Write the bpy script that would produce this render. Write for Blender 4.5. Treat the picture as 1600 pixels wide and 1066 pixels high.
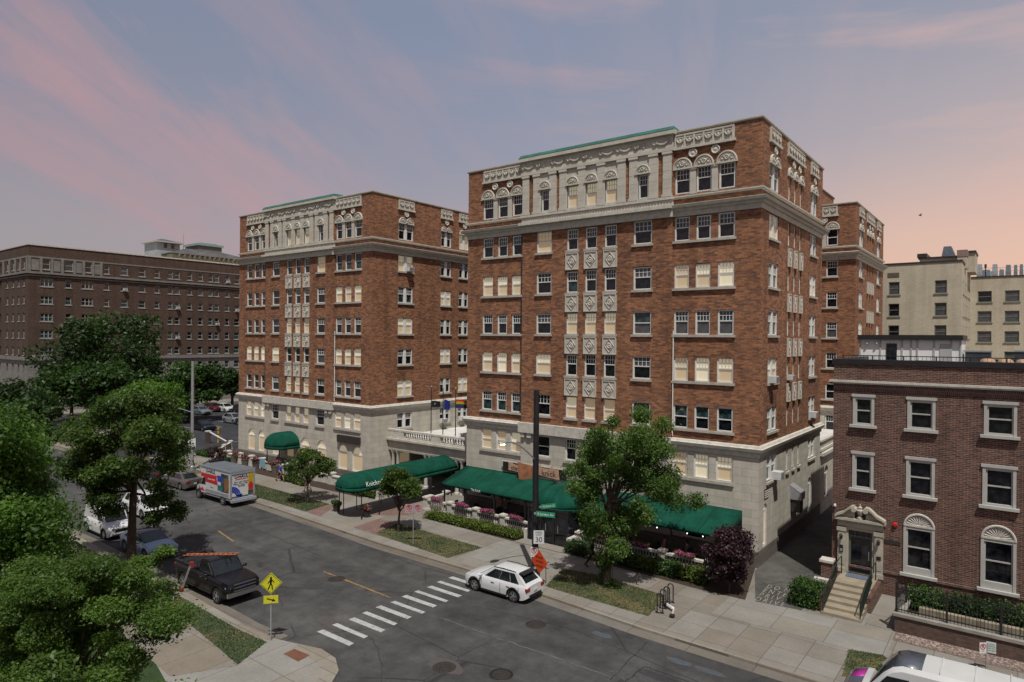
import bpy, math, random
import numpy as np
from mathutils import Vector, Matrix
R = math.radians
rnd = random.Random(7)
scn = bpy.context.scene
COL = scn.collection
for _o in list(bpy.data.objects): bpy.data.objects.remove(_o)

# ------------------------------------------------------------------ camera
CAM_H, FPX, YAW, PIT, ROL = 14.0, 1037.163, R(37.516), R(.214), R(.513)
_fw = Vector((-math.sin(YAW), math.cos(YAW), 0)); _rt = Vector((math.cos(YAW), math.sin(YAW), 0)); _up = Vector((0, 0, 1))
_f2 = _fw*math.cos(PIT) - _up*math.sin(PIT); _u2 = _up*math.cos(PIT) + _fw*math.sin(PIT)
_cr = _rt*math.cos(ROL) + _u2*math.sin(ROL); _cu = _u2*math.cos(ROL) - _rt*math.sin(ROL)
cam_d = bpy.data.cameras.new('camera'); cam = bpy.data.objects.new('camera', cam_d); COL.objects.link(cam)
m = Matrix.Identity(4)
for i in range(3): m[i][0] = _cr[i]; m[i][1] = _cu[i]; m[i][2] = -_f2[i]
m[2][3] = CAM_H
cam.matrix_world = m
cam_d.sensor_width = 36; cam_d.lens = 36*FPX/1600; cam_d.clip_end = 6000; cam_d.clip_start = .1
scn.camera = cam
# survey helpers: where a sight line meets the ground (z), a wall of constant Y, or a wall of constant X
def ray(px, py): return _cr*((px-800)/FPX) - _cu*((py-533)/FPX) + _f2
def at(px, py, z=0):
    d = ray(px, py); t = (z-CAM_H)/d.z; return Vector((d.x*t, d.y*t, z))
def atY(px, py, Y):
    d = ray(px, py); t = Y/d.y; return Vector((d.x*t, Y, CAM_H+d.z*t))
def atX(px, py, X):
    d = ray(px, py); t = X/d.x; return Vector((X, d.y*t, CAM_H+d.z*t))

# ------------------------------------------------------------------ mesh builder
class MB:
    def __init__(s): s.v = []; s.f = []; s.m = []
    def add(s, vs, fs, mi=0):
        o = len(s.v); s.v += [tuple(v) for v in vs]
        for f in fs: s.f.append(tuple(i+o for i in f)); s.m.append(mi)
    def quad(s, a, b, c, d, mi=0): s.add([a, b, c, d], [(0, 1, 2, 3)], mi)
    def box(s, x0, x1, y0, y1, z0, z1, mi=0):
        s.add([(x0,y0,z0),(x1,y0,z0),(x1,y1,z0),(x0,y1,z0),(x0,y0,z1),(x1,y0,z1),(x1,y1,z1),(x0,y1,z1)],
              [(0,3,2,1),(4,5,6,7),(0,1,5,4),(1,2,6,5),(2,3,7,6),(3,0,4,7)], mi)
    def hexa(s, p, mi=0):   # 8 corners, bottom ring then top ring
        s.add(p, [(0,3,2,1),(4,5,6,7),(0,1,5,4),(1,2,6,5),(2,3,7,6),(3,0,4,7)], mi)
    def prism(s, poly, z0, z1, mi=0, fn=None):
        n = len(poly); fn = fn or (lambda a, b, c: (a, b, c))
        s.add([fn(x, y, z0) for x, y in poly]+[fn(x, y, z1) for x, y in poly],
              [tuple(range(n-1, -1, -1)), tuple(range(n, 2*n))]+[(i, (i+1) % n, n+(i+1) % n, n+i) for i in range(n)], mi)
    def loft(s, rings, mi=0, closed=True, caps=True):
        n = len(rings[0]); o = len(s.v)
        for r in rings: s.v += [tuple(p) for p in r]
        for k in range(len(rings)-1):
            for i in range(n if closed else n-1):
                j = (i+1) % n
                s.f.append((o+k*n+i, o+k*n+j, o+(k+1)*n+j, o+(k+1)*n+i)); s.m.append(mi)
        if caps:
            s.f.append(tuple(o+i for i in range(n-1, -1, -1))); s.m.append(mi)
            s.f.append(tuple(o+(len(rings)-1)*n+i for i in range(n))); s.m.append(mi)
    def tube(s, pts, r, n=8, mi=0, caps=True):
        pts = [Vector(p) for p in pts]; rs = r if isinstance(r, (list, tuple)) else [r]*len(pts)
        rings = []; prev = None
        for i, p in enumerate(pts):
            d = (pts[min(i+1, len(pts)-1)]-pts[max(i-1, 0)]).normalized()
            ref = prev if prev is not None else (Vector((0,0,1)) if abs(d.z) < .9 else Vector((1,0,0)))
            a = (ref - d*ref.dot(d))
            if a.length < 1e-5: a = Vector((0,1,0)) - d*d.y
            a.normalize(); b = d.cross(a); prev = a
            rings.append([p+a*math.cos(2*math.pi*k/n)*rs[i]+b*math.sin(2*math.pi*k/n)*rs[i] for k in range(n)])
        s.loft(rings, mi, True, caps)
    def lathe(s, prof, c=(0,0,0), n=16, mi=0, axis='z'):
        rings = []
        for r, h in prof:
            ring = []
            for k in range(n):
                a = 2*math.pi*k/n; x, y, z = r*math.cos(a), r*math.sin(a), h
                if axis == 'y': x, y, z = x, z, y
                if axis == 'x': x, y, z = z, x, y
                ring.append((c[0]+x, c[1]+y, c[2]+z))
            rings.append(ring)
        s.loft(rings, mi)
    def ell(s, c, r, n=12, k=7, mi=0, noise=0, rn=None):
        rings = []
        for i in range(k+1):
            t = math.pi*(i+.02)/(k+.04)
            ring = []
            for j in range(n):
                a = 2*math.pi*j/n; q = 1+(rn.uniform(-noise, noise) if rn else 0)
                ring.append((c[0]+r[0]*math.sin(t)*math.cos(a)*q, c[1]+r[1]*math.sin(t)*math.sin(a)*q, c[2]-r[2]*math.cos(t)*q))
            rings.append(ring)
        s.loft(rings, mi)
    def mesh(s, name, mats, smooth=False, sharp=35):
        me = bpy.data.meshes.new(name); me.from_pydata(s.v, [], s.f)
        for mt in (mats if isinstance(mats, (list, tuple)) else [mats]): me.materials.append(mt)
        me.polygons.foreach_set('material_index', s.m)
        if smooth:
            me.polygons.foreach_set('use_smooth', [True]*len(s.f)); me.update()
            me.set_sharp_from_angle(angle=R(sharp))
        me.update(); return me
    def obj(s, name, mats, parent=None, smooth=False, loc=(0,0,0), rz=0, sharp=35):
        return link(name, s.mesh(name, mats, smooth, sharp), parent, loc, rz)
def link(name, me, parent=None, loc=(0,0,0), rz=0, rot=None):
    o = bpy.data.objects.new(name, me); COL.objects.link(o); o.parent = parent; o.location = loc
    o.rotation_euler = rot if rot else (0, 0, rz)
    return o
def tag(o, label, cat, group=None):
    o['label'] = label; o['category'] = cat
    if group: o['group'] = group
    return o
def thing(name, label, cat, loc=(0,0,0), rz=0, group=None):
    return tag(link(name, None, None, loc, rz), label, cat, group)
def struct(o): o['kind'] = 'structure'; return o
def stuff(o): o['kind'] = 'stuff'; return o
def kids(o): return [c for c in bpy.data.objects if c.parent == o]
def dup(root, loc, rz=0, label=None, group=None, scale=None, tree=None):
    tree = tree or [(c, kids(c)) for c in kids(root)]
    r = root.copy(); COL.objects.link(r); r.location = loc; r.rotation_euler = (0, 0, rz)
    if scale: r.scale = scale if isinstance(scale, (tuple, list)) else (scale,)*3
    if label: r['label'] = label
    if group: r['group'] = group
    for c, gs in tree:
        d = c.copy(); COL.objects.link(d); d.parent = r
        for g in gs:
            e = g.copy(); COL.objects.link(e); e.parent = d
    return r
_tm = {}
def text_mesh(s, size, mat, depth=.006, font_bold=0, squeeze=1, align='CENTER'):
    cu = bpy.data.curves.new('lettering', 'FONT'); cu.body = s; cu.size = size; cu.extrude = depth; cu.align_x = align; cu.align_y = 'CENTER'
    cu.offset = font_bold; cu.space_line = .85; cu.resolution_u = 3
    o = bpy.data.objects.new('lettering', cu); COL.objects.link(o)
    dg = bpy.context.evaluated_depsgraph_get(); me = bpy.data.meshes.new_from_object(o.evaluated_get(dg))
    bpy.data.objects.remove(o); me.materials.clear(); me.materials.append(mat)
    for v in me.vertices: v.co.x *= squeeze
    return me
def text(s, size, mat, parent, loc, rot, name='lettering', **k):
    return link(name, text_mesh(s, size, mat, **k), parent, loc, rot=rot)

# ------------------------------------------------------------------ materials
class NT:
    def __init__(s, name):
        s.mat = bpy.data.materials.new(name); s.mat.use_nodes = True; s.t = s.mat.node_tree; s.n = s.t.nodes
        s.b = s.n['Principled BSDF']; s.out = s.n['Material Output']
    def new(s, typ, **kw):
        n = s.n.new(typ)
        for k, v in kw.items():
            if k in n.inputs: n.inputs[k].default_value = v
            else: setattr(n, k, v)
        return n
    def l(s, a, b): s.t.links.new(a, b)
    def coord(s, kind='Object', scale=None):
        c = s.new('ShaderNodeTexCoord').outputs[kind]
        if scale:
            mp = s.new('ShaderNodeMapping'); mp.inputs['Scale'].default_value = scale; s.l(c, mp.inputs[0]); c = mp.outputs[0]
        return c
    def noise(s, co, scale, detail=4, rough=.55):
        n = s.new('ShaderNodeTexNoise'); n.inputs['Scale'].default_value = scale; n.inputs['Detail'].default_value = detail
        n.inputs['Roughness'].default_value = rough; s.l(co, n.inputs['Vector']); return n.outputs[0]
    def ramp(s, fac, stops):
        r = s.new('ShaderNodeValToRGB'); e = r.color_ramp.elements
        while len(e) < len(stops): e.new(.5)
        for i, (p, c) in enumerate(stops):
            e[i].position = p; e[i].color = (c, c, c, 1) if isinstance(c, (int, float)) else (*c, 1)
        s.l(fac, r.inputs[0]); return r.outputs[0]
    def mix(s, fac, a, b, mode='MIX'):
        n = s.new('ShaderNodeMix'); n.data_type = 'RGBA'; n.blend_type = mode
        for sock, v in ((n.inputs[0], fac), (n.inputs[6], a), (n.inputs[7], b)):
            if hasattr(v, 'links'): s.l(v, sock)
            else: sock.default_value = v if isinstance(v, (int, float)) else (*v, 1)
        return n.outputs[2]
    def math(s, op, a, b=0):
        n = s.new('ShaderNodeMath'); n.operation = op
        for sock, v in ((n.inputs[0], a), (n.inputs[1], b)):
            if hasattr(v, 'links'): s.l(v, sock)
            else: sock.default_value = v
        return n.outputs[0]
    def bump(s, h, strength=.3, dist=.02):
        n = s.new('ShaderNodeBump'); n.inputs['Strength'].default_value = strength; n.inputs['Distance'].default_value = dist
        s.l(h, n.inputs['Height']); s.l(n.outputs[0], s.b.inputs['Normal'])
    def color(s, c, alb=.79): s.l(s.mix(1.0, c, (alb, alb, alb), 'MULTIPLY'), s.b.inputs['Base Color']); return s
def mk(name, c, rough=.7, var=.18, scale=2.0, metal=0, bump=0, spec=None, coat=0, fine=0):
    k = NT(name); co = k.coord()
    n = k.noise(co, scale, 5)
    lo = tuple(x*(1-var) for x in c); hi = tuple(min(1, x*(1+var)) for x in c)
    col = k.ramp(n, [(.3, lo), (.7, hi)])
    if fine:
        n2 = k.noise(co, scale*14, 3); col = k.mix(fine, col, k.ramp(n2, [(.3, tuple(x*.55 for x in c)), (.7, tuple(min(1, x*1.35) for x in c))]))
    k.color(col); k.b.inputs['Roughness'].default_value = rough; k.b.inputs['Metallic'].default_value = metal
    spec = .28 if spec is None and rough > .5 else spec
    if spec is not None: k.b.inputs['Specular IOR Level'].default_value = spec
    if coat: k.b.inputs['Coat Weight'].default_value = coat; k.b.inputs['Coat Roughness'].default_value = .06
    if bump: k.bump(k.noise(co, scale*8, 4), bump, .01)
    return k.mat
def wall_coord(k):
    co = k.coord(); sp = k.new('ShaderNodeSeparateXYZ'); k.l(co, sp.inputs[0])
    cb = k.new('ShaderNodeCombineXYZ'); k.l(k.math('ADD', sp.outputs[0], sp.outputs[1]), cb.inputs[0]); k.l(sp.outputs[2], cb.inputs[1])
    return co, cb.outputs[0]
def brick(name, c1, c2, mort, w=.3, h=.1, ms=.012, stain=.35, rough=.85, big=.35, streak=.5):
    k = NT(name); co, wc = wall_coord(k)
    b = k.new('ShaderNodeTexBrick'); k.l(wc, b.inputs['Vector'])
    b.inputs['Scale'].default_value = 1; b.inputs['Brick Width'].default_value = w; b.inputs['Row Height'].default_value = h
    b.inputs['Mortar Size'].default_value = ms; b.inputs['Mortar Smooth'].default_value = .3; b.inputs['Bias'].default_value = 0
    b.inputs['Color1'].default_value = (*c1, 1); b.inputs['Color2'].default_value = (*c2, 1); b.inputs['Mortar'].default_value = (*mort, 1)
    mp = k.new('ShaderNodeMapping'); mp.inputs['Scale'].default_value = (3.2, 10, 1); k.l(wc, mp.inputs[0])
    n1 = k.noise(mp.outputs[0], 1.0, 3, .7); n2 = k.noise(co, big, 4)
    col = k.mix(streak, b.outputs[0], k.ramp(n1, [(.33, (.42, .38, .37)), (.5, (1, 1, 1)), (.66, (1.6, 1.45, 1.25))]), 'MULTIPLY')
    col = k.mix(stain, col, k.ramp(n2, [(.3, (.55, .5, .48)), (.6, (1.1, 1.1, 1.1))]), 'MULTIPLY')
    mv = k.new('ShaderNodeMapping'); mv.inputs['Scale'].default_value = (1.1, .07, 1); k.l(wc, mv.inputs[0])
    col = k.mix(stain*1.3, col, k.ramp(k.noise(mv.outputs[0], 1.0, 4), [(.33, (.6, .57, .56)), (.55, (1.08, 1.08, 1.08))]), 'MULTIPLY')
    k.color(col); k.b.inputs['Roughness'].default_value = rough; k.b.inputs['Specular IOR Level'].default_value = .25; k.bump(b.outputs[1], -.25, .01)
    return k.mat
def ashlar(name, c, w=1.15, h=.5, joint=.55, var=.12):
    k = NT(name); co, wc = wall_coord(k)
    b = k.new('ShaderNodeTexBrick'); k.l(wc, b.inputs['Vector']); b.inputs['Scale'].default_value = 1
    b.inputs['Brick Width'].default_value = w; b.inputs['Row Height'].default_value = h; b.inputs['Mortar Size'].default_value = .012
    b.inputs['Mortar Smooth'].default_value = .2
    for nm, f in (('Color1', 1-var), ('Color2', 1+var), ('Mortar', joint)): b.inputs[nm].default_value = (*[x*f for x in c], 1)
    n1 = k.noise(co, 1.2, 6, .65); mp = k.new('ShaderNodeMapping'); mp.inputs['Scale'].default_value = (1.5, .12, 1); k.l(wc, mp.inputs[0])
    n2 = k.noise(mp.outputs[0], 1.0, 4)
    col = k.mix(.5, b.outputs[0], k.ramp(n1, [(.3, .72), (.7, 1.15)]), 'MULTIPLY')
    col = k.mix(.4, col, k.ramp(n2, [(.3, .7), (.6, 1.1)]), 'MULTIPLY')
    k.color(col); k.b.inputs['Roughness'].default_value = .85; k.bump(b.outputs[1], -.2, .01)
    return k.mat
def glass(name, c, rough=.06, spec=.5, var=.75):
    k = NT(name); co = k.coord(); n = k.noise(co, 2.3, 3)
    k.color(k.ramp(n, [(.35, tuple(x*(1-var) for x in c)), (.65, tuple(x*(1+var) for x in c))]))
    k.b.inputs['Roughness'].default_value = rough; k.b.inputs['Specular IOR Level'].default_value = spec
    n3 = k.noise(co, .9, 2); k.bump(n3, .02, .05)
    return k.mat
def lit(name, c, e, s=.2):
    k = NT(name); k.b.inputs['Base Color'].default_value = (*c, 1); k.b.inputs['Roughness'].default_value = .55
    k.b.inputs['Emission Color'].default_value = (*e, 1); k.b.inputs['Emission Strength'].default_value = s
    return k.mat
def leafmat(name, dark, light, trans=.3):
    k = NT(name); at_ = k.new('ShaderNodeAttribute'); at_.attribute_name = 'leafvar'
    dark, light = tuple(x*1.15 for x in dark), tuple(x*1.15 for x in light); col = k.ramp(at_.outputs['Fac'], [(0, dark), (.75, light), (1, tuple(x*1.45 for x in light))])
    k.color(col); k.b.inputs['Roughness'].default_value = .5; k.b.inputs['Specular IOR Level'].default_value = .3
    tr = k.new('ShaderNodeBsdfTranslucent'); k.l(k.mix(1, col, (1.3, 1.5, .6), 'MULTIPLY'), tr.inputs[0])
    ms = k.new('ShaderNodeMixShader'); ms.inputs[0].default_value = trans
    k.l(k.b.outputs[0], ms.inputs[1]); k.l(tr.outputs[0], ms.inputs[2]); k.l(ms.outputs[0], k.out.inputs[0])
    return k.mat
M = {}
M['brick'] = brick('hotel_brick', (.42, .187, .09), (.155, .074, .046), (.2, .15, .115), .38, .115, .012)
M['brick_dark'] = brick('old_brown_brick', (.112, .068, .05), (.068, .043, .034), (.1, .08, .068), .3, .1)
M['brick_town'] = brick('townhouse_brick', (.17, .08, .058), (.075, .038, .032), (.25, .21, .18), .3, .095, .012, .35, streak=.6)
M['brick_cream'] = brick('cream_brick', (.58, .53, .415), (.52, .475, .365), (.44, .4, .32), .5, .14, .01, .22, streak=.14)
M['stone'] = ashlar('limestone_ashlar', (.53, .50, .425), joint=.62, var=.07)
M['stone_side'] = M['stone']
M['stone_dark'] = ashlar('dark_plinth_stone', (.15, .13, .11), 1.4, .32, .5)
M['stone_far'] = ashlar('grey_stone', (.21, .2, .185))
M['terra'] = mk('terracotta_cream', (.56, .535, .465), .75, .2, 1.6, fine=.25, bump=.15)
M['trim'] = mk('grey_white_paint', (.76, .77, .74), .6, .1, 2)
M['trim_white'] = mk('white_paint', (.46, .465, .435), .55, .08, 2)
M['trim_far'] = mk('dull_window_paint', (.36,.36,.34), .7, .15, 2)
M['sill'] = mk('stone_sill', (.45, .42, .36), .8, .2, 3)
M['copper'] = mk('verdigris_copper', (.035, .15, .115), .6, .25, 1.5)
M['roof_tar'] = mk('roof_felt', (.09, .09, .09), .9, .3, .6)
M['roof_white'] = mk('white_roof_membrane', (.62, .62, .6), .8, .12, .5)
M['pane_dark'] = glass('dark_window_glass', (.012, .013, .018))
M['pane_teal'] = glass('greenish_window_glass', (.03, .06, .065))
M['pane_grey'] = glass('grey_curtain_glass', (.09, .095, .1), .06, .5, .25)
M['lit_top'] = lit('lit_blind_upper', (.6, .55, .43), (1, .86, .56), .22)
M['lit_low'] = lit('lit_blind_lower', (.46, .37, .25), (1, .75, .44), .14)
M['metal_black'] = mk('black_metal', (.015, .015, .017), .45, .3, 4)
M['metal_grey'] = mk('galvanised_metal', (.33, .34, .36), .45, .15, 4, metal=.3)
M['white_metal'] = mk('white_metal', (.6, .6, .6), .5, .1, 4)
M['rubber'] = mk('tyre_rubber', (.02, .02, .02), .8, .2, 5)
M['rim'] = mk('alloy_rim', (.45, .46, .48), .35, .1, 4, metal=.7)
def canvas(name, axis, pitch):
    k = NT(name); co = k.coord(); sp_ = k.new('ShaderNodeSeparateXYZ'); k.l(co, sp_.inputs[0])
    fr = k.math('FRACT', k.math('DIVIDE', k.math('ADD', sp_.outputs[axis], 50), pitch)); n = k.noise(co, 1.1, 5, .6); n2 = k.noise(co, 16, 3)
    mv = k.new('ShaderNodeMapping'); mv.inputs['Scale'].default_value = (2.5, .35, .6) if axis == 0 else (.35, 2.5, .6); k.l(co, mv.inputs[0]); n3 = k.noise(mv.outputs[0], 1.2, 4)
    col = k.ramp(n, [(.3, (.004, .048, .032)), (.7, (.008, .082, .053))]); col = k.mix(.5, col, k.ramp(n3, [(.35, .65), (.65, 1.25)]), 'MULTIPLY')
    col = k.mix(k.ramp(fr, [(.0, .75), (.03, .75), (.05, 0)]), col, (.003, .032, .022)); col = k.mix(k.ramp(n2, [(.66, 0), (.74, .25)]), col, (.1, .16, .13))
    k.color(col); k.b.inputs['Roughness'].default_value = .9; k.b.inputs['Specular IOR Level'].default_value = .1; k.bump(k.math('ADD', n2, k.ramp(fr, [(0, .0), (.06, 1)])), .25, .02); return k.mat
M['canvas'] = canvas('green_canvas', 0, 1.52); M['canvas_long'] = canvas('green_canopy_canvas', 1, 1.25)
M['wood'] = mk('bark', (.085, .065, .05), .9, .35, 4, bump=.6)
M['lettering'] = mk('white_lettering', (.75, .78, .74), .6, .03, 3)
M['lettering_black'] = mk('black_lettering', (.012, .012, .012), .6, .03, 3)
M['concrete_trim'] = mk('cast_stone', (.56, .54, .48), .85, .2, 3, fine=.15)
M['bronze'] = mk('dark_bronze', (.035, .03, .026), .5, .2, 4)
# ------------------------------------------------------------------ sky and sun
SUN_EL, SUN_AZ = R(63), math.atan2(.70, -.71)      # azimuth from +Y towards +X
w = bpy.data.worlds.new('World'); scn.world = w; w.use_nodes = True
t = w.node_tree; N = t.nodes; L = t.links
bg = N['Background']
def wn(typ, **kw):
    n = N.new(typ)
    for k_, v_ in kw.items(): setattr(n, k_, v_)
    return n
def wmath(op, a, b=None, c=None):
    n = wn('ShaderNodeMath', operation=op)
    for i, v in enumerate((a, b, c)):
        if v is None: continue
        if hasattr(v, 'links'): L.new(v, n.inputs[i])
        else: n.inputs[i].default_value = v
    return n.outputs[0]
def wramp(f, stops):
    r = wn('ShaderNodeValToRGB'); e = r.color_ramp.elements
    while len(e) < len(stops): e.new(.5)
    for i, (p, c) in enumerate(stops):
        e[i].position = p; e[i].color = (c, c, c, 1) if isinstance(c, (int, float)) else (*c, 1)
    L.new(f, r.inputs[0]); return r.outputs[0]
def wmix(f, a, b):
    n = wn('ShaderNodeMix', data_type='RGBA')
    for sck, v in ((n.inputs[0], f), (n.inputs[6], a), (n.inputs[7], b)):
        if hasattr(v, 'links'): L.new(v, sck)
        else: sck.default_value = v if isinstance(v, (int, float)) else (*v, 1)
    return n.outputs[2]
sky = wn('ShaderNodeTexSky', sky_type='NISHITA', sun_disc=False)
sky.sun_elevation = SUN_EL; sky.sun_rotation = SUN_AZ; sky.air_density = 1.2; sky.dust_density = 2
tc = wn('ShaderNodeTexCoord'); sp = wn('ShaderNodeSeparateXYZ'); L.new(tc.outputs['Generated'], sp.inputs[0])
dx, dy, dz = sp.outputs
# east-west tint: warm towards +X / +Y, cooler towards -X
az = wmath('ADD', wmath('MULTIPLY', dx, .80), wmath('MULTIPLY', dy, .60))          # -1 left of the view .. +1 right of it
azf = wmath('MULTIPLY_ADD', az, .75, .5)
low = wramp(azf, [(.0, (.37, .34, .35)), (.35, (.44, .36, .36)), (.62, (.60, .46, .40)), (.85, (.86, .54, .39)), (1, (.92, .57, .42))])
mid = wramp(azf, [(.0, (.33, .31, .355)), (.4, (.36, .345, .41)), (.65, (.43, .39, .43)), (.9, (.66, .51, .475)), (1, (.68, .52, .48))])
high = wramp(azf, [(0, (.22, .25, .345)), (.5, (.25, .295, .41)), (1, (.32, .34, .42))])
el = wmath('MAXIMUM', dz, 0.0)
base = wmix(wramp(el, [(.05, 0), (.27, 1)]), low, mid)
base = wmix(wramp(el, [(.14, 0), (.42, 1)]), base, high)
CLX, CLY = 4.35, 0.0
# streaked pink cloud layer on a plane above the town
den = wmath('ADD', el, .34)
cb = wn('ShaderNodeCombineXYZ')
L.new(wmath('DIVIDE', dx, den), cb.inputs[0]); L.new(wmath('DIVIDE', dy, den), cb.inputs[1])
mp = wn('ShaderNodeMapping'); mp.vector_type = 'TEXTURE'; mp.inputs['Rotation'].default_value = (0, 0, R(116)); mp.inputs['Scale'].default_value = (1.5, .42, 1); mp.inputs['Location'].default_value = (CLX, CLY, 0)
L.new(cb.outputs[0], mp.inputs[0])
n1 = wn('ShaderNodeTexNoise'); n1.inputs['Scale'].default_value = .75; n1.inputs['Detail'].default_value = 7; n1.inputs['Roughness'].default_value = .62; n1.inputs['Distortion'].default_value = .35
L.new(mp.outputs[0], n1.inputs['Vector'])
cl = wramp(n1.outputs[0], [(.47, 0), (.555, .6), (.65, 1)])
mp2 = wn('ShaderNodeMapping'); mp2.vector_type = 'TEXTURE'; mp2.inputs['Rotation'].default_value = (0, 0, R(108)); mp2.inputs['Scale'].default_value = (1.0, .17, 1); mp2.inputs['Location'].default_value = (4, 2, 0)
L.new(cb.outputs[0], mp2.inputs[0])
n2 = wn('ShaderNodeTexNoise'); n2.inputs['Scale'].default_value = .8; n2.inputs['Detail'].default_value = 8; n2.inputs['Roughness'].default_value = .6
L.new(mp2.outputs[0], n2.inputs['Vector'])
cl2 = wramp(n2.outputs[0], [(.48, 0), (.7, 1)])
cl = wmath('MULTIPLY', wmath('MINIMUM', wmath('MULTIPLY_ADD', cl2, .4, cl), 1.0), .95)
pink = wramp(azf, [(0, (.46, .30, .325)), (.5, (.52, .36, .385)), (.8, (.70, .47, .43)), (1, (.80, .52, .44))])
cl = wmath('MULTIPLY', cl, wramp(azf, [(.15, 1), (.42, .85), (.6, .3), (1, .25)]))
cb3 = wn('ShaderNodeCombineXYZ'); L.new(wmath('MULTIPLY', az, 1.6), cb3.inputs[0]); L.new(wmath('MULTIPLY_ADD', el, 9.0, wmath('MULTIPLY', az, .9)), cb3.inputs[1])
n3 = wn('ShaderNodeTexNoise'); n3.inputs['Scale'].default_value = 1.15; n3.inputs['Detail'].default_value = 7; n3.inputs['Roughness'].default_value = .55; L.new(cb3.outputs[0], n3.inputs['Vector'])
wisp = wmath('MULTIPLY', wramp(n3.outputs[0], [(.5, 0), (.68, 1)]), wramp(azf, [(.3, 0), (.6, .75)]))
cl = wmath('MINIMUM', wmath('ADD', cl, wisp), 1.0)
skyc = wmix(cl, base, pink)
n_sc = wn('ShaderNodeVectorMath', operation='SCALE'); L.new(sky.outputs[0], n_sc.inputs[0]); n_sc.inputs['Scale'].default_value = .06
fin = wmix(.10, skyc, n_sc.outputs[0])
L.new(fin, bg.inputs[0]); bg.inputs[1].default_value = 1.0
sd = bpy.data.lights.new('sun', 'SUN'); sd.energy = 4.6; sd.angle = R(.5); sd.color = (1, .95, .87)
so = link('sun', sd); so.location = (40, -40, 90)
tosun = Vector((math.sin(SUN_AZ)*math.cos(SUN_EL), math.cos(SUN_AZ)*math.cos(SUN_EL), math.sin(SUN_EL)))
so.rotation_euler = tosun.to_track_quat('Z', 'Y').to_euler()
vs = scn.view_settings; vs.view_transform = 'Standard'; vs.look = 'None'; vs.exposure = 0; vs.gamma = 1
# ------------------------------------------------------------------ walls with real openings, windows
def arc_pts(a, b, top, n=12):
    r = (b-a)/2; cx = (a+b)/2
    return [(cx-r*math.cos(math.pi*i/n), top-r+r*math.sin(math.pi*i/n)) for i in range(n+1)]
def wall(mb, fn, u0, u1, z0, z1, ops, depth=.3, mi=0, reveal_mi=None):
    """fn(u, d, z) -> xyz, d = depth inwards. ops: (ua, ub, za, zb[, 'arch'])"""
    reveal_mi = mi if reveal_mi is None else reveal_mi
    us = sorted({u0, u1} | {o[0] for o in ops} | {o[1] for o in ops}); us = [u for u in us if u0 <= u <= u1]
    zs = sorted({z0, z1} | {o[2] for o in ops} | {o[3] for o in ops}); zs = [z for z in zs if z0 <= z <= z1]
    for i in range(len(us)-1):
        k0 = None
        for j in range(len(zs)):
            hole = True
            if j < len(zs)-1:
                cu, cz = (us[i]+us[i+1])/2, (zs[j]+zs[j+1])/2
                hole = any(o[0] < cu < o[1] and o[2] < cz < o[3] for o in ops)
            if not hole and k0 is None: k0 = zs[j]
            if hole and k0 is not None:
                if zs[j] > k0: mb.quad(fn(us[i],0,k0), fn(us[i+1],0,k0), fn(us[i+1],0,zs[j]), fn(us[i],0,zs[j]), mi)
                k0 = None
    for o in ops:
        a, b, c, d = o[:4]
        if len(o) > 4:
            P = arc_pts(a, b, d); sp_ = P[0][1]
            for (x1, y1), (x2, y2) in zip(P[:-1], P[1:]):
                mb.quad(fn(x1,0,y1), fn(x2,0,y2), fn(x2,0,d+1e-4), fn(x1,0,d+1e-4), mi)
                mb.quad(fn(x1,0,y1), fn(x1,depth,y1), fn(x2,depth,y2), fn(x2,0,y2), reveal_mi)
            t = sp_
        else:
            t = d; mb.quad(fn(a,0,d), fn(a,depth,d), fn(b,depth,d), fn(b,0,d), reveal_mi)
        mb.quad(fn(a,0,c), fn(a,depth,c), fn(a,depth,t), fn(a,0,t), reveal_mi)
        mb.quad(fn(b,0,t), fn(b,depth,t), fn(b,depth,c), fn(b,0,c), reveal_mi)
        mb.quad(fn(a,0,c), fn(b,0,c), fn(b,depth,c), fn(a,depth,c), reveal_mi)
_wc = {}
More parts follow.
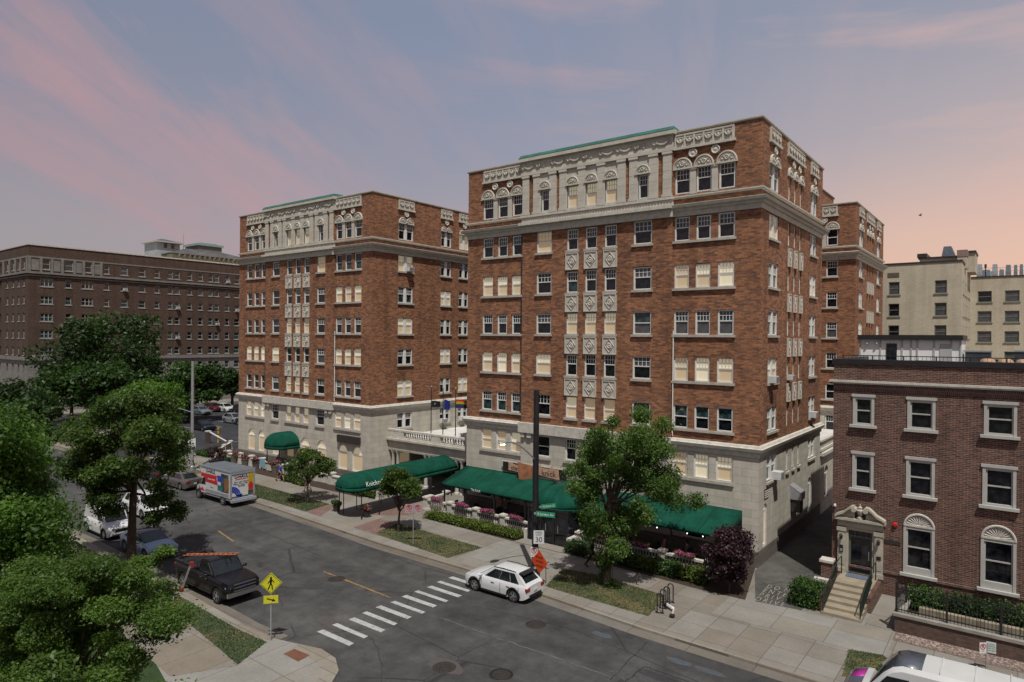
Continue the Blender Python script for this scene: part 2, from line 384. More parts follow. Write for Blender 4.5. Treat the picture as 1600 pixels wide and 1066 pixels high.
def window_meshes(w, h, style, pane, frame='trim'):
    """style: '6' muntins in the upper sash, '1' plain sashes, 'p2' pair with mullion, 'n3' three slits, 'arch'"""
    key = (round(w, 1), round(h, 1), style, pane, frame)
    if key in _wc: return _wc[key]
    f = MB(); p = MB(); fw = .1
    def sash(x0, x1, z0, z1, mun, y0=.0):
        f.box(x0, x0+fw, y0, y0+.12, z0, z1); f.box(x1-fw, x1, y0, y0+.12, z0, z1)
        f.box(x0+fw, x1-fw, y0, y0+.12, z1-.08, z1); f.box(x0+fw, x1-fw, y0, y0+.12, z0, z0+.09)
        zm = z0+(z1-z0)*(.56 if mun else .5)
        f.box(x0+fw, x1-fw, y0+.035, y0+.10, zm-.035, zm+.035)
        if mun:
            n = 4 if (x1-x0) > .85 else 3
            for i in range(1, n):
                x = x0+fw+(x1-x0-2*fw)*i/n; f.box(x-.016, x+.016, y0+.045, y0+.075, zm+.035, z1-.08)
            zz = (zm+z1)/2; f.box(x0+fw, x1-fw, y0+.05, y0+.07, zz-.016, zz+.016)
        a, b = x0+fw, x1-fw
        p.quad((a, y0+.08, zm), (b, y0+.08, zm), (b, y0+.08, z1-.08), (a, y0+.08, z1-.08), 0)
        p.quad((a, y0+.095, z0+.09), (b, y0+.095, z0+.09), (b, y0+.095, zm), (a, y0+.095, zm), 1)
    hw = w/2
    if style in '61': sash(-hw, hw, 0, h, style == '6')
    elif style == 'p2':
        f.box(-.09, .09, -.03, .12, 0, h); sash(-hw, -.09, 0, h, w > 1.3); sash(.09, hw, 0, h, w > 1.3)
    elif style == 'n3':
        for c in (-1, 0, 1): sash(c*w*.36-w*.13, c*w*.36+w*.13, 0, h, False)
    elif style == 'arch':
        P = arc_pts(-hw, hw, h); P2 = arc_pts(-hw+.08, hw-.08, h-.08); q0 = (-hw, 0); q1 = (hw, 0)
        out = [q0]+P+[q1]; inn = [(-hw+.08, 0)]+P2+[(hw-.08, 0)]
        for i in range(len(out)-1):
            a, b, c, d = out[i], out[i+1], inn[i+1], inn[i]
            f.hexa([(a[0],.1,a[1]),(b[0],.1,b[1]),(c[0],.1,c[1]),(d[0],.1,d[1]),(a[0],0,a[1]),(b[0],0,b[1]),(c[0],0,c[1]),(d[0],0,d[1])])
        zm = h-hw-.05; f.box(-hw+.08, hw-.08, .03, .09, zm-.05, zm+.05); f.box(-hw+.08, hw-.08, .02, .08, 0, .1)
        up = [(x, z) for x, z in inn[1:-1]]
        p.add([(x, .07, z) for x, z in up]+[(hw-.08, .07, zm), (-hw+.08, .07, zm)], [tuple(range(len(up)+2))], 0)
        p.quad((-hw+.08,.072,0), (hw-.08,.072,0), (hw-.08,.072,zm), (-hw+.08,.072,zm), 1)
    pm = {'lit': ('lit_top', 'lit_low'), 'litb': ('lit_top', 'lit_top'), 'litc': ('lit_low', 'lit_low'), 'dark': ('pane_dark', 'pane_dark'), 'teal': ('pane_teal', 'pane_dark'), 'teal2': ('pane_dark', 'pane_teal'),
          'grey': ('pane_teal', 'pane_grey'), 'greyd': ('pane_grey', 'pane_dark')}[pane]
    r = (f.mesh('window', M[frame]), p.mesh('pane', [M[x] for x in pm]))
    _wc[key] = r; return r
def window(parent, fn, ang, ua, ub, za, zb, style, pane, off=0, frame='trim', inset=.07, name='window'):
    if pane == 'dark' and style != 'arch': pane = rnd.choice(('dark',)*9+('greyd', 'teal', 'teal2'))
    if pane == 'lit' and style in '61' and rnd.random() < .16: pane = 'litb'
    if pane == 'lit' and style in '61' and rnd.random() < .2: pane = 'litc'
    fm, pmsh = window_meshes(ub-ua, zb-za, style, pane, frame)
    o = link(name, fm, parent, fn((ua+ub)/2, off+inset, za), rz=ang)
    key = (round(ub-ua, 1), round(zb-za, 1)); o.scale = ((ub-ua)/key[0] if False else 1, 1, 1)
    link('blind' if pane[:3] == 'lit' else 'pane', pmsh, o)
    return o
def sill(parent, fn, ang, ua, ub, z, off=0, mat='sill', h=.15, pr=.13):
    m_ = MB(); m_.box(-(ub-ua)/2-.1, (ub-ua)/2+.1, -pr, .12, -h, 0)
    return m_.obj('sill', M[mat], parent, loc=fn((ua+ub)/2, off, z), rz=ang)
# ---- terracotta ornaments, local frame: x along the wall, -y outwards, z up
def m_lunette(w):
    m_ = MB(); r = w/2; n = 14
    P = [(-r*math.cos(math.pi*i/n), r*math.sin(math.pi*i/n)) for i in range(n+1)]
    m_.prism(P, -.06, .02, 0, lambda a, b, c: (a, c, b))
    for ra, wd, y in ((.93, .085, -.07), (.72, .045, -.07)):
        m_.tube([(x*ra, y, z*ra) for x, z in P], wd*r*1.1, 6)
    m_.lathe([(.02, -.15), (.1*r, -.09), (.19*r, -.14), (.27*r, -.1), (.27*r, -.05)], (0, 0, r*.38), 12, 0, 'y')
    for a in (25, 60, 120, 155):
        c = (math.cos(R(a))*r*.5, -.06, math.sin(R(a))*r*.5+.02); m_.ell(c, (r*.15, .06, r*.13), 8, 5)
    m_.box(-r*1.06, r*1.06, -.12, .02, -.1, -.005)
    return m_.mesh('arch_ornament', M['terra'])
def m_medallion():
    m_ = MB(); m_.lathe([(.30, .02), (.30, -.07), (.25, -.11), (.2, -.07), (.16, -.06), (.02, -.1)], (0,0,0), 14, 0, 'y'); return m_.mesh('medallion', M['terra'])
def m_spandrel(w, h):
    m_ = MB(); hw, hh = w/2, h/2
    m_.box(-hw, hw, -.05, .1, -hh, hh)
    for x0, x1, z0, z1 in ((-hw, -hw+.07, -hh, hh), (hw-.07, hw, -hh, hh), (-hw+.07, hw-.07, hh-.07, hh), (-hw+.07, hw-.07, -hh, -hh+.07)): m_.box(x0, x1, -.1, -.05, z0, z1)
    a, b = hw*.68, hh*.74; D = [(-a, 0), (0, b), (a, 0), (0, -b)]
    for i in range(4):
        (x1, z1), (x2, z2) = D[i], D[(i+1) % 4]; m_.tube([(x1, -.07, z1), (x2, -.07, z2)], .032, 6)
    m_.lathe([(.2*w, -.05), (.2*w, -.1), (.13*w, -.12), (.1*w, -.08), (.02, -.12)], (0,0,0), 10, 0, 'y')
    return m_.mesh('spandrel_panel', M['terra'])
def m_parapet(w, h, n):
    m_ = MB(); hw = w/2
    m_.box(-hw, hw, -.02, .1, 0, h); m_.box(-hw, hw, -.09, -.02, h-.1, h); m_.box(-hw-.1, hw+.1, -.15, .1, -.16, 0)
    for i in range(n+1):
        x = -hw+.07+(w-.14)*i/n; m_.box(x-.07, x+.07, -.08, -.02, 0, h-.1)
    for i in range(n):
        x = -hw+.07+(w-.14)*(i+.5)/n; q = (w-.14)/n*.32
        m_.tube([(x+q*math.cos(math.pi+math.pi*k/8), -.08, h*.62+q*1.1*math.sin(math.pi+math.pi*k/8)) for k in range(9)], .06, 6)
        m_.ell((x, -.07, h*.5), (q*.5, .07, q*.6), 8, 5); m_.box(x-q, x+q, -.09, -.03, h*.68, h*.76)
    return m_.mesh('parapet_panel', M['terra'])
def ring_profile(W, D, prof, sx=None):
    """mitred moulding round a rectangle (0..W, 0..D); prof = [(proud, z)]"""
    m_ = MB(); rings = []
    for d, z in prof: rings.append([(-d, -d, z), (W+d, -d, z), (W+d, D+d, z), (-d, D+d, z)])
    m_.loft(rings, 0, True, True); return m_
ROWS = {2: (4.99, 6.6), 3: (8.16, 9.72), 4: (11.29, 12.85), 5: (14.36, 15.95), 6: (17.43, 19.03), 7: (20.57, 22.17), 8: (23.7, 25.35)}
TRI = [(1.62, 2.71), (3.17, 4.19), (4.62, 5.67)]
def tower(name, label, X0, Y0, D, s, lights, side_groups, side_slits, side_lights, front_arches=(), side_arches=(), W0=24.0):
    W = W0*s; T = thing(name, label, 'apartment tower', (X0, Y0, 0)); u = lambda x: x*s
    F = lambda a, d, z: (a, d, z); S = lambda a, d, z: (W-d, a, z)
    PJ = .16; c0, c1 = u(5.78), u(18.22)
    cols = [('tl', TRI), ('l', [(7.15, 8.54)]), ('n', [(9.9, 10.88), (11.5, 12.46), (13.1, 14.06)]), ('r', [(15.38, 16.77)]), ('tr', [(24-b, 24-a) for a, b in TRI[::-1]])]
    up, lo = [], []
    glaz = []
    for r_, (za, zb) in ROWS.items():
        for ci, (cn, us) in enumerate(cols):
            us2 = us
            if r_ == 8 and cn == 'l': us2 = [(7.55, 8.29)]
            if r_ == 8 and cn == 'r': us2 = [(15.71, 16.45)]
            for a, b in us2:
                (lo if r_ == 2 else up).append((u(a), u(b), za, zb))
                st, pn = lights.get((r_, cn), ('6', 'dark'))
                glaz.append((u(a), u(b), za, zb, st, pn, cn))
            if r_ < 8 and us2:
                if cn == 'n' and r_ in (3, 7, 2) or cn != 'n': pass
    lo += list(front_arches)
    w_ = MB(); b_ = MB()
    for a, b, off in ((0, c0, 0), (c0, c1, -PJ), (c1, W, 0)):
        f = lambda q, d, z, off=off: (q, d+off, z)
        wall(w_, f, a, b, 7.2, 27.75, [o for o in up if a <= o[0] < b])
        wall(b_, f, a, b, .95, 7.2, [o for o in lo if a <= o[0] < b])
    for x, sg in ((c0, -1), (c1, 1)):
        for z0, z1, mb in ((7.2, 27.75, w_), (.95, 7.2, b_)): mb.quad((x, -PJ, z0), (x, 0, z0), (x, 0, z1), (x, -PJ, z1))
    sup, slo = [], []
    for gi, (a, b) in enumerate(side_groups):
        for r_, (za, zb) in ROWS.items(): (slo if r_ == 2 else sup).append((a, b, za, zb))
    for a, b in side_slits:
        for r_, (za, zb) in ROWS.items(): (slo if r_ == 2 else sup).append((a, b, za, zb))
    slo += list(side_arches)
    wall(w_, S, 0, D, 7.2, 27.75, sup); wall(b_, S, 0, D, .95, 7.2, slo)
    w_.quad((0,0,7.2), (0,0,27.75), (0,D,27.75), (0,D,7.2)); w_.quad((0,D,7.2), (0,D,27.75), (W,D,27.75), (W,D,7.2))
    b_.quad((0,0,.95), (0,0,7.2), (0,D,7.2), (0,D,.95)); b_.quad((0,D,.95), (0,D,7.2), (W,D,7.2), (W,D,.95))
    # inner parapet faces
    w_.quad((.35,.35,27.2), (W-.35,.35,27.2), (W-.35,.35,27.75), (.35,.35,27.75)); w_.quad((W-.35,D-.35,27.2), (.35,D-.35,27.2), (.35,D-.35,27.75), (W-.35,D-.35,27.75))
    w_.obj('brick_wall', M['brick'], T); b_.obj('stone_base', M['stone'], T)
    p_ = MB(); p_.box(-.06, W+.06, -PJ-.06, D+.06, -.2, .95); p_.obj('plinth', M['stone_dark'], T)
    rf = MB(); rf.box(.3, W-.3, .3, D-.3, 26.9, 27.2); rf.obj('roof', M['roof_tar'], T)
    # blank inner core so the openings are not see-through
    co = MB(); co.box(.34, W-.34, .34, D-.34, .9, 26.8); co.obj('interior', M['bronze'], T)
    # mouldings
    ring_profile(W, D, [(-.02, 6.72), (.08, 6.74), (.1, 6.98), (.24, 7.1), (.3, 7.3), (.22, 7.34), (.16, 7.46), (-.02, 7.5)]).obj('base_cornice', M['concrete_trim'], T)
    ring_profile(W, D, [(-.02, 22.2), (.06, 22.2), (.08, 22.5), (.2, 22.55), (.24, 22.68), (.42, 22.74), (.48, 22.92), (.3, 22.97), (-.02, 23.02)]).obj('main_cornice', M['concrete_trim'], T)
    ring_profile(W, D, [(-.02, 23.36), (.1, 23.38), (.17, 23.46), (.17, 23.54), (-.02, 23.58)]).obj('belt_course', M['concrete_trim'], T)
    cp = ring_profile(W, D, [(-.4, 27.74), (.07, 27.74), (.1, 27.82), (.1, 27.9), (-.4, 27.92)])
    cp.obj('coping', M['terra'], T)
    # projected bay trim
    for z0, z1, pr, nm in ((6.72, 7.5, .28, 'base_cornice'), (22.2, 22.74, .2, 'main_cornice'), (22.74, 22.97, .47, 'main_cornice'), (23.38, 23.56, .2, 'belt_course')):
        m_ = MB(); m_.box(c0-.1, c1+.1, -PJ-pr, -.02, z0, z1-.012); m_.obj(nm, M['concrete_trim'], T)
    fz = MB(); fz.box(c0-.04, c1+.04, -PJ-.1, -.02, 22.975, 23.375)
    for i in range(int((c1-c0)/.22)):
        x = c0+.1+i*.22; fz.box(x, x+.09, -PJ-.125, -PJ-.1, 23.02, 23.34)
    fz.obj('belt_frieze', M['terra'], T)
    # top storey of the bay: terracotta screen, pilasters, frieze with swags, copper edge
    tz0, tz1 = 23.58, 26.62
    tw = MB()
    for a, b in ((6.8, 8.95), (9.25, 14.75), (15.05, 17.2)):
        ops = [o for o in up if o[2] > 23 and u(a) < o[0] < u(b)]
        wall(tw, lambda q, d, z: (q, d-PJ-.05, z), u(a), u(b), tz0, tz1, ops, .2)
        tw.quad((u(a),-PJ-.05,tz0), (u(a),-PJ,tz0), (u(a),-PJ,tz1), (u(a),-PJ-.05,tz1)); tw.quad((u(b),-PJ-.05,tz1), (u(b),-PJ,tz1), (u(b),-PJ,tz0), (u(b),-PJ-.05,tz0))
    tw.obj('terracotta_screen', M['terra'], T)
    pm = MB(); hw = u(.31)
    pm.box(-hw, hw, -.07, 0, 0, tz1-tz0); pm.box(-hw-.06, hw+.06, -.13, 0, 0, .2); pm.box(-hw-.05, hw+.05, -.12, 0, tz1-tz0-.18, tz1-tz0-.003)
    for k in range(1, 5): pm.box(-hw-.004, hw+.004, -.076, -.02, k*.58, k*.58+.025)
    pme = pm.mesh('pilaster', M['terra'])
    for x in (6.13, 7.15, 8.64, 9.56, 11.19, 12.81, 14.44, 15.36, 16.85, 17.87): link('pilaster', pme, T, (u(x), -PJ-.052, tz0))
    fr = MB(); fr.box(c0-.08, c1+.08, -PJ-.18, -.02, 26.62, 26.85); fr.box(c0-.02, c1+.02, -PJ-.1, -.02, 26.85, 27.7); fr.box(c0-.2, c1+.2, -PJ-.34, -.02, 27.7, 27.98)
    n = 9
    for i in range(n):
        x = c0+(c1-c0)*(i+.5)/n; q = (c1-c0)/n*.3
        fr.lathe([(.21, 0), (.21, -.07), (.14, -.12), (.11, -.06), (.03, -.1)], (x-(c1-c0)/n/2+.16, -PJ-.1, 27.3), 12, 0, 'y')
        if i % 3 != 1: fr.tube([(x+q*math.cos(math.pi+math.pi*k/8), -PJ-.13, 27.46+q*.8*math.sin(math.pi+math.pi*k/8)) for k in range(9)], [.03,.05,.07,.08,.085,.08,.07,.05,.03], 6)
        else: fr.box(x-.05, x+.05, -PJ-.15, -PJ-.1, 27.1, 27.5)
    fr.obj('frieze', M['terra'], T)
    cu = MB(); cu.hexa([(c0-.2,-PJ-.36,27.985), (c1+.2,-PJ-.36,27.985), (c1+.2,1.0,27.985), (c0-.2,1.0,27.985), (c0-.12,-PJ-.2,28.22), (c1+.12,-PJ-.2,28.22), (c1-.1,.9,28.36), (c0+.1,.9,28.36)])
    cu.obj('copper_roof_edge', M['copper'], T)
    # ornaments over the top windows
    ml = m_lunette(u(1.34)); mm = m_medallion(); mln = m_lunette(u(1.1))
    for us in (TRI, cols[4][1]):
        for a, b in us: link('arch_ornament', ml, T, (u((a+b)/2), -.02, 25.4))
        mq = MB(); mq.box(-.2, .2, -.05, .1, 0, 1.72); mq.box(-.24, .24, -.1, .1, 0, .12); mq.box(-.24, .24, -.1, .1, 1.6, 1.72); mqe = mq.mesh('mullion', M['terra'])
        for a in ((us[0][1]+us[1][0])/2, (us[1][1]+us[2][0])/2): link('mullion', mqe, T, (u(a), -.01, 23.6))
        for a in ((us[0][0]+us[1][1])/2, (us[1][0]+us[2][1])/2): link('medallion', mm, T, (u(a), -.03, 26.28))
        link('parapet_panel', m_parapet(u(4.0), .86, 6), T, (u((us[0][0]+us[2][1])/2+.05*(1 if us is TRI else -1)), -.03, 26.78))
    for a in (7.92, 10.39, 11.98, 13.58, 16.08): link('arch_ornament', mln, T, (u(a), -PJ-.07, 25.45))
    # spandrels between the slits
    zs = [3, 4, 5, 6, 7]
    for a, b in cols[2][1]:
        me = m_spandrel(u(b-a)+.12, 1.26)
        for q in range(4):
            z0 = ROWS[zs[q]][1]+.04; z1 = ROWS[zs[q+1]][0]-.2
            link('spandrel_panel', me, T, (u((a+b)/2), -PJ-.03, (z0+z1)/2+.02))
    # sills
    for r_, (za, zb) in ROWS.items():
        if r_ == 8: continue
        for cn, us in cols:
            off = -PJ if cn in 'lnr' else 0
            if cn == 'n' and r_ != 2:
                for a, b in us: sill(T, F, 0, u(a), u(b), za, off, h=.17)
            else: sill(T, F, 0, u(us[0][0]), u(us[-1][1]), za, off, mat='sill', h=.2 if r_ == 2 else .16)
        for a, b in side_groups: sill(T, S, R(90), a, b, za)
        if r_ == 2:
            for a, b in side_slits: sill(T, S, R(90), a, b, za)
    for a, b, za, zb, st, pn, cn in glaz:
        off = -PJ if cn in 'lnr' else 0
        window(T, F, 0, a, b, za, zb, st, pn, off)
    for gi, (a, b) in enumerate(side_groups):
        for r_, (za, zb) in ROWS.items(): window(T, S, R(90), a, b, za, zb, 'p2', side_lights.get((r_, gi), 'dark'))
    if side_slits:
        for r_, (za, zb) in ROWS.items():
            for a, b in side_slits: pass
            fm = MB(); pq = MB(); mid = (side_slits[0][0]+side_slits[-1][1])/2; pn = side_lights.get((r_, 's'), 'lit')
            for a, b in side_slits:
                x0, x1 = a-mid, b-mid; hh = zb-za
                fm.box(x0, x0+.08, 0, .12, 0, hh); fm.box(x1-.08, x1, 0, .12, 0, hh); fm.box(x0+.08, x1-.08, .03, .1, hh*.5-.03, hh*.5+.03); fm.box(x0+.08, x1-.08, 0, .11, hh-.07, hh); fm.box(x0+.08, x1-.08, 0, .11, 0, .08)
                pq.quad((x0+.08,.09,.08), (x1-.08,.09,.08), (x1-.08,.09,hh-.07), (x0+.08,.09,hh-.07))
            o = fm.obj('window', M['trim'], T, loc=S(mid, .1, za), rz=R(90)); pq.obj('blind' if pn == 'lit' else 'pane', M['lit_top' if pn == 'lit' else 'pane_dark'], o)
        for a, b in side_slits:
            me = m_spandrel(b-a+.1, 1.26)
            for q in range(4):
                z0 = ROWS[zs[q]][1]+.04; z1 = ROWS[zs[q+1]][0]-.2; link('spandrel_panel', me, T, S((a+b)/2, -.03, (z0+z1)/2+.02), rz=R(90))
            link('arch_ornament', m_lunette(b-a+.55), T, S((a+b)/2, -.02, 25.4), rz=R(90))
        mid = (side_slits[0][0]+side_slits[-1][1])/2
        link('parapet_panel', m_parapet(side_slits[-1][1]-side_slits[0][0]+.7, .82, 6), T, S(mid, -.03, 26.78), rz=R(90))
        for d_ in (-.75, .75): link('medallion', mm, T, S(mid+d_, -.03, 26.28), rz=R(90))
    for a, b in side_groups:
        me = m_lunette((b-a)*.53)
        for q in (.27, .73): link('arch_ornament', me, T, S(a+(b-a)*q, -.02, 25.4), rz=R(90))
        link('medallion', mm, T, S((a+b)/2, -.03, 26.3), rz=R(90)); link('parapet_panel', m_parapet(b-a+.1, .82, 3), T, S((a+b)/2, -.03, 26.78), rz=R(90))
    for o in front_arches:
        off = -PJ if c0 <= o[0] < c1 else 0
        if len(o) > 4: window(T, F, 0, o[0], o[1], o[2], o[3], 'arch', o[5] if len(o) > 5 else 'lit', off, name='arched_window')
    for o in side_arches: window(T, S, R(90), o[0], o[1], o[2], o[3], 'arch', o[5] if len(o) > 5 else 'lit', name='arched_window')
    dp = MB(); dp.tube([(c0-.12, -.08, 7.6), (c0-.12, -.08, 22.1)], .05, 6); dp.obj('downpipe', M['bronze'], T)
    dp = MB(); dp.tube([(c1+.12, -.08, 7.6), (c1+.12, -.08, 14.6)], .04, 6); dp.obj('downpipe', M['trim'], T)
    # brackets under the base cornice at the bay ends
    for x in (c0+.25, c0+.9, c1-.9, c1-.25): 
        m_ = MB(); m_.box(x-.2, x+.2, -PJ-.2, -PJ-.001, 6.35, 6.715); m_.obj('bracket', M['concrete_trim'], T)
    return T
FY = 41.8
main_l = {(8,'n'):('6','lit'), (8,'l'):('6','dark'), (7,'tl'):('6','teal'), (7,'l'):('6','lit'), (7,'n'):('6','teal'), (7,'r'):('6','teal'), (7,'tr'):('6','teal'),
  (6,'tl'):('6','lit'), (6,'tr'):('6','lit'), (5,'tl'):('6','teal'), (5,'n'):('6','lit'), (5,'r'):('1','grey'), (5,'tr'):('6','grey'),
  (4,'tl'):('6','lit'), (4,'l'):('6','lit'), (4,'tr'):('6','lit'), (3,'tl'):('6','teal2'), (3,'n'):('1','lit'), (3,'tr'):('1','teal'), (3,'r'):('1','greyd'),
  (2,'tl'):('1','lit'), (2,'l'):('1','dark'), (2,'n'):('6','dark'), (2,'tr'):('6','lit')}
main_s = {(7,0):'lit', (6,0):'grey', (4,0):'lit', (8,'s'):'lit', (6,1):'lit', (3,'s'):'dark', (2,'s'):'dark', (5,'s'):'lit'}
arches_dark = [(u_, u_+1.5, 1.0, 3.1, 'arch', 'dark') for u_ in (1.2, 3.3, 19.2, 21.2)]
MAIN = tower('hotel_tower', 'tall brown brick apartment tower with cream terracotta top and green patio awnings at its foot', -36.8, FY, 15.7, 1.0, main_l,
      [(1.6, 3.7), (11.9, 13.9)], [(5.95, 6.5), (7.42, 7.97), (8.9, 9.45)], main_s, arches_dark,
      [(.95, 1.75, 1.0, 3.7, 'arch', 'lit'), (11.95, 12.95, .955, 3.6, 'arch', 'dark')])
left_l = {(8,'n'):('6','lit'), (7,'tl'):('1','teal'), (7,'r'):('6','lit'), (7,'tr'):('1','teal2'), (6,'tr'):('6','lit'), (5,'n'):('6','lit'), (5,'l'):('1','teal'),
  (4,'tl'):('1','lit'), (4,'l'):('1','lit'), (4,'n'):('1','teal'), (4,'r'):('6','grey'), (4,'tr'):('6','lit'), (3,'n'):('1','lit'), (3,'l'):('6','teal'),
  (2,'tl'):('1','lit'), (2,'n'):('1','lit'), (2,'tr'):('6','lit'), (7,'n'):('1','dark'), (6,'tl'):('1','dark'), (5,'tl'):('1','dark'), (3,'tl'):('1','dark'), (6,'l'):('1','dark')}
left_s = {(7,0):'lit', (5,0):'lit', (3,0):'lit', (6,1):'lit', (4,1):'lit', (8,2):'lit', (3,2):'lit'}
la = [(x+72.0, x2+72.0, 1.18, 3.5, 'arch', 'lit') for x, x2 in ((-69.95,-68.6), (-67.9,-66.5), (-64.9,-63.5), (-62.3,-60.95), (-59.75,-58.2), (-56.95,-55.4))]
la += [(18.25, 19.65, .98, 3.4, 'arch', 'lit'), (20.4, 21.95, .98, 3.4, 'arch', 'lit')]
LEFT = tower('hotel_tower', 'brown brick apartment tower between the parking lot and the long green entrance canopy', -72.0, FY, 33, .9646, left_l,
      [(3.3, 5.3), (9.35, 10.95), (12.2, 13.8)], [], left_s, la, [(3.6, 5.15, 1.45, 3.4, 'arch', 'lit')])
sg = MB(); sg.box(18.4, 21.7, -.3, -.02, 3.66, 4.36); sg.obj('signboard', M['bronze'], LEFT)
rear_s = {(7,0):'dark', (6,1):'dark', (8,'s'):'lit', (7,'s'):'lit', (6,'s'):'lit', (5,'s'):'lit', (4,'s'):'dark', (5,0):'lit'}
rear_l = {(8,'tr'):('1','dark'), (7,'tr'):('6','teal'), (6,'tr'):('6','dark'), (5,'tr'):('6','grey'), (4,'tr'):('6','dark'), (3,'tr'):('1','dark')}
REAR = tower('hotel_tower', 'brown brick apartment tower set far back behind the tallest tower, beside the cream building', -37.1, 72.9, 16.2, 1.0, rear_l,
      [(1.6, 3.7), (11.9, 13.9)], [(5.95, 6.5), (7.42, 7.97), (8.9, 9.45)], rear_s)
# link wing joining the two towers
LW = thing('brick_wing', 'plain brick wing linking the tall tower to the rear tower', 'building', (-34, 57.52, 0))
b_ = MB(); b_.box(0, 13.5, .02, 15.2, 4.9, 27.9); b_.obj('wall', M['brick'], LW)
b_ = MB(); b_.box(-.08, 13.58, -.0, 15.3, 27.9, 28.12); b_.obj('coping', M['bronze'], LW)
b_ = MB(); b_.box(.2, 13.3, .02, 15.2, 0, 4.9); b_.obj('base', M['stone'], LW)
PHB = thing('roof_bulkhead', 'plain brick lift bulkhead on the rear tower roof, seen beside the tall tower', 'roof bulkhead', (-30, 74.5, 27.2))
b_ = MB(); b_.box(0, 13.1, 0, 6.6, 0, 2.75); b_.obj('wall', M['brick'], PHB); b_ = MB(); b_.box(-.08, 13.2, -.08, 6.7, 2.75, 2.92); b_.obj('coping', M['bronze'], PHB)
# low stone podium beside the alley
PO = thing('stone_podium', 'low stone podium with a railed roof terrace behind the tall tower along the alley', 'building', (-20.4, 57.55, 0))
b_ = MB(); wall(b_, lambda a, d, z: (7.6-d, a, z), 0, 15.3, 0, 5.0, [(1.6, 2.9, 1, 3.7, 'arch'), (6.5, 7.8, 1, 3.7, 'arch'), (11.5, 12.8, 1, 3.7, 'arch')])
b_.quad((0,0,5.0), (7.6,0,5.0), (7.6,15.3,5.0), (0,15.3,5.0)); b_.obj('wall', M['stone'], PO)
b_ = MB(); b_.box(.05, 7.5, .05, 15.2, 5.01, 5.1); b_.obj('terrace_roof', M['roof_white'], PO)
b_ = MB(); b_.box(7.25, 7.9, 0, 15.3, 4.75, 5.0); b_.box(7.35, 7.7, 0, 15.3, 5.1, 5.3); b_.box(7.35, 7.7, 0, 15.3, 5.85, 6.0)
for i in range(38): b_.box(7.44, 7.6, .15+i*.4, .3+i*.4, 5.3, 5.85)
b_.obj('balustrade', M['concrete_trim'], PO)
for a, b in ((1.6, 2.9), (6.5, 7.8), (11.5, 12.8)): window(PO, lambda q, d, z: (7.6-d, q, z), R(90), a, b, 1, 3.7, 'arch', 'dark', name='arched_window')
# ---------------- portico between the towers
PT = thing('portico', 'stone entrance portico with balustrade bridging the gap between the two brick towers', 'portico', (-48.86, 44.0, 0))
PW = 12.0
b_ = MB(); b_.box(0, PW, .0, .5, 3.1, 3.95); b_.box(0, PW, -.12, .62, 3.95, 4.1); b_.box(0, PW, -.3, .7, 4.1, 4.28); b_.box(0, PW, -.02, .02, 3.2, 3.3); b_.obj('entablature', M['stone'], PT)
b_ = MB(); b_.box(0, PW, -.12, .3, 4.28, 4.42); b_.box(0, PW, -.12, .3, 4.98, 5.15)
for x0, x1 in ((0, 2.2), (5.9, 7.0), (11.2, PW)): b_.box(x0, x1, -.1, .28, 4.42, 4.98)
for x0, x1 in ((2.2, 5.9), (7.0, 11.2)):
    n = int((x1-x0)/.3)
    for i in range(n):
        x = x0+(x1-x0)*(i+.5)/n; b_.lathe([(.05, 4.42), (.11, 4.55), (.05, 4.72), (.09, 4.85), (.05, 4.98)], (x, .09, 0), 8)
b_.obj('balustrade', M['concrete_trim'], PT)
cm = MB(); cm.lathe([(.24, .0), (.24, .15), (.18, .2), (.18, .3), (.155, 2.75), (.2, 2.85), (.24, 2.95), (.24, 3.1)], (0,0,0), 12); cme = cm.mesh('column', M['concrete_trim'], True)
for x in (.45, 1.1, 4.9, 5.5, 8.8, 9.4): link('column', cme, PT, (x, .25, 0))
b_ = MB(); b_.box(0, PW, 5.0, 5.3, 0, 4.2); b_.obj('back_wall', M['bronze'], PT)
b_ = MB(); b_.box(0, PW, .5, 17, 4.12, 4.27); b_.obj('terrace_roof', M['roof_white'], PT)
b_ = MB(); b_.box(0, PW, 16.9, 17.3, 4.3, 8.5); b_.obj('end_wall', M['stone'], PT)
RU = thing('rooftop_unit', 'white boxy ventilation unit on the flat roof behind the flagpoles', 'ventilation unit', (-39.3, 47.2, 4.27))
b_ = MB(); b_.box(0, 2.4, 0, 1.6, .1, 1.2); b_.box(-.05, 2.45, -.05, 1.65, 1.2, 1.28); b_.obj('casing', M['roof_white'], RU)
b_ = MB(); b_.box(1.5, 2.2, -.03, .0, .3, 1.0)
for i in range(4): b_.box(1.52, 2.18, -.05, -.03, .36+i*.16, .42+i*.16)
b_.obj('grille', M['bronze'], RU)
# flagpoles and flags
def flag(name, label, x, y, z, w, h, mats, stripes, droop):
    nu, nv = 10, 6; m_ = MB(); vs = []
    for j in range(nv*2+1 if False else nv+1):
        for i in range(nu+1):
            a = i/nu; b = j/nv
            vs.append((a*w*(1-.25*droop), .13*math.sin(a*7+b*1.2)*a, -b*h*(1-.12*a) - droop*a*a*w*.45))
    fs = [(j*(nu+1)+i, j*(nu+1)+i+1, (j+1)*(nu+1)+i+1, (j+1)*(nu+1)+i) for j in range(nv) for i in range(nu)]
    for k, f in enumerate(fs): m_.add([vs[i] for i in f], [(0, 1, 2, 3)], min((k//nu)*stripes//nv, stripes-1))
    o = m_.obj(name, mats, None, True, (x, y, z), R(20)); tag(o, label, 'flag'); return o
fc = {n: mk('flag_'+n, c, .8, .1, 3) for n, c in dict(black=(.012,.016,.014), blue=(.015,.03,.22), red=(.5,.02,.02), orange=(.55,.16,.01), yellow=(.5,.4,.02), green=(.01,.1,.05), navy=(.01,.025,.12), violet=(.08,.02,.16), white=(.5,.5,.5)).items()}
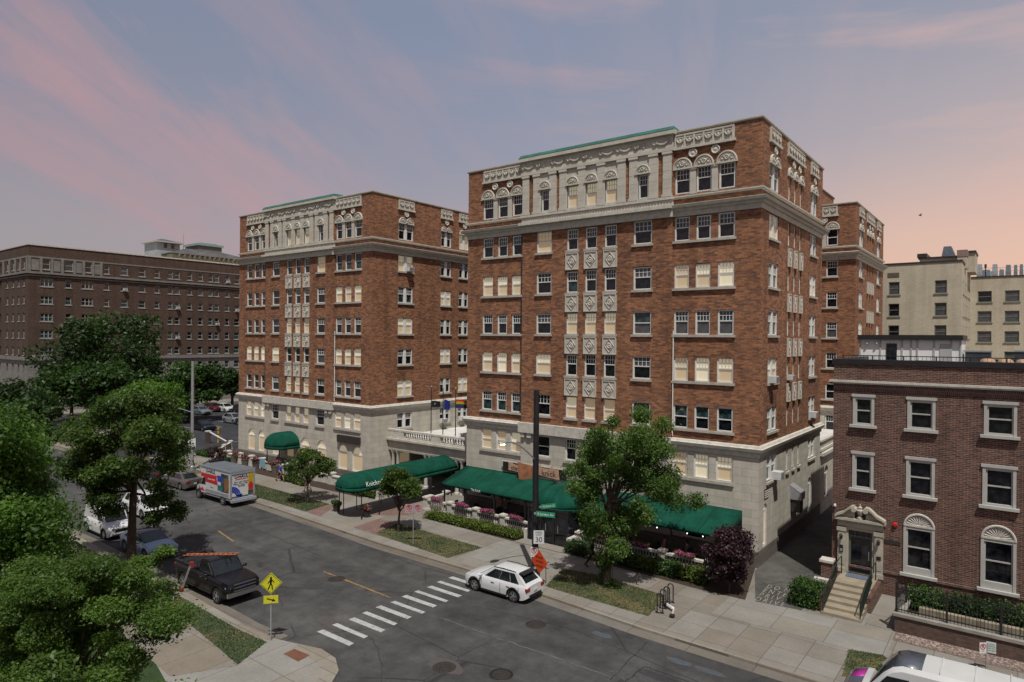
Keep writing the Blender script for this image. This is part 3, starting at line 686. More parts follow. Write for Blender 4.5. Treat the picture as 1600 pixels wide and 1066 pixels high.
for k, (px, pyt, lab) in enumerate(((673.5, 605, 'black pole with a black flag'), (692, 607, 'black pole with a blue flag'), (711.6, 608, 'black pole with a rainbow flag'))):
    b = atY(px, 672, 45.0); tp = atY(px, pyt, 45.0); fp = thing('flagpole', 'slim '+lab+' on the portico roof', 'flagpole', (b.x, 45.0, 4.27), 0, 'flagpoles on the portico roof')
    h = tp.z-4.27
    m_ = MB(); m_.lathe([(.045, 0), (.035, h)], (0,0,0), 8); m_.obj('pole', M['metal_black'], fp)
    m_ = MB(); m_.ell((0, 0, h+.06), (.07, .07, .07), 10, 6); m_.obj('ball_finial', M['trim_white'], fp)
    m_ = MB(); m_.lathe([(.14, 0), (.14, .06), (.07, .09), (.07, .2)], (0,0,0), 10); m_.obj('base', M['metal_black'], fp)
    if k == 0:
        f = flag('flag', 'small black flag flying from a pole on the portico roof', b.x+.06, 45, atY(px, 626, 45).z, .85, .62, [fc['black']], 1, .1)
        m_ = MB(); m_.lathe([(.001, -.03), (.12, -.03), (.13, -.02)], (.42, .0, -.3), 12, 0, 'y'); m_.obj('emblem', fc['white'], f)
    if k == 1: flag('flag', 'blue flag drooping from a pole on the portico roof', b.x+.12, 45, atY(px, 624, 45).z, .62, .95, [fc['blue']], 1, .5)
    if k == 2: flag('flag', 'rainbow striped flag on the portico roof beside the tall tower', b.x+.06, 45, atY(px, 624, 45).z, 1.3, .82, [fc[c] for c in ('red','orange','yellow','green','navy','violet')], 6, .15)
# window air conditioners
def ac(label, x, y, z, rz, s=1):
    o = thing('air_conditioner', label, 'air conditioner', (x, y, z), rz, 'air conditioners in windows'); o.scale = (s, s, s)
    m_ = MB(); m_.box(-.33, .33, -.5, .05, 0, .44); m_.obj('casing', M['white_metal'], o)
    m_ = MB()
    for i in range(6): m_.box(-.27, .27, -.515, -.5, .06+i*.06, .09+i*.06)
    m_.obj('grille', M['metal_grey'], o)
    m_ = MB()
    for x_ in (-.25, .25): m_.hexa([(x_-.02,-.42,-.03),(x_+.02,-.42,-.03),(x_+.02,.0,-.03),(x_-.02,.0,-.03),(x_-.02,-.42,-.001),(x_+.02,-.42,-.001),(x_+.02,0,-.001),(x_-.02,0,-.001)])
    m_.obj('bracket', M['metal_black'], o)
XS = -12.8
ac('white air conditioner in the stone wall window nearest the street by the alley', XS, FY+3.1, 5.0, R(90), 1.15)
ac('air conditioner in the lit paired window halfway up the alley side of the tall tower', XS, FY+2.05, 11.31, R(90))
ac('air conditioner low on the far end of the tall tower alley side', XS, FY+12.5, 8.18, R(90))
ac('air conditioner in a narrow slit window of the tall tower alley side', XS, FY+6.25, 11.31, R(90), .8)
ac('air conditioner in the topmost lit window on the tower side behind the flags', -48.8, FY+4.6, 20.6, R(90))
ac('air conditioner in a low stone storey window just right of the blue flag', -48.8, FY+9.7, 5.0, R(90))
ac('air conditioner in a low stone storey window below the rainbow flag', -48.8, FY+12.6, 5.0, R(90))
# extractor hood and vents on the alley wall
HD = thing('extractor_hood', 'grey metal kitchen extractor hood on the stone alley wall', 'extractor hood', (XS, FY+7.6, 2.9), R(90))
m_ = MB(); m_.hexa([(-.5,-.75,0),(.5,-.75,0),(.5,0,0),(-.5,0,0),(-.5,-.75,.5),(.5,-.75,.5),(.5,0,1.0),(-.5,0,1.0)]); m_.obj('hood', M['metal_grey'], HD)
m_ = MB(); m_.box(-.4, .4, -.65, -.05, -.9, -.01); m_.obj('dark_box', M['bronze'], HD)  # plain dark box below the hood
VT = thing('wall_vent', 'louvred vent above the arched lit window on the alley wall', 'vent', (XS, FY+1.55, 4.0), R(90))
m_ = MB(); m_.box(-.45, .45, -.03, .02, 0, .6); m_.obj('backing', M['bronze'], VT)
m_ = MB(); [m_.box(-.42, .42, -.06, -.032, .05+i*.13, .1+i*.13) for i in range(4)]; m_.obj('louvre', M['concrete_trim'], VT)
# ------------------------------------------------------------------ ground, road, pavements
RZ = -.12
def sheet(name, poly, z, mat, zb=None):
    m_ = MB()
    if zb is None: m_.add([(x, y, z) for x, y in poly], [tuple(range(len(poly)))])
    else: m_.prism(poly, zb, z)
    return struct(m_.obj(name, mat))
def asphalt(name, c, patch=.4, crack=.85):
    k = NT(name); co = k.coord()
    n1 = k.noise(co, .16, 7, .62); n2 = k.noise(co, .8, 8, .75); n3 = k.noise(co, 45, 2)
    mpn = k.new('ShaderNodeMapping'); mpn.inputs['Scale'].default_value = (.05, .7, 1); k.l(co, mpn.inputs[0]); n4 = k.noise(mpn.outputs[0], 1.0, 5, .6)
    col = k.mix(1, c, k.ramp(n1, [(.3, 1-patch), (.7, 1+patch)]), 'MULTIPLY')
    col = k.mix(.65, col, k.ramp(n2, [(.32, .5), (.5, 1), (.68, 1.5)]), 'MULTIPLY')
    col = k.mix(.6, col, k.ramp(n4, [(.3, .75), (.7, 1.25)]), 'MULTIPLY')
    col = k.mix(.5, col, k.ramp(n3, [(.3, .7), (.7, 1.3)]), 'MULTIPLY')
    wv = k.new('ShaderNodeMix'); wv.data_type = 'VECTOR'; wv.inputs[0].default_value = .12; k.l(co, wv.inputs[4])
    nn = k.new('ShaderNodeTexNoise'); nn.inputs['Scale'].default_value = .5; k.l(co, nn.inputs['Vector']); k.l(nn.outputs[1], wv.inputs[5])
    vo = k.new('ShaderNodeTexVoronoi'); vo.feature = 'DISTANCE_TO_EDGE'; vo.inputs['Scale'].default_value = .17; k.l(wv.outputs[1], vo.inputs['Vector'])
    nb = k.noise(co, .35, 3)
    cr = k.math('MULTIPLY', k.ramp(vo.outputs[0], [(.0, 1), (.009, 0)]), k.ramp(nb, [(.42, 0), (.55, crack)]))
    col = k.mix(cr, col, tuple(x*.4 for x in c)); k.color(col); k.b.inputs['Roughness'].default_value = .9; k.b.inputs['Specular IOR Level'].default_value = .2; k.bump(n3, .15, .01)
    return k.mat
def concrete(name, c, w=1.5, h=1.5, rot=0, var=.14):
    k = NT(name); co = k.coord(); mp_ = k.new('ShaderNodeMapping'); mp_.inputs['Rotation'].default_value = (0, 0, rot); k.l(co, mp_.inputs[0])
    b = k.new('ShaderNodeTexBrick'); b.offset = 0; k.l(mp_.outputs[0], b.inputs['Vector']); b.inputs['Scale'].default_value = 1
    b.inputs['Brick Width'].default_value = w; b.inputs['Row Height'].default_value = h; b.inputs['Mortar Size'].default_value = .018; b.inputs['Mortar Smooth'].default_value = .1
    warm = (c[0]*1.06, c[1]*.97, c[2]*.86)
    for nm, q in (('Color1', tuple(x*(1-var) for x in warm)), ('Color2', tuple(x*(1+var) for x in c)), ('Mortar', tuple(x*.5 for x in c))): b.inputs[nm].default_value = (*q, 1)
    n1 = k.noise(co, .5, 6, .65); n2 = k.noise(co, 7, 4, .6)
    col = k.mix(.6, b.outputs[0], k.ramp(n1, [(.3, .7), (.7, 1.2)]), 'MULTIPLY'); col = k.mix(.5, col, k.ramp(n2, [(.3, .8), (.7, 1.15)]), 'MULTIPLY')
    k.color(col); k.b.inputs['Roughness'].default_value = .9; k.bump(n2, .1, .01); return k.mat
def lawn(name, g, dry, amt=.5):
    k = NT(name); co = k.coord(); n1 = k.noise(co, .55, 5, .6); n2 = k.noise(co, 14, 4, .7); n3 = k.noise(co, 2.2, 4)
    col = k.mix(k.ramp(n1, [(.62-amt*.25, 0), (.72-amt*.1, 1)]), g, dry)
    col = k.mix(.8, col, k.ramp(n2, [(.28, .45), (.72, 1.5)]), 'MULTIPLY'); col = k.mix(.5, col, k.ramp(n3, [(.3, .65), (.7, 1.25)]), 'MULTIPLY')
    k.color(col); k.b.inputs['Roughness'].default_value = .95; k.bump(n2, .8, .05); return k.mat
M['asphalt'] = asphalt('street_asphalt', (.066, .066, .065))
M['asphalt_lot'] = asphalt('lot_asphalt', (.04, .041, .046), .25, .3)
M['asphalt_alley'] = asphalt('alley_asphalt', (.085, .082, .076), .4, .5)
M['conc'] = concrete('pavement_concrete', (.215, .207, .188))
M['conc_walk'] = concrete('walk_slabs', (.21, .198, .172), 1.8, 2.6, 0, .1)
M['conc_new'] = concrete('pale_new_concrete', (.235, .232, .215), 2.4, 3.2, 0, .06)
M['kerb'] = concrete('kerb_concrete', (.24, .225, .19), 3, .6, 0, .1)
M['gutter'] = concrete('gutter_concrete', (.15, .14, .125), 3, 2, 0, .1)
M['lawn'] = lawn('verge_grass', (.032, .05, .015), (.11, .09, .04), .4)
M['lawn_dry'] = lawn('dry_grass', (.045, .056, .018), (.16, .125, .055), .75)
M['paver'] = brick('red_brick_pavers', (.2, .09, .065), (.14, .065, .05), (.12, .09, .08), .22, .11, .012, .3)
k = NT('red_pavers_flat'); co = k.coord(); b = k.new('ShaderNodeTexBrick'); k.l(co, b.inputs['Vector']); b.inputs['Scale'].default_value = 1
b.inputs['Brick Width'].default_value = .3; b.inputs['Row Height'].default_value = .15; b.inputs['Mortar Size'].default_value = .02
for nm, q in (('Color1', (.2, .085, .065)), ('Color2', (.13, .06, .05)), ('Mortar', (.2, .18, .16))): b.inputs[nm].default_value = (*q, 1)
k.color(k.mix(.5, b.outputs[0], k.ramp(k.noise(co, 1.5, 4), [(.3, .7), (.7, 1.2)]), 'MULTIPLY')); k.b.inputs['Roughness'].default_value = .9
M['pavers'] = k.mat
def paint(name, c, wear=.5):
    k = NT(name); co = k.coord(); n = k.noise(co, 5, 6, .75); n2 = k.noise(co, .9, 3)
    f = k.math('MULTIPLY', k.ramp(n, [(.36, 1), (.5, 0)]), wear); f = k.math('ADD', f, k.math('MULTIPLY', k.ramp(n2, [(.5, 0), (.8, .5)]), wear))
    k.color(k.mix(f, c, (.07, .07, .072))); k.b.inputs['Roughness'].default_value = .75; return k.mat
M['paint_white'] = paint('worn_white_paint', (.42, .44, .44), .45)
M['paint_yellow'] = paint('worn_yellow_paint', (.3, .18, .05), 1.5)
M['soil'] = mk('dark_mulch', (.05, .035, .025), .95, .4, 3, fine=.5)
sheet('ground', [(-3000,-3000),(3000,-3000),(3000,3000),(-3000,3000)], -.3, mk('far_ground', (.06,.075,.04), .95, .3, .01))
sheet('road', [(-500,-40),(120,-40),(120,31),(-500,31)], RZ, M['asphalt'])
sheet('cross_street', [(-133.5,31),(-122.5,31),(-122.5,400),(-133.5,400)], RZ, M['asphalt'])
KY = 29.95
# far side block: the kerb line bends a little to follow the survey
FARK = [(-122,31.6),(-60,31.55),(-50.3,31.45),(-34.2,30.5),(-26.2,30.45),(-19.4,29.95),(-14.5,29.6),(-7,29.5),(60,29.4)]
sheet('sidewalk', FARK+[(60,130),(-122,130)], 0, M['conc'], -.29)
def strip(name, line, d0, d1, z, mat, zb=None):
    sheet(name, [(x, y+d0) for x, y in line]+[(x, y+d1) for x, y in line[::-1]], z, mat, zb)
strip('kerb', FARK, -.16, .0, .004, M['kerb'], -.29)
strip('gutter', FARK, -.85, -.161, RZ+.006, M['gutter'])
sheet('sidewalk', [(-400,31.5),(-134,31.5),(-134,400),(-400,400)], 0, M['conc'], -.29)
# near side block with its rounded corner
cn = [at(440,990),at(470,995),at(500,1010),at(520,1023),at(532,1038),at(537,1066)]
NEARK = [(-300,17.9),(-51,18.2),(-35.8,17.95),(-29.5,17.65)]
near = NEARK+[(-27.3,17.75),(-26.0,18.1),(-24.8,18.45),(-23.6,18.3),(-22.6,17.7),(-21.95,16.8),(-21.7,15.5),(-21.7,-40)]
sheet('sidewalk', near+[(-300,-40)], 0, M['conc_new'], -.29)
sheet('kerb', NEARK+[(-27.3,17.75),(-27.5,17.45)]+[(x, y-.32) for x, y in NEARK[::-1]], .008, M['kerb'])
strip('gutter', [(-300,17.9),(-51,18.2),(-35.8,17.95),(-29.5,17.65),(-27.3,17.75)], 0.005, .7, RZ+.006, M['gutter'])
cr_o = [(-26.0,18.1),(-24.8,18.45),(-23.6,18.3),(-22.6,17.7),(-21.95,16.8),(-21.7,15.5),(-21.7,5)]
cr_i = [(-25.4,17.0),(-24.6,17.65),(-23.75,17.55),(-22.95,17.1),(-22.45,16.4),(-22.25,15.4),(-22.25,5)]
sheet('kerb', cr_o+cr_i[::-1], .008, M['kerb'])
# lawns by the near kerb, and the walk behind
sheet('lawn', [(-120,17.4),(-51,17.65),(-36,17.45),(-29.5,17.2),(-27.3,17.3),(-26.35,15.35),(-33.3,16.25),(-45,16.5),(-120,16.6)], .012, M['lawn'])
sheet('path', [(-120,16.59),(-45,16.49),(-33.3,16.24),(-26.3,15.3),(-27.6,13.1),(-33.3,13.6),(-45,13.9),(-120,14)], .006, M['conc_walk'])
sheet('lawn', [(-120,13.98),(-45,13.88),(-33.3,13.58),(-29,13.2),(-26.9,12.7),(-26.9,-38),(-120,-38)], .012, mk('garden_lawn', (.03,.055,.018), .95, .5, 1.2, fine=.5, bump=.5))  # garden lawn behind the walk, green with random mottling
tp = MB(); tp.add([(*at(px,py)[:2], .014) for px,py in ((443,1022),(460,1014.5),(484,1024),(466,1034))], [(0,1,2,3)])
tag(tp.obj('tactile_paving', mk('rust_tactile_plate', (.16,.07,.045), .8, .2, 6)), 'rust brown tactile paving plate on the rounded corner pavement', 'tactile paving')
# verges on the far side
def gp(*pts): return [tuple(at(px,py)[:2]) for px,py in pts]
sheet('lawn', [(-121,32.3),(-66.2,32.3),(-66.2,34.9),(-121,35.2)], .012, M['lawn_dry'])
sheet('lawn', [(-62.5,32.1),(-51,32.3),(-45.3,32.1),(-45.8,34.75),(-62.5,35.25)], .012, M['lawn'])
sheet('brick_paving', [(-45.28,32.1),(-43.2,31.95),(-44.9,34.7),(-45.78,34.73)], .012, M['pavers'])
sheet('lawn', gp((585,834),(700,872),(753,856),(622,818)), .012, M['lawn_dry'])
sheet('brick_paving', gp((552,824),(584,834),(621,818),(592,811)), .012, M['pavers'])
sheet('brick_paving', gp((575,805),(640,786),(665,796),(640,806),(668,800),(675,792),(640,770),(560,790))[:3]+gp((640,806)), .010, M['pavers'])
sheet('lawn', gp((852,916),(870,922),(1013,963),(1040,931),(930,898),(880,889)), .012, M['lawn_dry'])
sheet('lawn', gp((1316,1057),(1326,1015),(1380,1024),(1400,1040),(1380,1064)), .012, M['lawn_dry'])
sheet('path', gp((716,880),(790,845),(915,885),(852,916)), .008, M['conc_new'])
sheet('path', gp((415,784),(545,830),(560,820),(500,790),(590,760),(720,720),(760,740),(700,775),(600,812))[:2]+gp((592,811),(660,780),(560,775),(520,800)), .008, M['conc_new'])
sheet('path', [(-66,35.3),(-45.8,34.8),(-44.9,34.75),(-36,36.2),(-36,37.6),(-46,37.9),(-66,37.7)], .006, M['conc_walk'])
sheet('path', [(-12.5,36.3),(-4.6,36.6),(-4.7,33.4),(-12.5,33.2)], .008, M['conc_new'])
sheet('planting_bed', [(-68,37.75),(-45.5,37.95),(-45.5,39.6),(-68,39.5)], .012, M['soil'])
sheet('planting_bed', [(-36.8,36.75),(-27.7,36.45),(-27.5,38.2),(-36.9,38.4)], .012, M['soil'])
sheet('planting_bed', [(-23.8,36.5),(-14.4,36.05),(-11.7,36.1),(-12.9,41.7),(-13.9,41.7),(-13.9,38.2),(-23.8,38.3)], .012, M['soil'])
sheet('patio', [(-36.7,38.5),(-13.5,38.5),(-13.5,41.7),(-36.7,41.7)], .012, mk('patio_stone', (.14,.12,.1), .85, .2, 2))
sheet('alley', [(-12.74,41),(-11.2,36.25),(-8.95,36.6),(-8.62,41),(-8.62,100),(-12.74,100)], .012, M['asphalt_alley'])
sheet('parking_lot', [(-121,42),(-73.2,42),(-73.2,120),(-121,120)], .012, M['asphalt_lot'])
sheet('driveway', [(-90,31.7),(-80,31.7),(-78,42.2),(-92,42.2)], .014, M['asphalt_lot'])
for i in range(5): sheet('bay_marking', [(-106+i*.02,50+i*3.6),(-97,50+i*3.6),(-97,50.12+i*3.6),(-106,50.12+i*3.6)], .02, M['paint_white'])
for p in ((-82.5,46.2,1),(-79.4,46.2,1),(-76.4,46.2,1)): sheet('bay_marking', [(p[0],p[1]),(p[0]+.12,p[1]),(p[0]+.12,p[1]+5),(p[0],p[1]+5)], .02, M['paint_white'])
# road markings and ironwork
def rp(x, y): return (x*1.0086, y*1.0086)
for i in range(11):
    t_ = i/10; y = 19.55+t_*9.1; x0 = -26.4-.07*math.sin(i*2.2); 
    (xa, ya), (xb, yb) = rp(x0, y-.17), rp(x0+2.35, y+.17-.05*(i % 2))
    sheet('crosswalk_stripe', [(xa,ya),(xb,ya+.02),(xb-.03,yb),(xa+.04,yb)], RZ+.008, M['paint_white'])
for a, b in ((-32.9,-26.75),(-45.6,-42.5),(-58,-54),(-70,-66)):
    (xa, ya), (xb, yb) = rp(a, 24.42+(-29-a)*.03), rp(b, 24.3); sheet('lane_marking', [(xa,ya),(xb,yb),(xb,yb+.13),(xa,ya+.13)], RZ+.008, M['paint_yellow'])
M['iron'] = mk('cast_iron', (.035,.03,.027), .7, .4, 8, bump=.5)
for (px, py), lab in zip(((694,1043),(783,1054),(837,976),(526,905)), ('rusty manhole cover with red paint marks around it at the bottom edge','dark manhole cover in a rough asphalt patch at the bottom edge','round manhole cover in the road right of the white hatchback','manhole cover on the yellow centre line')):
    p = at(px, py, RZ); mh = thing('manhole_cover', lab, 'manhole cover', (p.x, p.y, RZ), 0, 'manhole covers')
    m_ = MB(); m_.lathe([(.001,.012),(.40,.012),(.41,.0)], (0,0,0), 20); m_.obj('lid', M['iron'], mh)
    m_ = MB(); m_.lathe([(.42,0),(.42,.014),(.50,.012),(.52,0)], (0,0,0), 20); m_.obj('rim', M['metal_black'] if 'rough' in lab else M['iron'], mh)
def smear(px, py, sx, sy, c, rot=0, nm='spray_mark'):
    k = NT(nm); co = k.coord(); n = k.noise(co, 4, 5, .7); k.color(k.mix(k.ramp(n, [(.46,0),(.62,.8)]), (.066,.066,.065), c)); k.b.inputs['Roughness'].default_value = .9
    p = at(px, py, RZ); rr = random.Random(px); m_ = MB(); pts = [(math.cos(a)*sx*rr.uniform(.6,1), math.sin(a)*sy*rr.uniform(.6,1), 0) for a in [i*2*math.pi/14 for i in range(14)]]
    m_.add(pts, [tuple(range(14))]); struct(m_.obj(nm, k.mat, loc=(p.x,p.y,RZ+.006), rz=rot))
smear(1060,1034,.8,.3,(.05,.1,.17)); smear(940,992,.8,.3,(.05,.1,.17)); smear(1110,1050,.9,.28,(.055,.09,.14)); smear(694,1040,1.2,.6,(.105,.062,.056)); smear(520,975,1.2,.5,(.1,.062,.056)); smear(1000,1062,1.6,.6,(.035,.035,.036))
sheet('road_patch', [(-13.3,23.8),(-12.7,26.1),(-9.8,26.0),(-9.6,23.8)], RZ+.005, asphalt('patch_asphalt', (.045,.046,.05), .3, .2))
def crack(px_pts, w, c, nm='road_seam'):
    pts = [at(x_, y_, RZ) for x_, y_ in px_pts]; rr_ = random.Random(len(px_pts)); m_ = MB(); fine = []
    for a_, b_ in zip(pts[:-1], pts[1:]):
        for i in range(8): q = a_.lerp(b_, i/8); fine.append((q.x+rr_.gauss(0,.03), q.y+rr_.gauss(0,.03)))
    fine.append((pts[-1].x, pts[-1].y)); L1, L2 = [], []
    for i, (x_, y_) in enumerate(fine):
        d_ = Vector((fine[min(i+1,len(fine)-1)][0]-fine[max(i-1,0)][0], fine[min(i+1,len(fine)-1)][1]-fine[max(i-1,0)][1])).normalized(); ww = w*rr_.uniform(.5,1.2)
        L1.append((x_-d_.y*ww, y_+d_.x*ww, RZ+.007)); L2.append((x_+d_.y*ww, y_-d_.x*ww, RZ+.007))
    m_.loft([L1, L2], 0, False, False); struct(m_.obj(nm, mk(nm+'_material', c, .9, .3, 3)))
crack([(687,965),(780,998),(870,1028),(960,1060)], .045, (.11,.11,.105)); crack([(579,995),(590,1015),(597,1040),(596,1066)], .025, (.04,.04,.04)); crack([(1012,1003),(985,1030),(954,1063)], .025, (.03,.03,.03))
crack([(976,1066),(1007,1041),(1040,1053),(1078,1066)], .04, (.03,.03,.03)); crack([(470,815),(560,850),(640,880),(725,905)], .03, (.035,.035,.035)); crack([(330,800),(420,835),(500,868)], .03, (.04,.04,.04)); crack([(1090,1066),(900,985),(760,950)], .02, (.035,.035,.035))
# alley lettering
M['paint_lettering'] = paint('faded_lettering_paint', (.3, .3, .26), .9)
AL = text_mesh('D O  N O T\nE N T E R\nP R I V A T E\nD R I V E', .5, M['paint_lettering'], .002, 0, .78, 'LEFT')
for v in AL.vertices: v.co.y *= 1.75
o = link('painted_lettering', AL, None, (-11.35, 37.75, .02), rot=(0,0,R(2))); tag(o, 'worn painted words DO NOT ENTER PRIVATE DRIVE on the alley mouth', 'road lettering')
# ------------------------------------------------------------------ far brown building
FX = -140
FB = thing('apartment_building', 'long dark brown brick apartment building far left behind the street trees', 'apartment building', (FX, 41.1, 0))
S = lambda a, d, z: (-d, a, z); Fr = lambda a, d, z: (-a, d, z)
b_ = MB(); s_ = MB()
colsF = [(1.9,3.85,'t'),(5.85,6.8,'s'),(8.5,10.4,'t'),(12.35,13.25,'s'),(15.35,16.6,'s'),(18.65,19.9,'s'),(21.7,22.7,'s'),(24.4,25.35,'s'),(25.75,26.8,'s'),(28.4,29.4,'s'),(30.75,31.75,'s'),(33,33.95,'s'),(34.4,35.4,'s'),(36.8,37.8,'s'),(39,40.2,'s'),(42,43,'s'),(45,46,'s'),(48,49,'s')]
rowsF = [(8.5,7.05),(11.67,10.2),(14.82,13.3),(17.84,16.35),(20.95,19.5),(24.12,22.65)]
frontF = [(1.6,2.5),(4.3,5.2),(7.3,8.3),(10.5,11.6),(14.5,15.4)]
opsU = [(a,b,zb,zt) for a,b,k_ in colsF for zt,zb in rowsF[1:]]
top = [(a,b,25.75,27.4) for a,b,k_ in colsF[3:]] + [(2.0+.2,3.4,25.75,27.65),(5.8,7.1,25.75,27.65),(9.0,10.2,25.75,27.65)]
DF = 58
wall(b_, S, 0, DF, 9.7, 29.9, opsU+top, .25); wall(s_, S, 0, DF, 0, 9.7, [(a,b,7.05,8.5) for a,b,k_ in colsF]+[(2.2,5.0,0,4.6,'arch'),(24.8,27.2,0,4.4,'arch'),(12,14,0,4.2,'arch'),(34,36,0,4.2,'arch')], .25)
opsF = [(a,b,zb,zt) for a,b in frontF for zt,zb in rowsF[1:]]+[(a,b,25.75,27.4) for a,b in frontF]
wall(b_, lambda a,d,z: (-a,d,z), 0, 20, 9.7, 29.9, opsF, .25); wall(s_, lambda a,d,z: (-a,d,z), 0, 20, 0, 9.7, [(a,b,7.05,8.5) for a,b in frontF], .25)
b_.quad((-20,0,9),(-20,DF,9),(-20,DF,29.9),(-20,0,29.9)); b_.quad((0,DF,9),(0,DF,29.9),(-20,DF,29.9),(-20,DF,9))
b_.obj('brick_wall', M['brick_dark'], FB); s_.obj('stone_base', M['stone_far'], FB)
m_ = MB(); m_.box(-19.7,-.3,.3,DF-.3,.1,29.4); m_.obj('interior', M['bronze'], FB)
for z0, z1, pr in ((9.3,9.9,.3),(24.4,24.62,.15),(24.85,25.2,.4),(29.9,30.15,.12)):
    m_ = MB(); m_.box(-20-pr, pr, -pr, DF+pr, z0, z1); m_.obj('cornice', M['stone_far'] if z0 < 29 else M['concrete_trim'], FB)
m_ = MB(); m_.box(.0,.05,-.05,12.0,27.7,28.0); m_.box(0,.06,12.0,DF,27.72,27.95)
for y in (.0,1.75,3.45,5.1,7.1,8.6,10.2,11.6): m_.box(0,.14,y,y+.4,25.22,27.7)
for a, b in ((.45,1.7),(3.9,5.0),(7.55,8.5),(10.7,11.55)): m_.box(0,.07,a,b,25.5,27.4)
m_.box(-20,0,-.06,0,27.7,28.0)
for a in (0,3.2,6.1,9.3,12.7): m_.box(-a-.9,-a-.2,-.1,0,25.22,27.7)
m_.obj('stone_panels', M['stone_far'], FB)
wn_ = 0; rest = MB()
fr_c = {}
def simple_window(w, h, trip=False):
    k_ = (round(w,1), round(h,1), trip)
    if k_ not in fr_c:
        f = MB(); p = MB(); hw = w/2
        f.box(-hw,-hw+.1,0,.1,0,h); f.box(hw-.1,hw,0,.1,0,h); f.box(-hw+.1,hw-.1,0,.1,h-.1,h); f.box(-hw+.1,hw-.1,0,.1,0,.1); f.box(-hw+.1,hw-.1,.03,.09,h*.5-.04,h*.5+.04)
        if trip:
            for x in (-w/6, w/6): f.box(x-.06,x+.06,.01,.095,.1,h-.1)
        p.quad((-hw+.1,.07,.1),(hw-.1,.07,.1),(hw-.1,.07,h-.1),(-hw+.1,.07,h-.1)); f.box(-hw-.15,hw+.15,-.2,0,-.16,-.02)
        fr_c[k_] = (f, p, f.mesh('window', M['trim_far']), p.mesh('pane', M['pane_dark']), p.mesh('pane', M['pane_teal']), p.mesh('pane', M['pane_grey']))
    return fr_c[k_]
rr = random.Random(5)
def put_simple(parent, fn, ang, a, b, z0, z1, trip=False):
    q = simple_window(b-a, z1-z0, trip); o = link('window', q[2], parent, fn((a+b)/2,.12,z0), rz=ang); link('pane', q[3] if rr.random() < .7 else q[4], o); return o
for a, b, k_ in colsF:
    for zt, zb in rowsF[1:]:
        if zb < 12 and 4 < a < 22: continue
        put_simple(FB, S, R(90), a, b, zb, zt, k_ == 't')
    if not (3 < a < 22): put_simple(FB, S, R(90), a, b, 7.05, 8.5, k_ == 't')
for o_ in top: put_simple(FB, S, R(90), *o_)
for a, b in frontF[:4]:
    for zt, zb in rowsF[1:]: put_simple(FB, Fr, 0, -a if False else a, b, zb, zt)
    put_simple(FB, Fr, 0, a, b, 25.75, 27.4)
for j, (y, z) in enumerate(((6.3,13.3),(16,13.3),(16,22.65),(19.3,16.35),(26.3,19.5),(26.3,13.3),(34.9,16.35),(37.3,25.75),(39.5,19.5))):
    o = thing('air_conditioner', 'small white air conditioner in a far building window', 'air conditioner', (FX+.1, 41.1+y, z), R(90), 'air conditioners on the far building')
    m_ = MB(); m_.box(-.35,.35,-.45,.05,0,.5); m_.obj('casing', M['white_metal'], o); m_ = MB(); m_.box(-.25,.25,-.47,-.45,.1,.4); m_.obj('grille', M['metal_grey'], o)
# penthouses on its roof
def atX_(px, py, X): return atX(px, py, X)
PH = thing('roof_penthouse', 'pale boxy lift house with a dark hipped roof on the far brown building', 'lift house', (FX-8, 41.1, 29.4))
y0, y1 = atX(246,375,FX-6).y-41.1, atX(281,378,FX-6).y-41.1; zt = atX(246,376,FX-6).z-29.4
b_ = MB(); b_.box(-4,2,y0,y1,0,zt); b_.obj('wall', mk('grey_metal_cladding',(.33,.36,.38),.6,.15,1), PH)
b_ = MB(); b_.add([(-4.5,y0-.5,zt),(2.5,y0-.5,zt),(2.5,y1+.5,zt),(-4.5,y1+.5,zt),(-1,y0+2.2,zt+.9),(-1,y1-2.2,zt+.9)],[(0,1,4),(1,2,5,4),(2,3,5),(3,0,4,5),(0,3,2,1)]); b_.obj('roof', M['roof_tar'], PH)
b_ = MB(); b_.box(-4.6,2.6,y0-.6,y1+.6,zt-.25,zt-.002); b_.obj('eaves', M['trim_white'], PH)
for q in (.35,.68):
    b_ = MB(); yy = y0+(y1-y0)*q; b_.box(2,2.04,yy-.35,yy+.35,zt-1.4,zt-.4); b_.obj('window', M['pane_dark'], PH)
AN = thing('antenna_mast', 'thin antenna mast beside the pale lift house', 'antenna', (FX-6, 41.1+y1+.8, 29.4)); b_ = MB(); b_.lathe([(.06,0),(.03,zt+2.4)],(0,0,0),6); b_.obj('mast', M['metal_grey'], AN); b_ = MB(); b_.box(-.5,.5,-.02,.02,zt+1.2,zt+1.26); b_.obj('crossbar', M['metal_grey'], AN)
HR = thing('roof_pavilion', 'low pavilion with a dark hipped roof and cream bracketed eaves on the far building', 'roof pavilion', (FX-3, 41.1, 29.4))
ya, yb = atX(262,399,FX-3).y-41.1, atX(400,404,FX-3).y-41.1; 
b_ = MB(); b_.box(-9,0,ya+1,yb-1,0,2.0); b_.obj('wall', mk('cream_stucco',(.5,.46,.34),.8,.1,1), HR)
b_ = MB(); b_.add([(-10,ya,2.0),(1.4,ya,2.0),(1.4,yb,2.0),(-10,yb,2.0),(-4.2,ya+6,3.9),(-4.2,yb-6,3.9)],[(0,1,4),(1,2,5,4),(2,3,5),(3,0,4,5),(0,3,2,1)]); b_.obj('roof', M['roof_tar'], HR)
n_ = int((yb-ya-3)/1.1); cpm = mk('cream_paint', (.6,.56,.44),.7,.1,2)
for i in range(n_): b_ = MB(); yy = ya+2+i*1.1; b_.hexa([(0,yy,1.2),(.1,yy,1.2),(.1,yy+.18,1.2),(0,yy+.18,1.2),(0,yy,1.98),(1.2,yy,1.98),(1.2,yy+.18,1.98),(0,yy+.18,1.98)]); b_.obj('bracket', cpm, HR)
b_ = MB()
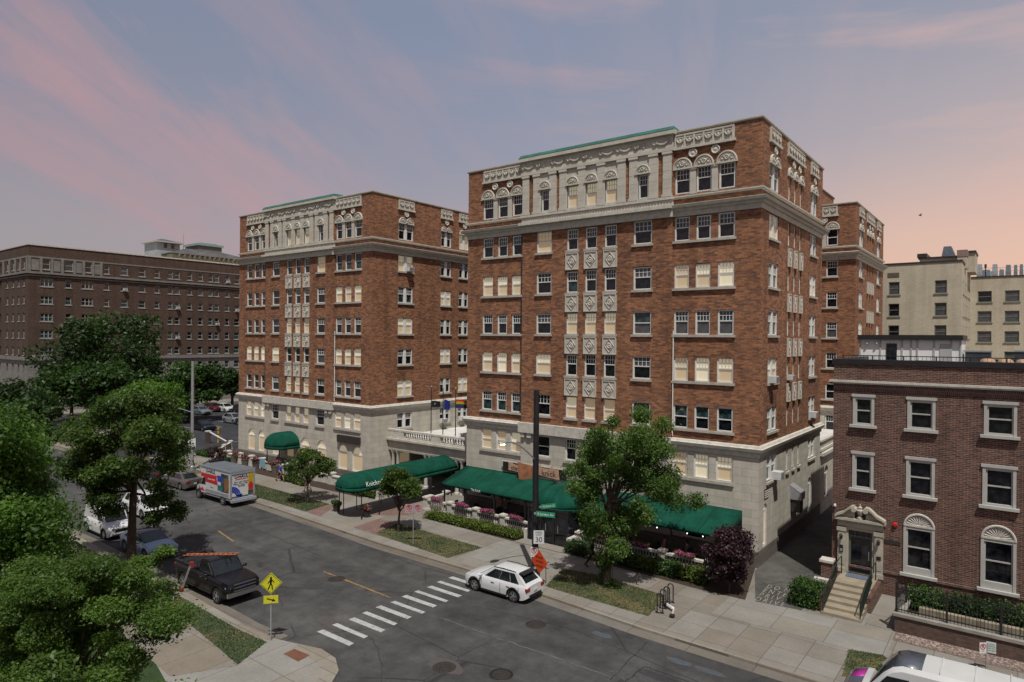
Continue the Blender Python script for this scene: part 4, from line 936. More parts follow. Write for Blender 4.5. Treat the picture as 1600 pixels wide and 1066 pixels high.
for i in range(0, n_, 2): yy = ya+2.3+i*1.1; b_.box(.0,.03,yy,yy+.7,.75,1.1)
b_.obj('window', M['pane_dark'], HR)
CT = thing('roof_tank', 'flat grey metal roof housing with a pale copper edge behind the hipped roof', 'roof housing', (FX-10, 41.1, 29.4))
yc, yd = atX(300,385,FX-10).y-41.1, atX(336,385,FX-10).y-41.1; zz = atX(318,387,FX-10).z-29.4
b_ = MB(); b_.box(-3,3,yc,yd,0,zz); b_.obj('wall', mk('taupe_panel',(.2,.18,.17),.7,.1,2), CT); b_ = MB(); b_.box(-3.3,3.3,yc-.3,yd+.3,zz,zz+.5); b_.box(-2.2,2.2,yc+.8,yd-.8,zz+.5,zz+.8); b_.obj('roof', mk('pale_copper',(.25,.36,.34),.5,.2,2), CT)
# ------------------------------------------------------------------ cream building
CB = thing('apartment_building', 'cream brick apartment block with small windows at the right edge behind the townhouse', 'apartment building', (0, 105, 0))
def crw(Y, lst): return [(atY(a,b,Y), atY(c,d,Y)) for a,b,c,d in lst]
YA, YB = 105, 124
zA = atY(1440,411.5,YA).z; XC = atY(1503,412,YA).x; zB = atY(1560,433,YB).z
def wins(Y, cols, z_first, dz, h, n): return [(c-w_/2, c+w_/2, z_first-i*dz-h, z_first-i*dz) for c, w_ in cols for i in range(n)]
cA = [(atY(1397,450,YA).x, 1.3), (atY(1470,450,YA).x, 1.35)]
zf = atY(1470,438,YA).z; opsA = wins(YA, cA, zf, 3.0, 1.75, 8)
b_ = MB(); wall(b_, lambda a,d,z: (a,d,z), -60, XC, 0, zA, [o for o in opsA if o[2] > 1], .25)
cS = [(3.2,1.1),(6.8,1.2),(9.8,1.2),(13.2,1.2),(16.3,1.2)]; opsS = wins(0, cS, zf, 3.0, 1.75, 8)
wall(b_, lambda a,d,z: (XC-d,a,z), 0, YB-YA, 0, zA, [o for o in opsS if o[2] > 1], .25)
cB = [(atY(1538.5,470,YB).x,1.75),(atY(1581.5,470,YB).x,1.75),(atY(1581.5,470,YB).x+5,1.75)]; zf2 = atY(1540,455,YB).z; opsB = wins(YB, cB, zf2, 3.05, 1.7, 7)
wall(b_, lambda a,d,z: (a,YB-YA+d,z), XC, 45, 0, zB, [o for o in opsB if o[2] > 1], .25)
b_.obj('brick_wall', M['brick_cream'], CB)
m_ = MB(); m_.box(-59.9,XC-.26,.26,30,0,zA-.6); m_.box(XC-.2,45,YB-YA+.3,YB-YA+14,0,zB-.4); m_.obj('interior', M['roof_tar'], CB)
m_ = MB(); m_.box(-60,XC+.1,-.1,.3,zA,zA+.2); m_.box(XC-.3,XC+.1,.3,YB-YA,zA,zA+.2); m_.box(XC,45,YB-YA-.1,YB-YA+.3,zB,zB+.18); m_.obj('coping', M['bronze'], CB)
M['trim_olive'] = mk('olive_window_frame', (.2,.21,.17), .6, .1, 2)
def small_win(fn, ang, o_):
    q = simple_window(o_[1]-o_[0], o_[3]-o_[2]); w_ = link('window', q[2].copy(), CB, fn((o_[0]+o_[1])/2,.1,o_[2]), rz=ang); w_.data.materials[0] = M['trim_olive']; link('pane', q[3] if rr.random() < .35 else q[5], w_)
for o_ in opsA:
    if o_[2] > 8: small_win(lambda a,d,z: (a,d,z), 0, o_)
for o_ in opsS:
    if o_[2] > 10: small_win(lambda a,d,z: (XC-d,a,z), R(90), o_)
for o_ in opsB:
    if o_[2] > 8: small_win(lambda a,d,z: (a,YB-YA+d,z), 0, o_)
m_ = MB(); v0, v1 = atY(1387,427,YA), atY(1405,433,YA); m_.box(v0.x,v1.x,-.05,.0,v1.z,v0.z); m_.obj('vent_panel', mk('brown_vent',(.12,.1,.075),.8,.2,4), CB)
def rbox(px0, py0, px1, py1, Y, depth, z_base):
    a, b = atY(px0,py0,Y), atY(px1,py1,Y); return (a.x, b.x, Y, Y+depth, z_base, a.z)
BH = thing('roof_bulkhead', 'cream brick stair bulkhead with a stepped parapet on the cream building roof', 'roof bulkhead', (0,0,0))
x0,x1,ya,yb,za,zt = rbox(1437,405,1520,420,112,8,zA-.5); XB = atY(1506,420,112).x
m_ = MB(); m_.box(x0,XB,ya,yb,za,zt); m_.obj('wall', M['brick_cream'], BH); m_ = MB(); m_.box(x0-.2,XB+.1,ya-.15,yb,zt,zt+.2); m_.box(x0-.3,x0+.9,ya-.2,yb,zt+.2,zt+.75); m_.obj('coping', M['bronze'], BH)
zq = atY(1517,397,118).z; xq0, xq1 = atY(1511,400,116).x, atY(1520,400,116).x
m_ = MB(); m_.box(xq0,xq1+.3,116,122,za,zq); m_.obj('end_wall', M['brick_cream'], BH); m_ = MB(); m_.box(xq0-.1,xq1+.4,115.8,122.2,zq,zq+.25); m_.obj('end_coping', M['bronze'], BH)
CH = thing('chimney', 'broad pinkish brick chimney stack on the cream building', 'chimney', (0,0,0)); x0,x1,ya,yb,za,zt = rbox(1496,391,1511,391,110,2,zA-.5)
m_ = MB(); m_.box(x0,x1,ya,yb,za,zt-.9); m_.obj('stack', M['brick_cream'], CH); m_ = MB(); m_.box(x0-.06,x1+.06,ya-.06,yb,zt-.9,zt); m_.obj('cap', mk('pinkish_cap',(.27,.2,.17),.8,.2,2), CH)
VN = thing('roof_ventilator', 'hooded dark roof ventilator on the cream building', 'ventilator', (0,0,0)); x0,x1,ya,yb,za,zt = rbox(1475,394,1488,394,113,1.6,zA)
m_ = MB(); m_.box(x0,x1,ya,yb,za,zt); m_.obj('shaft', mk('brown_shaft',(.13,.1,.08),.8,.2,2), VN)
xc = (x0+x1)/2; hw = (x1-x0)*.75; m_ = MB(); m_.hexa([(xc-hw,ya-.5,zt-.6),(xc+hw*1.3,ya-.5,zt-.9),(xc+hw*1.3,yb+.5,zt-.9),(xc-hw,yb+.5,zt-.6),(xc-hw*.7,ya-.3,zt+.75),(xc+hw*.5,ya-.3,zt+.75),(xc+hw*.5,yb+.3,zt+.75),(xc-hw*.7,yb+.3,zt+.75)]); m_.obj('hood', mk('blue_grey_sheet',(.12,.15,.18),.5,.2,2,metal=.3), VN)
# roof plant of the right wing
gb = mk('plant_blue_grey', (.17,.22,.25), .6, .2, 2); gb2 = mk('plant_pale', (.36,.4,.42), .6, .2, 2)
xs = [(1526,413,9,0),(1534,422,14,1),(1545,424,6,0),(1550,413,9,0),(1561,421,8,1),(1571,414,9,1),(1584,414,6,1),(1593,413,6,1),(1600,420,8,1)]
locw = ('tall pale cabinet leftmost in the row of plant on the cream wing roof','wide grey cabinet low on the cream wing roof','small pale cabinet by the rooftop mast','tall white cabinet standing behind the rooftop rail','low box between the two tall cabinets on the cream wing','grey tapered cooling unit on the cream wing roof','dark tapered unit left of the twin pair on the cream wing','dark tapered unit right of the twin pair on the cream wing','cabinet at the very right edge of the cream wing roof')
for (px, py, wd, dk), lab in zip(xs, locw):
    a, b = atY(px, py, YB+4), atY(px+wd, py, YB+4); o = thing('rooftop_unit', lab, 'rooftop unit', ((a.x+b.x)/2, YB+4, zB-.4)); hw = (b.x-a.x)/2; h = a.z-zB+.4
    m_ = MB(); m_.box(-hw,hw,0,1.6,0,h*.55); m_.hexa([(-hw,0,h*.55),(hw,0,h*.55),(hw,1.6,h*.55),(-hw,1.6,h*.55),(-hw*.8,.1,h),(hw*.8,.1,h),(hw*.8,1.5,h),(-hw*.8,1.5,h)]); m_.obj('casing', gb if dk else gb2, o)
    m_ = MB(); m_.box(-hw*.7,hw*.7,-.04,0,h*.15,h*.42); m_.obj('louvre', M['metal_grey'], o)
o = thing('roof_rail', 'thin grey guard rail along the cream wing roof', 'railing', (XC, YB+.6, zB)); m_ = MB()
for i in range(9): m_.box(1+i*2.6,1.05+i*2.6,0,.05,.18,1.5)
m_.box(1,22,0.06,.1,1.45,1.5); m_.box(1,22,0.06,.1,.9,.94); m_.obj('rails', M['metal_grey'], o)
a = atY(1540,413,YB+1); o = thing('antenna_mast', 'short dark antenna mast on the cream wing roof', 'antenna', (a.x, YB+1, zB)); m_ = MB(); m_.lathe([(.09,0),(.07,a.z-zB)],(0,0,0),6); m_.obj('mast', M['bronze'], o); m_ = MB(); m_.lathe([(.15,a.z-zB-.6),(.15,a.z-zB)],(0,0,0),8); m_.obj('aerial', M['bronze'], o)
# ------------------------------------------------------------------ right-hand brick townhouse
TX, TY, TW, TD = -8.6, 41.8, 22.0, 18.0
TH = thing('brick_townhouse', 'three storey dark red brick townhouse with white framed windows at the right edge', 'townhouse', (TX, TY, 0))
f = lambda a, d, z: (a, d, z)
def X(v): return v-TX
cols1 = [(-7.58,-6.5),(-4.9,-3.6),(-1.5,-.14),(2.0,3.4),(5.4,6.8)]
ops = []
for a, b in cols1: ops += [(X(a), X(b), 9.3, 10.9), (X(a)-.03*(a>-7), X(b), 5.7, 7.66)]
ar = [(-5.02,-3.57),(-1.57,-.1),(2.0,3.4),(5.4,6.8)]
for a, b in ar: ops.append((X(a), X(b), 1.45, 4.74, 'arch'))
ops.append((X(-7.75), X(-6.5), .86, 3.3))
b_ = MB(); wall(b_, f, 0, TW, 0, 12.7, ops, .25)
b_.quad((0,0,0),(0,0,12.7),(0,TD,12.7),(0,TD,0)); b_.quad((TW,0,12.7),(TW,0,0),(TW,TD,0),(TW,TD,12.7)); b_.quad((0,TD,0),(0,TD,12.7),(TW,TD,12.7),(TW,TD,0))
b_.obj('brick_wall', M['brick_town'], TH)
m_ = MB(); m_.box(.3,TW-.3,.3,TD-.3,0,12.3); m_.obj('interior', M['bronze'], TH)
m_ = MB(); m_.box(.02,TW-.02,.02,TD-.02,12.31,12.4); m_.obj('roof', M['roof_tar'], TH)
m_ = MB(); m_.box(-.08,TW+.08,-.08,.35,12.7,13.0); m_.box(-.08,.3,.35,TD,12.7,13.0); m_.obj('fascia', M['metal_black'], TH)
m_ = MB(); m_.box(-.16,TW+.1,-.18,-.002,11.6,11.68); m_.box(-.2,TW+.1,-.23,-.002,11.68,11.8); m_.box(-.16,-.002,-.18,TD,11.6,11.79); m_.obj('cornice', M['concrete_trim'], TH)
m_ = MB(); m_.box(0,TW,-.04,-.002,11.2,11.6); m_.obj('soldier_course', brick('soldier_brick',(.15,.075,.06),(.1,.05,.045),(.25,.21,.19),.085,.3,.012), TH)
m_ = MB(); m_.box(0,TW,-.07,-.003,1.2,1.32); m_.obj('water_table', M['brick_town'], TH)
def town_window(a, b, z0, z1, arch=False):
    w_, h = b-a, z1-z0; fr = MB(); p = MB(); hw = w_/2; e = .135
    hs = h-hw if arch else h
    if not arch: fr.box(-hw-.06,hw+.06,-.09,.14,hs-.02,hs+.13)
    fr.box(-hw,-hw+e,-.05,.14,0,hs-.02); fr.box(hw-e,hw,-.05,.14,0,hs-.02); fr.box(-hw+e,hw-e,-.03,.14,hs-.17,hs-.02)
    zb = .28 if arch else .02
    fr.box(-hw+e,hw-e,-.02,.14,0,zb+.08)
    for x0, x1 in ((-hw+e,-hw+e+.07),(hw-e-.07,hw-e)): fr.box(x0,x1,.02,.16,zb+.08,hs-.17)
    zm = (zb+hs)/2; fr.box(-hw+e+.07,hw-e-.07,.06,.15,zm-.035,zm+.035)
    p.quad((-hw+e,.13,zb),(hw-e,.13,zb),(hw-e,.13,zm),(-hw+e,.13,zm)); p.quad((-hw+e,.1,zm),(hw-e,.1,zm),(hw-e,.1,hs-.1),(-hw+e,.1,hs-.1))
    o = fr.obj('window', M['trim_white'], TH, loc=((a+b)/2-TX,0,z0)); p.obj('pane', M['pane_dark'], o)
    m_ = MB(); m_.box(-hw-.14,hw+.14,-.2,.1,-.15,-.002); m_.obj('sill', M['trim_white'], o)
    if arch:
        m_ = MB(); n = 16; P = [(-hw*math.cos(math.pi*i/n), hs+hw*math.sin(math.pi*i/n)) for i in range(n+1)]
        m_.prism(P, .02, .1, 0, lambda q, r_, c: (q, c, r_))
        m_.tube([(x*.94, -.03, hs+(z-hs)*.94) for x, z in P], .06, 6)
        for i in range(1, 12):
            a_ = math.pi*i/12; m_.tube([(math.cos(a_)*hw*.22,.0,hs+.05+math.sin(a_)*hw*.22),(math.cos(a_)*hw*.82,0,hs+.02+math.sin(a_)*hw*.8)], [.012,.045], 4)
        m_.box(-hw,hw,-.07,.1,hs-.01,hs+.09); m_.obj('fanlight', M['concrete_trim'], o)
for a, b in cols1: town_window(a, b, 9.3, 10.9); town_window(a-.03*(a>-7), b, 5.7, 7.66)
for a, b in ar: town_window(a, b, 1.45, 4.74, True)
# doorway
DR = thing('placeholder', '', '') if False else None
cream = mk('cream_portal_stone', (.44,.42,.34), .75, .15, 2, fine=.2)
DX = X(-7.12); z0 = .86
P_ = MB()
for sx in (-1, 1):
    c = DX+sx*.94; P_.box(c-.2,c+.2,-.22,.02,z0,3.42); P_.box(c-.25,c+.25,-.27,-.22,z0,z0+.25); P_.box(c-.25,c+.25,-.27,-.22,3.2,3.42); P_.box(c-.14,c+.14,-.24,-.22,1.3,3.1)
    c = DX+sx*.67; P_.box(c-.065,c+.065,-.12,.05,z0,3.3)
P_.box(DX-.73,DX+.73,-.14,.05,3.3,3.5); P_.box(DX-1.16,DX+1.16,-.24,.02,3.5,3.86); P_.box(DX-1.28,DX+1.28,-.4,.02,3.86,4.0)
for x in [DX-1.1+i*.11 for i in range(21)]: P_.box(x-.03,x+.03,-.34,-.24,3.78,3.855)
P_.obj('door_surround', cream, TH)
for sx in (-1, 1):
    pd = MB(); pts = [(1.27,4.0),(1.1,4.1),(.85,4.22),(.65,4.42),(.45,4.58),(.28,4.6)]
    for (xa, za), (xb, zb_) in zip(pts[:-1], pts[1:]):
        q = [(DX+sx*xa,za),(DX+sx*xb,zb_)]
        if sx < 0: q = q[::-1]
        (x1,z1),(x2,z2) = sorted(q)
        pd.hexa([(x1,-.45,z1),(x2,-.45,z2),(x2,-.02,z2),(x1,-.02,z1),(x1,-.45,z1+.13),(x2,-.45,z2+.13),(x2,-.02,z2+.13),(x1,-.02,z1+.13)])
        pd.hexa([(x1,-.16,4.001),(x2,-.16,4.001),(x2,-.02,4.001),(x1,-.02,4.001),(x1,-.16,z1+.01),(x2,-.16,z2+.01),(x2,-.02,z2+.01),(x1,-.02,z1+.01)])
    pd.lathe([(.02,-.46),(.13,-.46),(.15,-.4),(.15,-.02)],(DX+sx*.3,0,4.52),12,0,'y'); pd.obj('broken_pediment', cream, TH)
u_ = MB(); u_.lathe([(.16,4.0),(.16,4.1),(.07,4.16),(.17,4.35),(.19,4.5),(.1,4.56),(.12,4.66),(.04,4.74),(.03,4.86)],(DX,-.22,0),14); u_.obj('urn_finial', cream, TH, True)
d_ = MB(); d_.box(DX-.6,DX+.6,.1,.16,z0,3.3); dd = d_.obj('door', M['pane_dark'], TH)
d_ = MB(); d_.box(DX-.6,DX-.5,.04,.1,z0,2.9); d_.box(DX+.5,DX+.6,.04,.1,z0,2.9); d_.box(DX-.6,DX+.6,.03,.1,2.9,3.0); d_.box(DX-.5,DX+.5,.04,.1,z0,z0+.12)
for i in range(5): x = DX-.55+i*.275; d_.box(x-.02,x+.02,.05,.1,3.0,3.28)
d_.obj('frame', mk('bronze_green_frame',(.1,.11,.09),.5,.2,3), dd); d_ = MB(); d_.tube([(DX+.42,.0,1.7),(DX+.42,-.0,2.2)],.02,6); d_.obj('handle', M['metal_grey'], dd)
for sx, lab in ((-1,'wall lantern left of the townhouse door'),(1,'wall lantern right of the townhouse door')):
    o = thing('wall_lantern', 'small dark '+lab, 'lantern', (-7.12+sx*.94, TY-.24, 2.75)); m_ = MB(); m_.lathe([(.03,-.02),(.07,.02),(.1,.22),(.03,.32)],(0,-.12,0),6); m_.obj('lantern_body', M['bronze'], o); m_ = MB(); m_.tube([(0,0,.05),(0,-.12,-.02)],.02,5); m_.obj('bracket', M['bronze'], o)
o = thing('intercom', 'dark intercom panel on the left doorway pilaster', 'intercom', (-8.06, TY-.24, 2.2)); m_ = MB(); m_.box(-.09,.09,-.05,0,-.2,.2); m_.obj('panel', M['metal_black'], o); m_ = MB(); m_.box(-.06,.06,-.06,-.05,-.15,.0); m_.obj('keypad', M['metal_grey'], o)
o = thing('house_plaque', 'small black plaque on the right doorway pilaster', 'plaque', (-6.17, TY-.24, 2.0)); m_ = MB(); m_.box(-.11,.11,-.03,0,-.1,.1); m_.obj('plate', M['metal_black'], o)
o = thing('door_mat', 'blue grey mat in front of the townhouse door', 'mat', (-7.1, TY-.62, .868)); m_ = MB(); m_.box(-.62,.62,-.32,.3,0,.02); m_.obj('mat', mk('mat_fabric',(.1,.14,.2),.95,.3,20), o)
o = thing('alarm_bell', 'red fire alarm bell on the townhouse wall', 'alarm bell', (-5.42, TY, 3.97)); m_ = MB(); m_.lathe([(.02,-.14),(.1,-.13),(.13,-.07),(.13,-.02)],(0,0,0),14,0,'y'); m_.obj('gong', mk('alarm_red',(.55,.02,.02),.4,.1,3), o); m_ = MB(); m_.box(-.07,.07,-.02,0,-.07,.07); m_.obj('backplate', M['metal_black'], o)
o = thing('wall_sign', 'dark bronze nameplate on the townhouse wall beside the doorway', 'nameplate', (-5.55, TY, 2.95)); m_ = MB(); m_.box(-.4,.4,-.03,0,-.1,.1); m_.obj('plate', M['bronze'], o)
o = thing('security_camera', 'small white dome camera on the townhouse corner', 'camera', (-8.45, TY, 4.55)); m_ = MB(); m_.ell((0,-.1,0),(.08,.08,.08),10,6); m_.obj('dome', M['white_metal'], o); m_ = MB(); m_.box(-.04,.04,-.06,0,.03,.1); m_.obj('arm', M['white_metal'], o)
# steps
STP = thing('entrance_steps', 'sandy stone steps with two iron handrails leading up to the townhouse door', 'steps', (-7.12, 36.75, 0))
m_ = MB(); n = 6; run = .58; rise = .86/n
for i in range(n): m_.box(-.92,.92,i*run,4.85,i*rise+.001,(i+1)*rise)
m_.obj('treads', mk('sandstone_step',(.3,.26,.19),.85,.2,2,fine=.2), STP)
m_ = MB(); m_.box(-1.1,-.925,.3,4.85,0,.8); m_.box(.925,1.1,1.6,4.85,0,.8); m_.obj('side_wall', M['brick_town'], STP)
for sx in (-1, 1):
    m_ = MB(); x = sx*.86
    m_.tube([(x,.1,0),(x,.1,1.0),(x,3.4,1.85),(x,4.5,1.85),(x,4.5,.86)],.03,6); m_.tube([(x,.1,.2),(x,3.4,1.05)],.02,5)
    for i in range(22): y = .25+i*.145; m_.tube([(x,y,.2+y*.25),(x,y,1.0+y*.25)],.012,4)
    m_.obj('handrail', mk('dark_green_iron',(.015,.025,.02),.5,.2,4), STP)
# brick pier, kerb and basement rail beside the steps
o = thing('brick_pier', 'short brick pier with a pale cap at the townhouse corner by the alley', 'pier', (-8.75, 41.6, 0)); m_ = MB(); m_.box(-.28,.3,-.5,.15,0,1.35); m_.obj('shaft', M['brick_town'], o); m_ = MB(); m_.box(-.36,.36,-.58,.18,1.35,1.48); m_.obj('cap', M['concrete_trim'], o)
o = thing('planter_kerb', 'low pale stone planter kerb between the alley and the steps', 'planter kerb', (-9.0, 38.8, 0)); m_ = MB(); m_.box(-.35,.75,2.0,2.3,0,.45); m_.box(-.35,-.1,-.3,2.0,0,.38); m_.obj('kerb', M['concrete_trim'], o); m_ = MB(); m_.box(-.1,.75,-.2,2.0,0,.25); m_.obj('soil', M['soil'], o)
# fence on the retaining wall
RW = thing('retaining_wall', 'low brick retaining wall with a pale coping in front of the townhouse', 'retaining wall', (-4.75, 36.75, 0))
m_ = MB(); m_.box(0,18,0,.35,0,.78); m_.box(0,.35,.35,3,0,.78); m_.obj('brick_wall', brick('retaining_brick',(.13,.085,.065),(.1,.06,.05),(.12,.1,.085),.24,.08), RW); m_ = MB(); m_.box(-.06,18,-.07,.42,.78,.92); m_.box(-.06,.42,.42,3,.78,.92); m_.obj('coping', mk('grey_coping',(.27,.26,.23),.9,.2,2), RW)
FE = thing('iron_fence', 'black iron picket fence along the low retaining wall of the townhouse', 'fence', (-4.7, 36.95, .92))
m_ = MB(); m_.box(0,18,-.02,.02,.12,.16); m_.box(0,18,-.02,.02,1.12,1.16); m_.obj('rails', M['metal_black'], FE)
for i in range(9):
    m_ = MB(); x = i*2.05; m_.box(x-.045,x+.045,-.045,.045,0,1.42); m_.lathe([(.06,1.42),(.02,1.52)],(x,0,0),6); m_.obj('post', M['metal_black'], FE)
m_ = MB()
for i in range(125):
    x = .07+i*.142; m_.box(x-.011,x+.011,-.011,.011,.02,1.3)
m_.obj('pickets', M['metal_black'], FE)
GT = thing('iron_gate', 'open black iron gate standing at the end of the townhouse fence', 'gate', (-4.72, 37.1, .0), R(80))
m_ = MB(); m_.box(0,1.5,-.02,.02,.15,.2); m_.box(0,1.5,-.02,.02,1.6,1.65); m_.box(0,.05,-.025,.025,0,2.2); m_.box(1.45,1.5,-.025,.025,.1,1.9); m_.obj('frame', M['metal_black'], GT); m_ = MB()
for i in range(11): x = .13+i*.12; m_.box(x-.01,x+.01,-.01,.01,.2,1.85)
m_.obj('pickets', M['metal_black'], GT)
sheet('planting_bed', [(-4.4,37.15),(13.3,37.15),(13.3,41.75),(-4.4,41.75)], .45, M['soil'], 0)
kk = NT('garden_wall_stone'); kk.color(kk.ramp(kk.noise(kk.coord(), 3, 4), [(.3,(.2,.17,.12)),(.7,(.34,.3,.22))])); kk.b.inputs['Roughness'].default_value = .9
o = thing('garden_wall', 'low sandy block edging behind the iron fence under the shrubs', 'garden edging', (-3.9, 38.3, .45)); m_ = MB()
for i in range(22): m_.box(i*.8,i*.8+.78,0,.3,0,.42)
m_.obj('blocks', kk.mat, o)
sheet('path', [(-6.0,36.9),(-4.85,36.8),(-4.85,41.7),(-6.0,41.7)], .014, M['conc_new'])
# roof terrace
WP = thing('roof_penthouse', 'white panelled penthouse with a black roof edge and glass door on the townhouse roof', 'penthouse', (-8.5, 51, 12.4))
a, b = atY(1343,556,51), atY(1502,556,51); x0, x1 = a.x+8.5, b.x+8.5; zt = atY(1400,531,51).z-12.4
m_ = MB(); m_.box(x0,x1,0,4,0,zt); m_.obj('wall', mk('white_panel', (.85,.87,.86),.6,.08,1), WP)
m_ = MB(); m_.box(x0-.1,x1+.1,-.25,4.1,zt,zt+.32); m_.obj('roof_edge', M['metal_black'], WP)
for q in (.0,.21,.43,.52,.58,.74,.9,.985): m_ = MB(); m_.box(x0+(x1-x0)*q,x0+(x1-x0)*q+.09,-.05,-.002,0,zt-.002); m_.obj('batten', M['trim_white'], WP)
m_ = MB(); q = x0+(x1-x0)*.28; m_.box(q,q+.62,-.06,-.01,.0,zt-.25); m_.obj('door', M['pane_dark'], WP)
m_ = MB(); q = x0+(x1-x0)*.8; m_.box(q,q+.62,-.04,-.01,.3,zt-.25); m_.obj('shutter', mk('pale_grey_shutter',(.45,.47,.46),.6,.06,2), WP)
m_ = MB()
for q in (.08,.18): m_.lathe([(.1,0),(.06,.18)],(x0+(x1-x0)*q,-.12,zt-.3),8)
m_.obj('wall_lamp', M['metal_grey'], WP)
RA = thing('roof_railing', 'black railing along the front of the townhouse roof terrace', 'railing', (TX, TY+1.2, 12.4))
zr = atY(1400,556,TY+1.2).z-12.4
m_ = MB(); m_.box(0.2,TW-.2,-.03,.03,zr-.05,zr); m_.box(.2,TW-.2,-.02,.02,.12,.16); m_.obj('rails', M['metal_black'], RA)
for i in range(14):
    m_ = MB(); x = .25+i*1.55; m_.box(x-.03,x+.03,-.031,.031,0,zr-.051); m_.obj('post', M['metal_black'], RA)
m_ = MB()
for i in range(110): x = .35+i*.195; m_.box(x-.008,x+.008,-.008,.008,.16,zr-.05)
m_.obj('balusters', M['metal_black'], RA)
for px, wd, lab in ((1508,40,'dark air conditioning unit on the townhouse roof right of the white penthouse'),(1585,30,'dark air conditioning unit at the right end of the townhouse roof')):
    a, b = atY(px,550,52), atY(px+wd,550,52); o = thing('rooftop_unit', lab, 'rooftop unit', (a.x,52,12.4)); h = a.z-12.4
    m_ = MB(); m_.box(0,b.x-a.x,0,1.6,.1,h); m_.obj('casing', mk('dark_unit',(.04,.05,.06),.5,.2,2), o); m_ = MB(); m_.box(-.05,b.x-a.x+.05,-.05,1.65,h,h+.1); m_.obj('top', M['metal_grey'], o)
o = thing('terrace_sofa', 'outdoor sofa with tan cushions behind the townhouse roof railing', 'sofa', (atY(1528,570,TY+2.2).x, TY+2.2, 12.4)); m_ = MB(); m_.box(0,2.4,0,.9,0,.3); m_.box(0,2.4,.7,.9,.3,.7); m_.obj('frame', M['bronze'], o)
tan = mk('tan_cushion',(.42,.28,.19),.9,.15,6)
for i in range(3): m_ = MB(); m_.ell((.42+i*.78,.38,.52),(.38,.42,.26),12,7); m_.obj('cushion', tan, o, True)
o = thing('terrace_table', 'black low table on the townhouse roof terrace', 'table', (atY(1450,568,TY+2.4).x, TY+2.4, 12.4)); m_ = MB(); m_.box(-.6,.6,-.35,.35,.5,.56); m_.obj('tabletop', M['metal_black'], o)
for x in (-.5,.5):
    for y in (-.28,.28): m_ = MB(); m_.box(x-.03,x+.03,y-.03,y+.03,0,.5); m_.obj('leg', M['metal_black'], o)
# ------------------------------------------------------------------ trees, hedges, flowers
M['leaf_mid'] = leafmat('mid_green_leaf', (.012,.03,.008), (.04,.085,.018))
M['leaf_bright'] = leafmat('bright_green_leaf', (.018,.05,.009), (.085,.165,.026), .4)
M['leaf_fresh'] = leafmat('lighter_green_leaf', (.022,.055,.012), (.095,.16,.038), .45)  # lighter green foliage for the tall street tree
M['leaf_olive'] = leafmat('olive_green_leaf', (.018,.038,.009), (.07,.115,.024), .4)
M['leaf_dark'] = leafmat('dark_green_leaf', (.009,.024,.007), (.034,.066,.018))
M['leaf_purple'] = leafmat('purple_leaf', (.012,.005,.008), (.045,.019,.027), .2)
M['leaf_yellow'] = leafmat('yellow_green_leaf', (.03,.055,.008), (.105,.145,.02))
M['leaf_yellow2'] = leafmat('fresh_green_leaf', (.02,.045,.008), (.085,.15,.026), .4)
M['leaf_hedge'] = leafmat('hedge_leaf', (.015,.04,.008), (.05,.11,.018), .2)
M['petal_pink'] = leafmat('pink_petal', (.3,.03,.13), (.55,.1,.3), .2)
def leaf_cloud(name, clumps, n, size, mat, rs, flat=.5, parent=None, loc=(0,0,0), hollow=.55):
    """clumps: list of (x,y,z, rx,ry,rz, weight). n leaf blades of ~size metres"""
    g = np.random.default_rng(rs); C = np.array(clumps, float); w_ = C[:,6]/C[:,6].sum()
    idx = g.choice(len(C), n, p=w_); c = C[idx]
    d = g.normal(size=(n,3)); d /= np.linalg.norm(d, axis=1)[:,None]
    rad = (hollow+(1-hollow)*g.random(n)**.7)*(.85+.3*g.random(n))+np.minimum(g.exponential(.14, n), .7)
    P = c[:,:3]+d*rad[:,None]*c[:,3:6]
    nrm = d*.28+g.normal(size=(n,3))*.6+np.array([0,0,flat]); nrm /= np.linalg.norm(nrm, axis=1)[:,None]
    ref = g.normal(size=(n,3)); a = np.cross(nrm, ref); a /= np.linalg.norm(a, axis=1)[:,None]; b = np.cross(nrm, a)
    s = size*(.6+.8*g.random(n))[:,None]
    V = np.empty((n,4,3)); V[:,0] = P-a*s*.62; V[:,1] = P-b*s*.34+nrm*s*.08; V[:,2] = P+a*s*.62-nrm*s*.1; V[:,3] = P+b*s*.34+nrm*s*.08
    me = bpy.data.meshes.new(name); me.vertices.add(n*4); me.vertices.foreach_set('co', V.reshape(-1))
    me.loops.add(n*4); me.loops.foreach_set('vertex_index', np.arange(n*4, dtype=np.int32)); me.polygons.add(n)
    me.polygons.foreach_set('loop_start', np.arange(0, n*4, 4, dtype=np.int32)); me.polygons.foreach_set('loop_total', np.full(n, 4, dtype=np.int32))
    cv = g.random(len(C)); var = np.clip(.55*g.random(n)+.45*cv[idx], 0, 1).astype(np.float32)
    at_ = me.attributes.new('leafvar', 'FLOAT', 'FACE'); at_.data.foreach_set('value', var)
    me.materials.append(mat); me.update(calc_edges=True)
    return link(name, me, parent, loc)
def crown_clumps(c, r, n, cr, rs, lo=-.55, droop=0):
    g = random.Random(rs); out = []
    while len(out) < n:
        d = Vector((g.gauss(0,1), g.gauss(0,1), g.gauss(0,1))).normalized(); q = g.uniform(.25, 1)**.5
        if d.z < lo: continue
        p = (c[0]+d.x*r[0]*q, c[1]+d.y*r[1]*q, c[2]+d.z*r[2]*q-droop*q*q)
        s = cr*g.uniform(.6, 1.3); out.append((*p, s, s, s*g.uniform(.55, .85), s*s))
    return out
